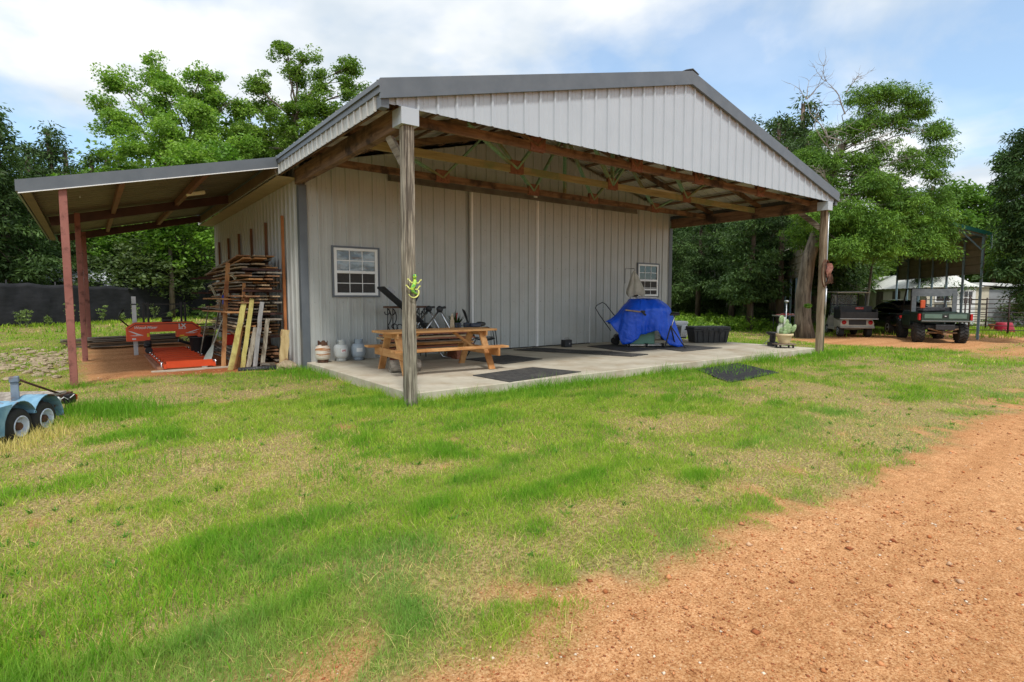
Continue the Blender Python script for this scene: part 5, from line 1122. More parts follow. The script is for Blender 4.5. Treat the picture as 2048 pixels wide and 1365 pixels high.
def wheel(par, x, y, r, w, rimm, tread=False, lugs=18):
    s_ = 1 if x > 0 else -1; mb = MB(); mb.lathe([(r*.58,0),(r*.9,.0),(r,w*.15),(r,w*.85),(r*.9,w),(r*.58,w)], (x-s_*w, y, r), 28, (s_,0,0))
    if tread:
        for k in range(lugs):
            a = 2*math.pi*k/lugs
            for j, dx_ in ((0, .28), (1, .72)): a2 = a+j*math.pi/lugs; mb.box((x-s_*w*dx_, y+(r+.008)*math.cos(a2), r+(r+.008)*math.sin(a2)), (w*.5, .06, .035), Matrix.Rotation(a2-math.pi/2, 4, 'X') @ Matrix.Rotation(.5 if j else -.5, 4, 'Z'))
    w_ = mb.build('wheel', RUBBER, par); mb = MB(); mb.lathe([(r*.57,-.01),(r*.57,.012),(r*.5,.012),(r*.4,-.02),(r*.12,-.01),(r*.1,.01)], (x, y, r), 20, (s_,0,0)); mb.build('rim', rimm, w_); return w_
REDL = mat('red_lens', (.35,.01,.01), (.5,.02,.02)); 
# golf cart with cargo box
gc = local('golf_cart', 'cream golf cart with a black rear cargo box parked beside the tree trunk', 'golf cart', 1697, 23.6, 52)
CRM = mat('cart_cream', (.38,.35,.29), (.48,.45,.38), 4, .35, spec=.5)
mb = MB(); mb.add([(-.60,-1.12,.42),(.60,-1.12,.42),(.60,-1.12,.56),(.54,-1.10,.72),(-.54,-1.10,.72),(-.60,-1.12,.56),(-.60,-.2,.35),(.60,-.2,.35),(.60,-.2,.74),(-.60,-.2,.74)], [(0,1,2,5),(5,2,3,4),(0,6,7,1),(6,9,8,7),(4,3,8,9),(0,5,9,6),(5,4,9),(1,7,8,2),(2,8,3)]); mb.build('rear_body', CRM, gc)
mb = MB(); mb.b2((-.58,-.2,.25),(.58,1.0,.36), bev=.02); mb.add([(-.56,.75,.3),(.56,.75,.3),(.56,1.3,.3),(-.56,1.3,.3),(-.56,.75,.85),(.56,.75,.85),(.45,1.3,.62),(-.45,1.3,.62)], [(0,3,2,1),(4,5,6,7),(0,1,5,4),(1,2,6,5),(2,3,7,6),(3,0,4,7)]); mb.build('front_body', CRM, gc)
mb = MB(); mb.b2((-.62,-1.18,.36),(.62,-1.08,.45), bev=.02); mb.build('rear_bumper', mat('bumper_grey', (.22,.22,.2), (.3,.3,.28), 5, .5), gc)
mb = MB(); mb.b2((-.30,-1.126,.50),(.32,-1.115,.70)); mb.build('rear_opening', BLACK, gc)
for x in (-.47, .47):
    mb = MB(); mb.lathe([(.0,0),(.085,.0),(.08,.02),(.0,.03)], (x,-1.125,.60), 18, (0,-1,0)); mb.build('tail_light', REDL, gc)
mb = MB(); mb.b2((-.66,-1.30,.76),(.66,-.35,.80)); mb.b2((-.66,-1.30,.80),(.66,-1.26,1.02)); mb.b2((-.66,-.39,.8),(.66,-.35,1.22)); mb.b2((-.66,-1.26,.8),(-.62,-.39,1.12)); mb.b2((.62,-1.26,.8),(.66,-.39,1.12)); mb.b2((-.58,-.85,.82),(.58,-.75,1.25)); mb.build('cargo_box', BLACK, gc)
mb = MB(); mb.b2((-.68,-1.32,.735),(.68,-1.28,.76)); mb.build('box_trim', GALV, gc)
mb = MB(); mb.b2((.0,-.862,1.12),(.28,-.852,1.20)); rp_ = mb.build('name_plate', RED, gc)
mb = MB(); mb.path([(.03,-.866,1.15),(.05,-.866,1.18),(.08,-.866,1.15),(.11,-.866,1.17),(.14,-.866,1.15),(.17,-.866,1.18),(.2,-.866,1.15),(.25,-.866,1.165)], .007, 5); o = mb.build('plate_writing', WHITE, rp_)
for x in (-.54, .54):
    for (y0_, y1_) in ((-.30,-.22),(.75,.62)): mb = MB(); mb.bar((x,y0_,.4 if y0_ < 0 else .8),(x*.96,y1_,1.78), .035, .035); mb.build('roof_post', BLACKM, gc)
mb = MB(); mb.box((0,.2,1.82), (1.22,1.55,.05), Matrix.Rotation(.03,4,'X'), .02); mb.build('canopy', CRM, gc)
mb = MB(); mb.b2((-.5,-.25,.62),(.5,.2,.78), bev=.04); mb.b2((-.5,-.3,.85),(.5,-.2,1.12), bev=.03); mb.build('seat', BLACK, gc)
GLC = mat('clear_screen', (.25,.28,.25), (.3,.33,.3), 4, .08); GLC.node_tree.nodes['Principled BSDF'].inputs['Alpha'].default_value = .35
mb = MB(); mb.b2((-.5,.72,.85),(.5,.73,1.72)); mb.build('windscreen', GLC, gc)
mb = MB(); mb.b2((-.5,.71,1.28),(.5,.72,1.31)); mb.build('screen_rail', BLACKM, gc)
for x, y in ((-.6,-.75),(.6,-.75),(-.58,.95),(.58,.95)): wheel(gc, x, y, .23, .2, GALV)
# dark sedan
sd_ = local('sedan', 'glossy black car parked between the golf cart and the utility buggy', 'car', 1795, 25.6, 50)
BLKP = mat('black_paint', (.008,.008,.010), (.012,.012,.014), 4, .12, spec=.6, coat=.6)
def hull(name, secs, m, par, smooth=True, sub=2):   # secs: list of (y, [(x,z) half profile bottom->top]); mirrored
    n = len(secs[0][1]); vs = []; fs = []
    for y, pr in secs:
        for x, z in pr: vs.append((-x, y, z))
        for x, z in reversed(pr): vs.append((x, y, z))
    k2 = 2*n
    for i in range(len(secs)-1):
        for k in range(k2): fs.append((i*k2+k, (i+1)*k2+k, (i+1)*k2+(k+1)%k2, i*k2+(k+1)%k2))
    fs += [list(range(k2)), [(len(secs)-1)*k2+k for k in range(k2)][::-1]]
    mb = MB(); mb.add(vs, fs, smooth); o = mb.build(name, m, par)
    if sub: q = o.modifiers.new('s', 'SUBSURF'); q.levels = q.render_levels = sub
    return o
hull('body', [(-2.3,[(.78,.42),(.82,.55),(.80,.78),(.60,.86)]),(-2.2,[(.88,.28),(.92,.5),(.88,.92),(.66,1.02)]),(-1.5,[(.9,.24),(.94,.5),(.92,.93),(.70,1.03)]),(0,[(.9,.22),(.94,.5),(.93,.92),(.74,.98)]),(1.2,[(.9,.22),(.94,.5),(.92,.88),(.7,.96)]),(2.2,[(.85,.25),(.9,.45),(.85,.70),(.6,.78)]),(2.35,[(.7,.35),(.75,.45),(.7,.6),(.5,.66)])], BLKP, sd_)
hull('cabin', [(-2.05,[(.70,.98),(.68,1.02),(.60,1.08)]),(-1.35,[(.80,.96),(.70,1.3),(.55,1.44)]),(-.3,[(.83,.96),(.72,1.36),(.56,1.50)]),(.5,[(.82,.95),(.70,1.32),(.54,1.45)]),(1.25,[(.74,.92),(.70,.96),(.55,1.0)])], mat('tinted_glass', (.01,.012,.014), None, 4, .04, spec=.8), sd_)
mb = MB(); mb.grid(lambda u, v: ((v-.5)*1.15, -1.35+1.9*u, 1.455+.055*math.sin(u*3.1)+.02*math.sin(v*3.14)), 10, 8); mb.grid(lambda u, v: ((v-.5)*1.15, -1.35+1.9*u, 1.43+.055*math.sin(u*3.1)+.02*math.sin(v*3.14)), 10, 8); mb.build('roof_panel', BLKP, sd_)
for s_ in (-1, 1):
    mb = MB(); mb.box((s_*.68,-2.27,.80), (.34,.10,.13), Matrix.Rotation(-s_*.25,4,'Z'), .03); mb.build('tail_light', REDL, sd_)
    mb = MB(); mb.box((s_*1.0,.75,1.02), (.2,.12,.13), None, .04); mb.build('mirror', BLKP, sd_)
    for y in (-1.4, 1.4): wheel(sd_, s_*.93, y, .33, .22, GALV)
mb = MB(); mb.b2((-.25,-2.335,.62),(.25,-2.31,.72), bev=.005); mb.build('number_plate', mat('plate', (.25,.26,.27)), sd_)
mb = MB(); mb.b2((-.5,-2.33,.76),(.5,-2.30,.79), bev=.005); mb.build('chrome_strip', CHROME, sd_)
# utility buggy
ub = local('utility_buggy', 'dark green and black utility buggy with cargo bed and knobby tyres', 'utility vehicle', 1859, 21.2, 57)
DKG = mat('dark_green', (.012,.03,.022), (.02,.045,.032), 5, .35, spec=.5); GRG = mat('grey_green_panel', (.09,.15,.12), (.12,.19,.155), 5, .5); GRYC = mat('grey_canvas', (.10,.115,.125), (.15,.165,.175), 8, .8)
mb = MB(); mb.b2((-.72,-1.5,.72),(.72,-.35,.78)); mb.b2((-.72,-1.5,.72),(-.67,-.35,1.06)); mb.b2((.67,-1.5,.72),(.72,-.35,1.06)); mb.b2((-.72,-.40,.72),(.72,-.35,1.08)); mb.build('cargo_bed', DKG, ub)
mb = MB(); mb.b2((-.70,-1.56,.74),(.70,-1.505,1.06), bev=.012); tg = mb.build('tailgate', DKG, ub)
for x in (-.36, .36): mb = MB(); mb.b2((x-.26,-1.572,.86),(x+.26,-1.561,1.01), bev=.004); mb.build('gate_panel', GRG, tg)
mb = MB(); mb.b2((-.07,-1.575,.90),(.07,-1.561,.98), bev=.006); mb.build('gate_latch', BLACK, tg); mb = MB(); mb.b2((-.025,-1.58,.93),(.025,-1.575,.95)); mb.build('latch_badge', WHITE, tg)
mb = MB(); mb.b2((-.70,-1.578,.755),(.70,-1.561,.785), bev=.004); mb.build('gate_strip', mat('grey_strip', (.2,.21,.21)), tg)
for x in (-.76, .76): mb = MB(); mb.b2((x-.035,-1.57,.80),(x+.035,-1.44,1.02), bev=.01); mb.build('tail_light', REDL, ub)
mb = MB(); mb.b2((-.5,-1.3,.45),(.5,1.3,.62), bev=.02); mb.b2((-.68,-.3,.42),(.68,1.0,.60), bev=.02); mb.b2((-.28,-1.62,.46),(.28,-1.5,.64), bev=.01); mb.build('frame', BLACK, ub)
mb = MB(); mb.add([(-.68,.7,.5),(.68,.7,.5),(.55,1.5,.5),(-.55,1.5,.5),(-.68,.7,1.08),(.68,.7,1.08),(.5,1.45,.85),(-.5,1.45,.85)], [(0,3,2,1),(4,5,6,7),(0,1,5,4),(1,2,6,5),(2,3,7,6),(3,0,4,7)]); mb.build('hood', DKG, ub)
for x in (-.70, .70):
    mb = MB(); mb.path([(x,-.32,1.0),(x*.97,-.28,1.85),(x*.94,-.2,1.92),(x*.94,.45,1.92),(x*.98,.8,1.1)], .028, 8); mb.build('roll_bar', BLACKM, ub)
    mb = MB(); mb.b2((x-.02,-.3,.55),(x+.02,.6,.95), bev=.01); mb.build('side_panel', DKG, ub)
mb = MB(); mb.add([(-.74,-.36,1.62),(.74,-.36,1.62),(.70,-.34,1.90),(-.70,-.34,1.90),(-.70,.5,1.95),(.70,.5,1.95),(-.74,-.36,1.60),(.74,-.36,1.60)], [(2,3,4,5)]); mb.grid(lambda u, v: ((v-.5)*(1.44-.06*u), -.37+.02*u, 1.66+.27*u-.02*math.sin(v*3.1)), 6, 14); mb.grid(lambda u, v: ((v-.5)*1.38, -.35+.9*u, 1.93+.03*math.sin(v*12)*.4), 8, 14); mb.grid(lambda u, v: ((v-.5)*1.38, -.35+.9*u, 1.90), 8, 14)
for x in (-.70, .56): mb.b2((x,-.39,1.0),(x+.14,-.35,1.75))
mb.build('canvas_roof', GRYC, ub)
mb = MB(); mb.b2((-.6,-.2,.75),(.6,.25,.9), bev=.04); mb.b2((-.6,-.3,.95),(.6,-.18,1.25), bev=.04); mb.build('seat', BLACK, ub)
mb = MB(); mb.bar((.28,-.30,1.05),(.45,-.28,1.78), .035, .035); mb.bar((-.6,-1.0,1.12),(.2,-.6,1.16), .35, .14, bev=.05); mb.build('bar_and_bag', BLACK, ub)
mb = MB(); mb.b2((-.45,-.5,1.2),(-.30,-.42,1.5), bev=.02); mb.build('orange_strap', mat('orange_strap', (.6,.10,.03)), ub)
mb = MB(); mb.path([(-.45,-1.4,.5),(0,-1.45,.38),(.45,-1.4,.5)], .03, 8); mb.path([(-.45,-1.3,.35),(.45,-1.3,.35)], .035, 8); mb.build('rear_axle', mat('muddy_metal', (.16,.10,.06), (.26,.17,.10), 12, .8), ub)
mb = MB(); mb.b2((-.05,-1.62,.28),(.05,-1.4,.36), bev=.01); mb.build('tow_hitch', mat('muddy_metal', (.16,.10,.06)), ub)
for x, y in ((-.78,-1.05),(.78,-1.05),(-.74,1.0),(.74,1.0)): wheel(ub, x, y, .33, .28, BLACKM, True)
# dark small trailer/machine glimpsed left of the cart is hidden by the post
# white fabric greenhouse-like shed
th_ = R(47); gf = Vector((math.sin(th_), math.cos(th_), 0)); gl = Vector((-gf.y, gf.x, 0)); gx, gy = far(1912, 31.5); g0 = Vector((gx, gy, -.27))
ws = thing('fabric_shed', 'pale shed with a saggy white fabric roof beyond the pipe fence', 'shed', g0)
def S_(a, b, z): v = g0+gf*a+gl*b; v.z = z; return v
CRW = mat('cream_wall', (.52,.47,.36), (.62,.57,.45), 3, .7); FAB = mat('white_fabric', (.56,.57,.52), (.68,.69,.65), 3, .7, bump=.6, bscale=6)
hw = 1.55; mb = MB(); mb.add([S_(0,-hw,-.3),S_(0,hw,-.3),S_(9,hw,-.3),S_(9,-hw,-.3),S_(0,-hw,1.95),S_(0,hw,1.95),S_(9,hw,1.95),S_(9,-hw,1.95)], [(0,1,5,4),(1,2,6,5),(2,3,7,6),(3,0,4,7)]); P_(mb, 'wall', CRW, ws)
def roof_(u, v):
    a = -.15+9.4*u; t_ = abs(v-.5)*2; hip = min(1, (a+.15)/1.3); z = 1.95+(.92*hip)*(1-t_)-.05*math.sin(u*50)**2*(1-abs(2*t_-1)); b = (v-.5)*2*(hw+.12)*(1); return tuple(S_(a, b*(1 if hip >= 1 else .25+.75*max(hip, t_*1)), z))
mb = MB(); mb.grid(lambda u, v: tuple(S_(-.15+9.4*u, (v-.5)*2*(hw+.14), 1.93+.95*min(1, (.02+u*9.4)/1.2)*(1-abs(v-.5)*2)-.035*abs(math.sin(u*47)))), 90, 17); P_(mb, 'fabric_roof', FAB, ws)
mb = MB(); mb.box(S_(-.03,-.95+.55,.85), (.04,.95,2.05), Matrix.Rotation(-th_,4,'Z') @ Matrix.Rotation(R(90),4,'Z')); dr2 = P_(mb, 'door', WHITE, ws)
for i in range(3):
    for j in range(2):
        mb = MB(); mb.box(S_(-.06,-.62+.22*i,1.55-.36*j), (.02,.17,.30), Matrix.Rotation(-th_+R(90),4,'Z')); o = mb.build('pane', GLS); o.parent = dr2; o.location = -ws.location
mb = MB(); mb.box(S_(-.03,.75,1.45), (.04,.8,.7), Matrix.Rotation(-th_+R(90),4,'Z')); wn = P_(mb, 'window', WHITE, ws); mb = MB(); mb.box(S_(-.055,.75,1.45), (.02,.62,.54), Matrix.Rotation(-th_+R(90),4,'Z')); o = mb.build('pane', GLS); o.parent = wn; o.location = -ws.location
mb = MB(); mb.box(S_(-.2,.9,.75), (.1,.6,.5), Matrix.Rotation(-th_+R(90),4,'Z')); P_(mb, 'cooler_unit', mat('dark_unit', (.04,.045,.05), (.12,.13,.13), 9, .6), ws)
for a in (1.2, 3.4, 5.6): mb = MB(); mb.box(S_(a, hw+.02, 1.0), (.9,.04,1.5), Matrix.Rotation(-th_+R(90),4,'Z')); P_(mb, 'side_opening', mat('shade_brown', (.06,.045,.03), (.12,.09,.06), 6, .8), ws)
# grey metal shed
gx, gy = far(2040, 32.5); mb = MB(); g1 = Vector((gx, gy, -.3)); rr_ = Matrix.Rotation(-YAW-R(18), 4, 'Z'); gs = thing('grey_shed', 'grey metal shed with a white roof edge at the right border', 'shed', g1)
e1_ = rr_ @ Vector((1,0,0)); mb.box(g1+Vector((0,0,1.0)), (4.8,3,2.2), rr_); P_(mb, 'wall', mat('grey_panel', (.24,.25,.26), (.32,.33,.34), 2, .6), gs)
mb = MB(); mb.box(g1+Vector((0,0,2.25)), (5.2,3.4,.16), rr_ @ Matrix.Rotation(R(4),4,'Y')); P_(mb, 'roof', WHITE, gs)
# pipe fence panels
PIPE = mat('dark_pipe', (.022,.014,.012), (.05,.03,.025), 5, .6)
pf = thing('pipe_gate', 'dark brown pipe corral gate of eight rails beside the carport', 'gate', (*far(1990, 24.5), -.25))
A_ = Vector((*far(1938, 24.6), 0)); B_ = Vector((*far(2110, 23.6), 0))
for k in range(8): z = -.05+.19*k; mb = MB(); mb.tube((A_.x, A_.y, z), (B_.x, B_.y, z), .017, n=8); P_(mb, 'rail', PIPE, pf)
for t_ in (0, .47, 1): p = A_.lerp(B_, t_); mb = MB(); mb.tube((p.x,p.y,-.3), (p.x,p.y,1.45), .035, n=8); P_(mb, 'post', PIPE, pf)
A_ = Vector((*far(1850, 29.0), 0)); B_ = Vector((*far(1972, 27.5), 0)); pf2 = thing('pipe_fence', 'second dark pipe fence behind the buggy, in front of the fabric shed', 'fence', (A_.x, A_.y, -.25))
for k in range(6): z = .05+.24*k; mb = MB(); mb.tube((A_.x, A_.y, z), (B_.x, B_.y, z), .017, n=8); P_(mb, 'rail', PIPE, pf2)
for t_ in (0, .33, .66, 1): p = A_.lerp(B_, t_); mb = MB(); mb.tube((p.x,p.y,-.3), (p.x,p.y,1.35), .035, n=8); P_(mb, 'post', PIPE, pf2)
# crimson tub, orange planter, table with red things
x, y = far(2009, 26.6); t_ = thing('crimson_tub', 'crimson plastic trough upside down in the pen behind the gate', 'trough', (x, y, -.25)); mb = MB(); mb.lathe([(.40,0),(.41,.03),(.31,.40),(.29,.43),(.0,.44)], (0,0,0), 28, caps=(1,0)); mb.build('tub_shell', mat('crimson', (.30,.012,.03), (.38,.02,.045), 6, .45), t_)
mb = MB(); mb.lathe([(.415,.0),(.43,.02),(.415,.05)], (0,0,0), 28, caps=(0,0)); mb.build('rim', mat('crimson', (.3,.01,.03)), t_)
x, y = far(1984, 27.5); t_ = thing('orange_planter', 'small orange terracotta planter standing in the grass of the pen', 'planter', (x, y, -.25)); mb = MB(); mb.lathe([(.10,0),(.12,.02),(.06,.10),(.06,.14),(.15,.30),(.17,.31),(.15,.31),(.1,.25)], (0,0,0), 18); mb.build('bowl', TERR, t_)
x, y = far(1574, 23.5); t_ = thing('garden_table', 'grey outdoor table with red things on it left of the thick trunk', 'table', (x, y, -.25), -YAW)
mb = MB(); mb.b2((-.5,-.3,.84),(.5,.3,.88)); mb.build('table_top', GALV, t_)
for a in (-.45,.45):
    for b in (-.25,.25): mb = MB(); mb.tube((a,b,0),(a,b,.84),.015, n=8); mb.build('leg', BLACKM, t_)
x2, y2 = far(1574, 23.5); rb_ = thing('red_bundle', 'heap of red and white cloths lying on the grey garden table', 'cloth', (x2, y2, .631), -YAW); mb = MB(); mb.grid(lambda u, v: ((u-.5)*.85, (v-.5)*.45, .0+.09*math.sin(u*3.14)**.5*math.sin(v*3.14)**.5*(.6+.4*math.sin(u*23)*math.cos(v*9))), 30, 10); mb.grid(lambda u, v: ((u-.5)*.85, (v-.5)*.45, 0), 2, 2); mb.build('heap', mat('red_cloth_mix', (.35,.04,.03), (.55,.4,.35), 9, .8, lo=.5, hi=.6), rb_)
# ---------------------------------------------------------------- foliage
BARKG = mat('tree_bark', (.10,.08,.06), (.26,.22,.17), 7, .9, stretch=(1,1,.18), bump=2, bscale=18, c3=(.05,.04,.03), s3=5)
BARKD = mat('dark_bark', (.075,.05,.038), (.20,.15,.115), 7, .9, stretch=(1,1,.2), bump=1.5, bscale=18)
DEADW = mat('dead_wood', (.22,.20,.175), (.36,.335,.30), 9, .85, stretch=(1,1,.3))
LEAFM = leaf_mat('tree_leaves', .38); NEEDLE = leaf_mat('cedar_leaves', .22, .6); GRASSM = leaf_mat('grass_blades', .40, .75)
def rnorm(rs, n): v = rs.normal(size=(n, 3)); return v/np.linalg.norm(v, axis=1, keepdims=True)
def leaves(centers, crad, per, size, colA, colB, rs, aspect=.55, flat=.6, up=.4, droop=0, jit=.25):
    """many small diamond leaves scattered round clump centres"""
    centers = np.asarray(centers, float); n = len(centers)*per; ci = np.repeat(np.arange(len(centers)), per)
    cr = crad*rs.uniform(.6, 1.35, len(centers))
    off = rs.normal(size=(n, 3)); off *= (rs.rand(n, 1)**.35)/np.maximum(np.linalg.norm(off, axis=1, keepdims=True), .3)*1.0
    P = centers[ci] + off*cr[ci][:, None]*np.array([1, 1, flat])
    if droop: P[:, 2] -= droop*(off[:, 0]**2+off[:, 1]**2)*cr[ci]
    nrm = rnorm(rs, n); nrm[:, 2] = np.abs(nrm[:, 2])+up; nrm /= np.linalg.norm(nrm, axis=1, keepdims=True)
    t_ = np.cross(nrm, rnorm(rs, n)); t_ /= np.maximum(np.linalg.norm(t_, axis=1, keepdims=True), 1e-6)
    if droop:                               # leaves point outwards and down
        o = off.copy(); o[:, 2] -= .5; t_ = t_*.45 + o/np.maximum(np.linalg.norm(o, axis=1, keepdims=True), 1e-6); t_ /= np.linalg.norm(t_, axis=1, keepdims=True)
    b = np.cross(nrm, t_); b /= np.maximum(np.linalg.norm(b, axis=1, keepdims=True), 1e-6)
    s_ = size*rs.uniform(.6, 1.4, (n, 1)); a2 = t_*s_*.5; b2 = b*s_*.5*aspect
    V = np.stack([P-a2, P+b2-a2*.1, P+a2, P-b2-a2*.1], 1).reshape(-1, 3)
    Fc = np.arange(4*n).reshape(n, 4)
    mixc_ = np.clip(rs.rand(len(centers))[ci]*.75 + rs.rand(n)*.45 - .1, 0, 1)[:, None]
    C = (np.array(colA)*(1-mixc_)+np.array(colB)*mixc_)*rs.uniform(1-jit, 1+jit, (n, 1))
    return V, Fc, np.repeat(C, 4, 0)
def lobe_points(lobes, n, rs, shell=2.6):
    w = np.array([l[1][0]*l[1][1]*l[1][2] for l in lobes])**.75; w /= w.sum(); k = rs.choice(len(lobes), n, p=w)
    d = rnorm(rs, n)*(rs.rand(n, 1)**(1/shell)); return np.array([lobes[i][0] for i in k]) + d*np.array([lobes[i][1] for i in k])
def limbs(mb, path, r0, lobes, rs, n=8, twigs=4, fork=.45, lr=.30, sag=.1):
    path = [Vector(p) for p in path]; K = len(path); mb.path(path, [r0*(1-.55*i/(K-1))*(1.25 if i == 0 else 1) for i in range(K)], n+4)
    for c, rad in lobes:
        c = Vector(c); k = fork + (1-fork)*min(1, max(0, (c.z-path[0].z)/(path[-1].z-path[0].z+1e-6)-.25)); x = k*(K-1); i = min(int(x), K-2); s_ = path[i].lerp(path[i+1], x-i)
        r1 = r0*(1-.55*k)*(.5 if lr is None else lr*2*.75); m = s_.lerp(c, .5)+Vector((rs.uniform(-.3,.3), rs.uniform(-.3,.3), rs.uniform(-.1,.5)-sag)); m2 = s_.lerp(c, .25).lerp(m, .4)
        mb.path([s_, m2, m, m.lerp(c, .6)+Vector((rs.uniform(-.15,.15),rs.uniform(-.15,.15),.1)), c], [r1, r1*.8, r1*.6, r1*.42, r1*.25], n)
        for _ in range(twigs):
            d = Vector(rnorm(rs, 1)[0]); e = c + Vector((d.x*rad[0], d.y*rad[1], abs(d.z)*rad[2]*.9-.2*rad[2])); st = m.lerp(c, rs.uniform(.3, 1)); mm = st.lerp(e, .5)+Vector((rs.uniform(-.15,.15), rs.uniform(-.15,.15), rs.uniform(-.1,.2)))
            mb.path([st, mm, e], [r1*.25, r1*.16, r1*.06], 5, False)
def split_lobes(lobes, k, f_, seed):
    r_ = np.random.RandomState(seed); out = []
    for c, rad in lobes:
        for _ in range(k):
            d = rnorm(r_, 1)[0]*r_.uniform(.55, 1.05); out.append((tuple(c[i]+d[i]*rad[i] for i in range(3)), tuple(q*f_*r_.uniform(.7,1.2) for q in rad)))
    return out
def tree(name, label, cat, loc, path, r0, lobes, nclump, crad, per, size, colA, colB, seed, leafm=None, bark=None, group=None, droop=0, aspect=.55, flat=.6, twigs=4, shell=2.6, fork=.45, lr=.3, split=0):
    rs = np.random.RandomState(seed); t_ = thing(name, label, cat, loc, 0, group)
    mb = MB(); limbs(mb, path, r0, lobes, rs, twigs=twigs, fork=fork, lr=lr); mb.build('trunk', bark or BARKG, t_, fix=False)
    if split: lobes = split_lobes(lobes, split, .5, seed)+[(c, tuple(q*.7 for q in r_)) for c, r_ in lobes[::2]]
    V, Fc, Cc = leaves(lobe_points(lobes, nclump, rs, shell), crad, per, size, colA, colB, rs, aspect, flat, droop=droop)
    np_mesh('crown', V, Fc, leafm or LEAFM, t_, col=Cc); return t_
OAK_A, OAK_B = (.11,.23,.035), (.30,.44,.09)
CED_A, CED_B = (.05,.115,.018), (.16,.29,.035)
DCD_A, DCD_B = (.030,.066,.020), (.090,.155,.040)
def pl(px, py, depth, rpx, base, sq=.8, ry=None):       # a crown lobe seen at this bearing, height and distance
    x, y = far(px, depth); s_ = depth/F; return ((x-base[0], y-base[1], 1.35+(596-py)*s_-base[2]), (rpx*s_, rpx*s_ if ry is None else ry, rpx*s_*sq))
# big oak behind the fence: base, trunk and crown lobes
def base_at(px, depth): x, y = far(px, depth); return (x, y, float(gz(x, y))-.05)
b = base_at(372, 31)
lb = [pl(*q, b) for q in [(262,185,31,30),(300,235,30,44),(335,170,32,34),(365,215,31,46),(255,255,31,34),(300,300,30,42),(350,290,29,46),(420,175,32,34),(420,250,31,48),(470,215,33,40),(400,320,29,45),(465,300,31,45),(240,225,32,20),(335,145,32,18),(440,165,33,22)]]
lo = [pl(*q, b) for q in [(330,480,30,30),(365,455,29,34),(310,500,31,22),(410,450,30,26),(295,470,30,18)]]
pth = [(0,0,0)] + [tuple(pl(px,py,31,1,b)[0]) for px,py in [(372,560),(370,520),(376,470),(372,400),(385,330)]]
tree('oak_tree', 'tall spreading oak with gnarled limbs and bright green leaves above the lean-to roof', 'tree', b, pth, .42, lb+lo, 640, .48, 92, .15, OAK_A, OAK_B, 5, split=4, twigs=4, shell=3.0)
b = base_at(585, 35)
lb = [pl(*q, b) for q in [(530,185,35,26),(530,235,35,40),(590,125,35,26),(625,130,35,24),(600,165,35,26),(640,190,35,30),(620,230,35,38),(560,280,34,46),(640,275,34,42),(700,165,36,22),(715,150,36,18),(690,205,36,26),(672,235,35,28),(735,190,36,16),(510,300,33,40),(735,230,36,22)]]
pth = [(0,0,0)] + [tuple(pl(px,py,35,1,b)[0]) for px,py in [(585,520),(580,400),(590,300),(605,220)]]
tree('oak_tree', 'second oak with separate leafy tips rising beside the gable end of the barn', 'tree', b, pth, .36, lb, 500, .47, 88, .15, OAK_A, OAK_B, 9, split=4, twigs=4, shell=3.0)
# light green low trees just over the lean-to roof
for k, (px, dep, top, w, lbl) in enumerate([(345,27,322,46,'round light green young tree over the middle of the lean-to roof'),(250,28,345,40,'light green young tree over the left half of the lean-to roof'),(480,28,305,60,'light green young tree filling the gap below the oaks near the barn eave'),(160,29,330,36,'dull green young tree over the outer end of the lean-to roof')]):
    b = base_at(px, dep); s_ = dep/F; zt_ = 1.35+(596-top)*s_-b[2]
    lobes = [((rnd.uniform(-.6,.6)*w*s_, rnd.uniform(-.6,.6)*w*s_, zt_*f_), (w*s_*.8, w*s_*.8, zt_*.16)) for f_ in (.45,.6,.72,.83,.5,.65)]
    tree('young_tree', lbl, 'tree', b, [(0,0,0),(.05,0,zt_*.3),(0,.1,zt_*.65),(0,0,zt_*.8)], .11, lobes, 110, .55, 60, .19, (.10,.22,.03), (.22,.38,.055), 20+k)
# cedar with dead top, right of the barn
b = base_at(1612, 22.6)
lb = [pl(*q, b) for q in [(1700,205,22,26),(1745,200,22,30),(1785,205,22,30),(1815,225,22,28),(1850,270,22,26),(1840,315,22,22),(1720,250,22,34),(1640,280,23,24),(1600,330,23,32),(1580,400,23,34),(1650,330,22,28),(1700,330,22,26),(1800,330,21.5,34),(1850,350,21.5,28),(1870,310,22,16),(1740,370,21,34),(1800,410,21,38),(1700,430,21,40),(1640,440,21,34),(1760,455,20.5,42),(1860,440,21,36),(1880,470,21,24),(1680,500,20.5,34),(1760,500,20.5,36),(1840,495,20.5,34),(1880,505,21,24),(1600,470,24,34),(1600,430,21,24),(1640,385,22,34),(1700,385,22.5,30),(1550,360,25,22),(1860,400,22,30),(1750,300,22,26),(1780,250,22,30),(1690,270,22,28),(1730,480,21,44),(1820,470,21,44),(1660,470,22,36),(1780,420,22,44),(1840,485,21,30),(1720,340,22,34),(1760,385,22,36)]]
pth = [(0,0,-.1)] + [tuple(pl(px,py,dd,1,b)[0]) for px,py,dd in [(1606,640,22.6),(1604,590,22.6),(1612,520,22.6),(1632,450,22.5),(1645,380,22.4),(1658,330,22.3),(1668,300,22.3)]]
ct_ = tree('cedar_tree', 'big leaning cedar with dead bare branches at its top beside the carport', 'tree', b, pth, .33, lb, 2000, .34, 80, .11, CED_A, CED_B, 31, NEEDLE, BARKG, droop=.35, aspect=.28, flat=.5, twigs=4, shell=2.2, lr=.12)
rs = np.random.RandomState(8); mb = MB()
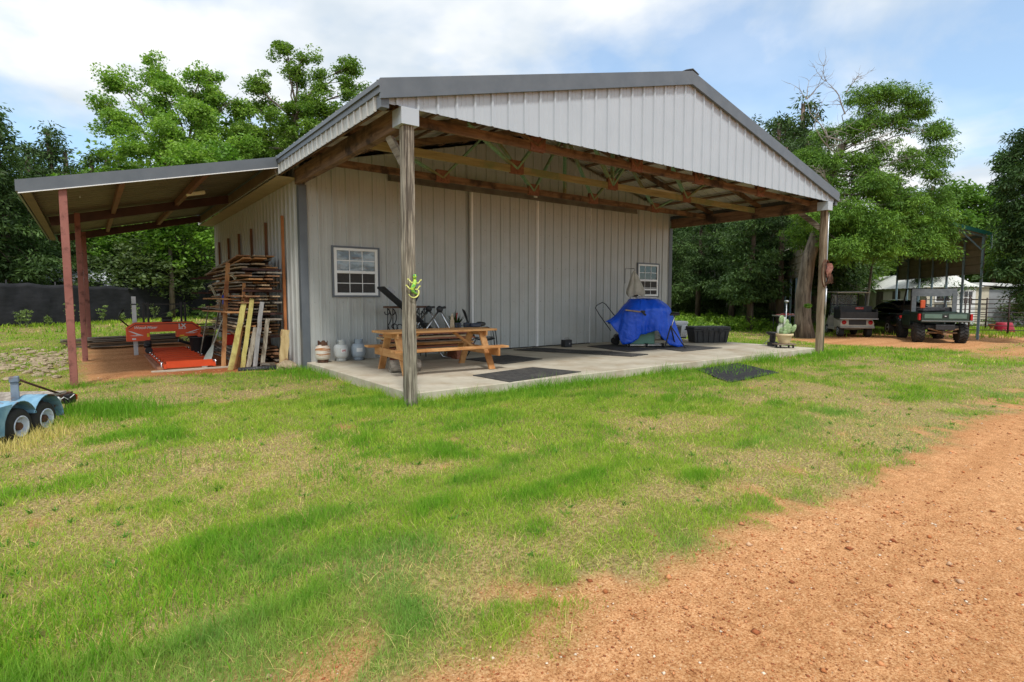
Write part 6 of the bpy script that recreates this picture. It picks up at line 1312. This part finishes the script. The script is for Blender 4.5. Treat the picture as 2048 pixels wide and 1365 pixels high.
def twig(p, d, l, r, lev):
    pts = [p]; q = Vector(p); dd = Vector(d)
    for _ in range(4): dd = (dd + Vector(rs.normal(size=3))*.22 + Vector((0,0,.03))).normalized(); q = q+dd*l/4; pts.append(q.copy())
    mb.path(pts, [r*(1-.2*i) for i in range(5)], 5, False)
    if lev:
        for _ in range(5): k = rs.randint(1, 5); twig(pts[k], (dd+Vector(rnorm(rs,1)[0])*.9), l*rs.uniform(.35,.6), r*.5, lev-1)
for (px,py,dx_,dz_,l,r) in [(1668,290,-.9,.7,2.3,.035),(1665,320,-1,.35,2.4,.03),(1660,340,-1,.1,1.8,.03),(1672,240,-.35,1,1.6,.03),(1672,200,.25,1,.9,.025),(1690,300,.6,.3,1.6,.03),(1660,360,-.6,-.3,1.7,.03),(1700,350,1,.0,1.4,.03),(1650,380,-.3,.3,1.5,.03),(1640,400,.5,-.2,1.6,.03)]:
    p = Vector(pl(px,py,22,1,b)[0]); twig(p, RIGHT*dx_+Vector((0,0,dz_))-FWD*.15, l, r, 2)
mb.build('dead_branches', DEADW, ct_, fix=False)
mb = MB(); V, Fc, Cc = leaves([( .0,-.0,0)], .16, 90, .12, (.12,.25,.04), (.2,.36,.06), rs)
o = np_mesh('wall_vine', V, Fc, LEAFM, None, col=Cc); bx = Vector(b); o.location = bx+Vector(pl(1606,612,22.2,1,b)[0])-FWD*.35; tag(o, 'small bright green creeper clinging to the thick leaning trunk', 'creeper')
# dark trees at the right border
b = base_at(2085, 20.5)
lb = [pl(*q, b) for q in [(2025,300,20.5,36),(2050,290,20.5,40),(2000,335,20.5,26),(1985,325,20.5,14),(2030,370,20,50),(2080,330,20,60),(2015,420,20,34),(2050,450,20,60),(2015,480,20,32),(2030,530,20,46),(2025,545,20,28),(2060,590,20,36),(1995,370,20.5,20),(2100,450,20,70)]]
tree('dark_cedar', 'dense dark green cedar cut by the right border of the picture', 'tree', b, [(0,0,0),(.1,0,1.6),(.0,.1,3.6),(0,0,6.5)], .15, lb, 800, .36, 60, .14, DCD_A, (.06,.12,.03), 41, NEEDLE, BARKD, droop=.35, aspect=.3, flat=.5, shell=2.3)
b = base_at(1910, 36)
lb = [pl(*q, b) for q in [(1900,400,36,34),(1935,400,36,30),(1960,430,36,32),(1880,430,36,30),(1920,450,36,40),(1985,390,37,28),(1990,330,37,20)]]
tree('hackberry_tree', 'light green broadleaf tree between the big cedar and the dark right one', 'tree', b, [(0,0,0),(.1,0,2),(0,.1,4.2)], .2, lb, 170, .55, 60, .22, (.08,.18,.03), (.17,.31,.06), 43)
# prototypes for the woods
def proto(kind, seed):
    rs_ = random.Random(seed)
    if kind == 'cedar':
        lobes = []
        for i in range(26):
            t_ = i/25; z = 2.2+7.0*t_; r = 2.1*(1-t_)**.75+.35; a = rs_.uniform(0, 6.28); q = r*rs_.uniform(.2,.75); lobes.append(((q*math.cos(a), q*math.sin(a), z), (r*.5+.15, r*.5+.15, .55)))
        return tree('cedar_tree', 'dark cedar standing in the wood edge', 'tree', (0,0,0), [(0,0,-.2),(.05,0,3),(0,.1,6),(0,0,9.2)], .17, lobes, 300, .45, 46, .19, DCD_A, DCD_B, seed, NEEDLE, BARKD, 'trees of the wood edge', droop=.35, aspect=.32, flat=.5, twigs=2, shell=2.2, lr=.12)
    if kind == 'broad':
        lobes = [((rs_.uniform(-2.2,2.2), rs_.uniform(-2.2,2.2), rs_.uniform(3.2,8.8)), (1.1,1.1,.8)) for _ in range(20)]
        return tree('post_oak', 'mid green broadleaf tree standing in the wood edge', 'tree', (0,0,0), [(0,0,-.2),(.1,0,2.5),(0,.2,5),(.2,0,7)], .2, lobes, 260, .62, 46, .24, (.08,.16,.025), (.22,.34,.06), seed, LEAFM, BARKD, 'trees of the wood edge', twigs=3)
    lobes = [((rs_.uniform(-1.6,1.6), rs_.uniform(-1.6,1.6), rs_.uniform(.7,3.4)), (1.1,1.1,.8)) for _ in range(9)]
    return tree('thicket_shrub', 'grey green leafy shrub of the wood edge', 'shrub', (0,0,0), [(0,0,-.1),(.1,0,.8),(0,.1,1.8)], .07, lobes, 170, .5, 46, .17, (.06,.10,.035), (.14,.19,.07), seed, LEAFM, BARKD, 'shrubs of the wood edge', twigs=5)
protos_ = {'cedar': [proto('cedar', 51), proto('cedar', 52)], 'broad': [proto('broad', 53), proto('broad', 54)], 'shrub': [proto('shrub', 55), proto('shrub', 56)]}
used_p = set(); rr = random.Random(12)
SIDE_W = lambda px: 'left of the barn, beyond the black fence' if px < 500 else ('behind the barn' if px < 1330 else ('between barn and carport' if px < 1640 else 'beyond the carport'))
def plant(kind, px, depth, h, rzv=None, sx=1):
    k = rr.randrange(2); p = protos_[kind][k]; x, y = far(px, depth); H = {'cedar': 9.6, 'broad': 9.6, 'shrub': 4.0}[kind]; s_ = h/H
    o = p if (kind, k) not in used_p else copy_tree(p); used_p.add((kind, k))
    o.location = (x, y, float(gz(x, y))-.05); o.rotation_euler = (0,0,rr.uniform(0,6.28)); o.scale = (s_*sx, s_*sx, s_)
    nm = {'cedar': 'dark cedar', 'broad': 'mid green broadleaf tree', 'shrub': 'grey green leafy shrub'}[kind]
    o['label'] = '%s in the wood edge %s' % (nm, SIDE_W(px)); o['group'] = '%s %s' % ({'cedar': 'cedars', 'broad': 'broadleaf trees', 'shrub': 'shrubs'}[kind], SIDE_W(px)); return o
for px, d, h in [(-60,22,9.4),(20,24,9.2),(75,31,9.3),(-150,24,9),(118,34,11.2),(150,38,11),(200,36,10),(-20,34,11),(230,40,11.5),(60,40,11),(-120,36,10.5),(300,37,8),(425,40,9),(180,31,6.5),(110,28,6.2)]: plant('cedar', px, d, h, sx=1.25)
for px, d, h in [(190,42,9),(280,40,9),(400,41,10),(455,44,11),(330,43,9.5),(520,46,12),(600,47,11),(680,48,11),(250,33,6),(265,37,10),(320,38,11.2),(385,38,11.8),(440,38,12.2),(495,39,12.6),(560,40,12.2),(630,41,12.6),(215,39,9.6),(690,42,12)]: plant('broad', px, d, h, sx=1.15)
for px, d, h in [(215,27.3,3.3),(262,27.6,3.5),(300,28,3.9),(340,28.6,3.6),(170,27.5,2.9),(375,30,3.6),(250,30,3.6),(300,28.5,3.9),(345,31,3.4),(205,30.5,3.4),(400,33,3.6),(150,31,3.2),(90,31,3.4),(430,36,4),(30,30,3.2)]: plant('shrub', px, d, h, sx=1.2)
for px, d, h in [(1395,36,8.4),(1350,40,9.5),(1430,42,9.6),(1462,33.2,8.6),(1492,30,8.8),(1520,38,9.3),(1500,27,7.6),(1570,37,9.5),(1330,33,8),(1548,33,9.8),(1640,42,9),(1480,45,11),(1410,48,10),(1500,35,12.6),(1535,36,12.8),(1572,33,11.5),(1600,30,10.2),(1560,27.5,9.2),(1850,33,8.4),(1590,33,13.2),(1468,39,12.6),(1545,31,11.5),(1625,35,11.5)]: plant('cedar', px, d, h, sx=1.05)
for px, d, h in [(1375,46,9),(1440,50,10),(1540,46,9.6),(1600,48,9),(1680,46,8.5),(1750,48,9),(1830,47,9.5),(1900,50,9),(1980,46,9.5),(2060,44,9),(1305,44,9),(2120,38,9),(1700,40,6.5),(2040,40,7.5)]: plant('broad', px, d, h, sx=1.15)
for px, d, h in [(1350,38,2.6),(1410,40,2.6),(1445,36,1.8),(1530,33,2.0),(1515,29,1.3),(1480,38,2.8),(1560,40,2.8),(1610,42,3),(1660,43,3.2),(1720,44,3.2),(1790,46,3),(2020,38,2.6),(2075,30,2.2),(1580,34,2.0)]: plant('shrub', px, d, h, sx=1.2)
# bare pale trunks
def bare(px, depth, px2, h, r, label, seed):
    global mb, rs
    b_ = base_at(px, depth); rs = np.random.RandomState(seed); t_ = thing('bare_trunk', label, 'dead tree', b_); off = RIGHT*((px2-px)*depth/F); mb = MB()
    P0 = [Vector((0,0,-.2)), off*.3+Vector((0,0,h*.35)), off*.7+Vector((0,.1,h*.7)), off+Vector((0,0,h))]; mb.path(P0, [r, r*.8, r*.6, r*.25], 9)
    for k in range(7): twig(P0[1].lerp(P0[3], k/6.5), Vector(rnorm(rs,1)[0])+Vector((0,0,.2)), rs.uniform(.8,1.6), r*.25, 1)
    mb.build('trunk', DEADW, t_, fix=False)
bare(1727, 31, 1748, 4.6, .10, 'pale leaning dead trunk between the golf cart and the car', 61)
bare(1672, 33, 1662, 4.6, .07, 'thin pale dead trunk rising behind the golf cart canopy', 62)
bare(1428, 38, 1430, 4.2, .10, 'pale bare trunk left of the darker trunks behind the slab', 63)
bare(1452, 36, 1458, 4.8, .09, 'pale slim trunk close behind the reddish cedar trunk', 64)
bare(330, 28.5, 280, 3.2, .05, 'grey dead branchy shrub leaning over the black fence', 65)
# far woods: one mass
rs = np.random.RandomState(77); n = 5200; px_ = rs.uniform(-700, 2750, n); dep = rs.uniform(50, 70, n)
X_ = np.array([far(p, d) for p, d in zip(px_, dep)]); hh = 5.0+5.5*fbm(px_*.012, dep*.02, 1, 5, 3); Z_ = rs.rand(n)**.9*hh
V, Fc, Cc = leaves(np.c_[X_, Z_], 1.6, 22, .75, DCD_A, (.08,.15,.035), rs, .6, .6)
tag(np_mesh('far_woods', V, Fc, LEAFM, None, col=Cc), kind='stuff')
# undergrowth beyond the barn on the right and along the fence on the left
def ground_cover(n, pxr, depr, h, per, size, cA, cB, seed, name, cond=None):
    rs_ = np.random.RandomState(seed); px_ = rs_.uniform(*pxr, n); dep = rs_.uniform(depr[0]**.5, depr[1]**.5, n)**2; X_ = np.array([far(p, d) for p, d in zip(px_, dep)])
    zz = gz(X_[:,0], X_[:,1])+h*rs_.rand(n)**1.5*(.3+.9*fbm(X_[:,0], X_[:,1], .5, 8, 3)); C3 = np.c_[X_, zz]
    if cond is not None: C3 = C3[cond(C3[:,0], C3[:,1])]
    V, Fc, Cc = leaves(C3, .16*max(1, h), per, size, cA, cB, rs_, .45, .9, up=.1); tag(np_mesh(name, V, Fc, LEAFM, None, col=Cc), kind='stuff')
ground_cover(3200, (1340,1600), (26,50), .75, 16, .13, (.09,.19,.02), (.26,.40,.05), 81, 'undergrowth')
ground_cover(2600, (-100,460), (27,44), 1.0, 14, .14, (.04,.09,.02), (.12,.20,.04), 82, 'undergrowth')
ground_cover(1200, (1600,2150), (30,46), .6, 14, .12, (.07,.15,.02), (.18,.30,.05), 83, 'undergrowth')
# weeds in front of the black fence: each a plant
for k in range(16):
    u = .18+.045*k; x, y, _ = fpt(u); y -= .5+rnd.uniform(0, .4); x += rnd.uniform(-.2,.2); rs = np.random.RandomState(90+k); h = rnd.uniform(.35,.95)
    t_ = thing('tall_weed', 'leggy pale green weed growing at the foot of the black fence', 'weed', (x, y, float(gz(x,y))), 0, 'weeds at the foot of the black fence'); mb = MB(); cs = []
    for j in range(4):
        a = rs.uniform(0, 6.28); e = Vector((math.cos(a)*.18*h, math.sin(a)*.18*h, h*rs.uniform(.7,1))); mb.path([(0,0,0), e*.5+Vector((0,0,.05)), e], [.008,.006,.003], 5, False); cs += [tuple(e*f_) for f_ in (.5,.75,1)]
    mb.build('stem', mat('weed_stem', (.12,.18,.06), (.2,.26,.1)), t_, fix=False); V, Fc, Cc = leaves(cs, .10, 16, .07, (.13,.20,.06), (.30,.38,.14), rs); np_mesh('leaves', V, Fc, LEAFM, t_, col=Cc)

# ---------------------------------------------------------------- grass
def in_quad(x, y, q):
    r = np.ones(np.shape(x), bool); s0 = 0
    for i in range(4):
        a, b_ = q[i], q[(i+1) % 4]; cr_ = (b_[0]-a[0])*(y-a[1])-(b_[1]-a[1])*(x-a[0]); s0 = s0 or (1 if ((q[1][0]-q[0][0])*(q[2][1]-q[0][1])-(q[1][1]-q[0][1])*(q[2][0]-q[0][0])) > 0 else -1); r &= cr_*s0 > 0
    return r
rs = np.random.RandomState(101); BV, BF, BC = [], [], []; vb = 0
def blades(x, y, h, w, colr, lean, seg):
    global vb
    n = len(x); a = rs.rand(n)*2*np.pi; z = gz(x, y)-.006; ux, uy = np.cos(a), np.sin(a); b2 = rs.rand(n)*2*np.pi; lx, ly = np.cos(b2)*lean*h, np.sin(b2)*lean*h
    P0 = np.stack([x-ux*w/2, y-uy*w/2, z], 1); P1 = np.stack([x+ux*w/2, y+uy*w/2, z], 1); hz = h*np.sqrt(np.clip(1-(lean*.8)**2, .08, 1))
    if seg:
        M0 = np.stack([x-ux*w*.4+lx*.35, y-uy*w*.4+ly*.35, z+hz*.58], 1); M1 = np.stack([x+ux*w*.4+lx*.35, y+uy*w*.4+ly*.35, z+hz*.58], 1); T_ = np.stack([x+lx, y+ly, z+hz], 1)
        V = np.stack([P0, P1, M1, M0, T_], 1).reshape(-1, 3); o = vb+5*np.arange(n)[:, None]; BF.append(np.concatenate([o+[0,1,2], o+[0,2,3], o+[3,2,4]])); BC.append(np.repeat(colr, 5, 0)); vb += 5*n
    else:
        T_ = np.stack([x+lx, y+ly, z+hz], 1); V = np.stack([P0, P1, T_], 1).reshape(-1, 3); o = vb+3*np.arange(n)[:, None]; BF.append(o+[0,1,2]); BC.append(np.repeat(colr, 3, 0)); vb += 3*n
    BV.append(V)
LUSH, MID, DRY, DRY2, BLG = np.array([(.15,.33,.022),(.33,.46,.05),(.66,.56,.22),(.55,.41,.15),(.22,.36,.11)])
def grow(r0, r1, dens, w, hs, seg, a0=-50, a1=50):
    area = (a1-a0)/360*math.pi*(r1*r1-r0*r0); n = int(area*dens); th = R(1)*rs.uniform(a0, a1, n)+YAW; d = np.sqrt(rs.uniform(r0*r0, r1*r1, n)); x = CAM.x+d*np.sin(th); y = CAM.y+d*np.cos(th)
    dm_, dr2_, lu2 = masks(x, y); ok = rs.rand(n) > np.clip(dm_*1.12, 0, 1)**.8
    ok &= ~((x > .0) & (x < 12.1) & (y > -.0) & (y < 14.6)); ok &= ~in_quad(x, y, [(6.5,-.2),(8.15,-.1),(7.3,-1.4),(5.6,-1.45)])
    ok &= rs.rand(n) < (1-.45*dr2_)
    x, y, dm_, dr2_, lu2 = x[ok], y[ok], dm_[ok], dr2_[ok], lu2[ok]; n = len(x)
    reg = np.clip(ss(1.9, .9, np.hypot(x+4.5, y+3.5))+.25, 0, 1); tuft = ss(.52, .72, fbm(x, y, 2.6, 71, 4)); h = (.026+.014*lu2+.022*tuft+(.05*lu2+.04*tuft*lu2)*reg+.022*rs.rand(n))*rs.uniform(.55, 1.5, n)*hs*(1-.35*dr2_)*(1-.5*dm_)
    edge = np.minimum(np.abs(y+.0)+(x < 0)*99*0+np.maximum(-x,0)+np.maximum(x-12.2,0), np.abs(x)+np.maximum(-y,0)+np.maximum(y-5,0)); near = ss(.35, .03, edge); h *= 1+1.3*near*(fbm(x, y, 1.5, 91, 3) > .45)
    f1 = rs.rand(n); pd = np.clip(.08+.54*dr2_-.25*lu2, 0, .9)[:, None]; isd = (f1[:, None] < pd)
    g = MID+(LUSH-MID)*np.clip(lu2*.95+.22*tuft+(fbm(x, y, 7, 131, 2)-.5)*.9+rs.normal(size=n)*.22-.05, 0, 1)[:, None]; bl = ss(.5,.62, fbm(x, y, .45, 111, 3))[:, None]*ss(-2.6,-4.6,y)[:, None]*.8; g = g*(1-bl)+BLG*bl
    dc = np.where(rs.rand(n, 1) < .6, DRY, DRY2); colr = np.where(isd, dc, g)*rs.uniform(.75, 1.25, (n, 1)); lean = np.where(isd[:, 0], rs.uniform(.7, 1.15, n), rs.uniform(.15, .95, n))
    blades(x, y, h, w*rs.uniform(.7, 1.3, n), colr, lean, seg)
grow(1.2, 3.2, 17000, .0028, 1.1, True); grow(3.2, 5.5, 8500, .0038, 1.1, True); grow(5.5, 9, 3600, .0058, 1.15, True); grow(9, 15, 1300, .010, 1.2, False); grow(15, 25, 260, .022, 1.4, False, -48, 48); grow(25, 40, 60, .05, 2.0, False, -46, 48)
n = 420; d = np.sqrt(rs.uniform(1.5**2, 12**2, n)); th = R(1)*rs.uniform(-48, 48, n)+YAW; wx, wy = CAM.x+d*np.sin(th), CAM.y+d*np.cos(th); k_ = (masks(wx, wy)[0] < .3) & ~((wx > -.1) & (wx < 12.2) & (wy > -.1)); wx, wy = wx[k_], wy[k_]   # small broad-leaved weeds
i_ = np.repeat(np.arange(len(wx)), 12); x = wx[i_]+rs.normal(size=len(i_))*.012; y = wy[i_]+rs.normal(size=len(i_))*.012; blades(x, y, rs.uniform(.03, .075, len(i_)), rs.uniform(.007, .014, len(i_)), np.array([(.09,.22,.03)])*rs.uniform(.7,1.5,(len(i_),1)), rs.uniform(.6, 1.1, len(i_)), True)
n = 9000; d = rs.uniform(1.3, 9, n); th = R(1)*rs.uniform(-48, 48, n)+YAW; x, y = CAM.x+d*np.sin(th), CAM.y+d*np.cos(th); k_ = (masks(x, y)[0] < rs.uniform(.2, 1.0, n)) & ~((x > -.1) & (x < 12.2) & (y > -.1)); x, y = x[k_], y[k_]; n = len(x)   # dead stalks lying about
blades(x, y, rs.uniform(.05, .14, n), rs.uniform(.0022, .0045, n), DRY*rs.uniform(.7, 1.2, (n, 1)), rs.uniform(1.0, 1.25, n), True)
# longer tufts: round the trailer wheels, posts, slab corner and fence foot
def tuft_at(x0, y0, r, n, h, w, c=LUSH, lean=.7):
    x = x0+rs.normal(size=n)*r*.5; y = y0+rs.normal(size=n)*r*.5; ok = ~((x > .02) & (x < 12.08) & (y > .02) & (y < 5)); x, y = x[ok], y[ok]; n = len(x)
    blades(x, y, h*rs.uniform(.4, 1.2, n), w*rs.uniform(.7, 1.3, n), c*rs.uniform(.7, 1.3, (n, 1)), rs.uniform(.1, lean, n), True)
for q in [(-3.35,1.9,.55,1500,.22,.006),(-3.7,2.3,.35,500,.2,.006),(-3.85,4.6,.2,160,.13,.006),(-4.0,1.1,.3,300,.16,.005,DRY),(-3.8,1.5,.25,300,.14,.005,MID),(-4.3,.7,.4,400,.14,.005,DRY),(1.9,-.1,.5,420,.17,.007),(2.4,-.12,.5,300,.15,.007),(3.4,-.15,.6,500,.15,.007),(.6,-.12,.35,160,.11,.006,MID),(-.15,1.2,.4,120,.11,.006,MID),(-.2,3.4,.6,500,.16,.008),(-.3,4.4,.5,500,.17,.008),(5,-.18,.9,700,.13,.009),(7,-.15,1.2,800,.12,.01),(9,-.15,1.2,800,.12,.01),(11.3,-.2,.9,600,.13,.012),(12.4,-.3,.4,250,.15,.012),(-4.5,-3.9,.5,800,.15,.005),(-3.9,-4.0,.6,900,.13,.005),(-3.2,-3.6,.6,700,.11,.005),(-4.9,-3.2,.5,600,.14,.005),(-3.2,-1.0,.6,350,.10,.005),(-1.9,-2.4,.5,380,.10,.005),(-1.3,-1.9,.4,300,.10,.005)]: tuft_at(*q)
for k in range(60):
    u = rs.rand()*.98; x, y, _ = fpt(u); tuft_at(x, y-.35, .6, 50, .15, .025, MID)
for k in range(50): p = far(rs.uniform(1600, 2100), rs.uniform(22.5, 30)); tuft_at(p[0], p[1], .7, 40, .2, .03, MID*.8)
tag(np_mesh('grass', np.concatenate(BV), np.concatenate(BF), GRASSM, None, col=np.concatenate(BC)), kind='stuff')
# gravel on the dirt
rs = np.random.RandomState(5); n = 42000; d = np.sqrt(rs.uniform(1.2**2, 13**2, n)); d = np.where(rs.rand(n) < .6, rs.uniform(1.2, 5.5, n), d); th = R(1)*rs.uniform(-50, 50, n)+YAW; x = CAM.x+d*np.sin(th); y = CAM.y+d*np.cos(th)
dm_, _, _ = masks(x, y); ok = (rs.rand(n) < dm_) & ~((x > -.05) & (x < 12.1) & (y > -.05)); x, y, d = x[ok], y[ok], d[ok]; n = len(x)
s_ = (.0016+.0052*rs.rand(n)**3+ .010*(rs.rand(n) < .006))*(1+d*.10); OC = np.array([(1,0,0),(-1,0,0),(0,1,0),(0,-1,0),(0,0,1),(0,0,-1),(.6,.6,.5),(-.6,.6,.4)], float)[:6]
V = OC[None]*s_[:, None, None]*rs.uniform(.6, 1.4, (n, 6, 3))*np.array([1.2,1.2,.7]); a = rs.rand(n)*6.28; ca, sa = np.cos(a)[:, None], np.sin(a)[:, None]; V = np.stack([V[...,0]*ca-V[...,1]*sa, V[...,0]*sa+V[...,1]*ca, V[...,2]], -1)
V += np.stack([x, y, gz(x, y)+s_*.3], 1)[:, None]; OF = np.array([(0,2,4),(2,1,4),(1,3,4),(3,0,4),(2,0,5),(1,2,5),(3,1,5),(0,3,5)]); Fc = (6*np.arange(n)[:, None, None]+OF).reshape(-1, 3)
pal = np.array([(.42,.15,.05),(.55,.24,.10),(.66,.42,.25),(.30,.09,.03),(.70,.58,.44)]); cc = pal[rs.choice(5, n, p=[.3,.35,.12,.18,.05])]*rs.uniform(.8,1.15,(n,1))
gvm = mat('gravel', (1,1,1), None, 5, .9, vcol=True); tag(np_mesh('gravel', V.reshape(-1,3), Fc, gvm, None, col=np.repeat(cc, 6, 0)), kind='stuff')
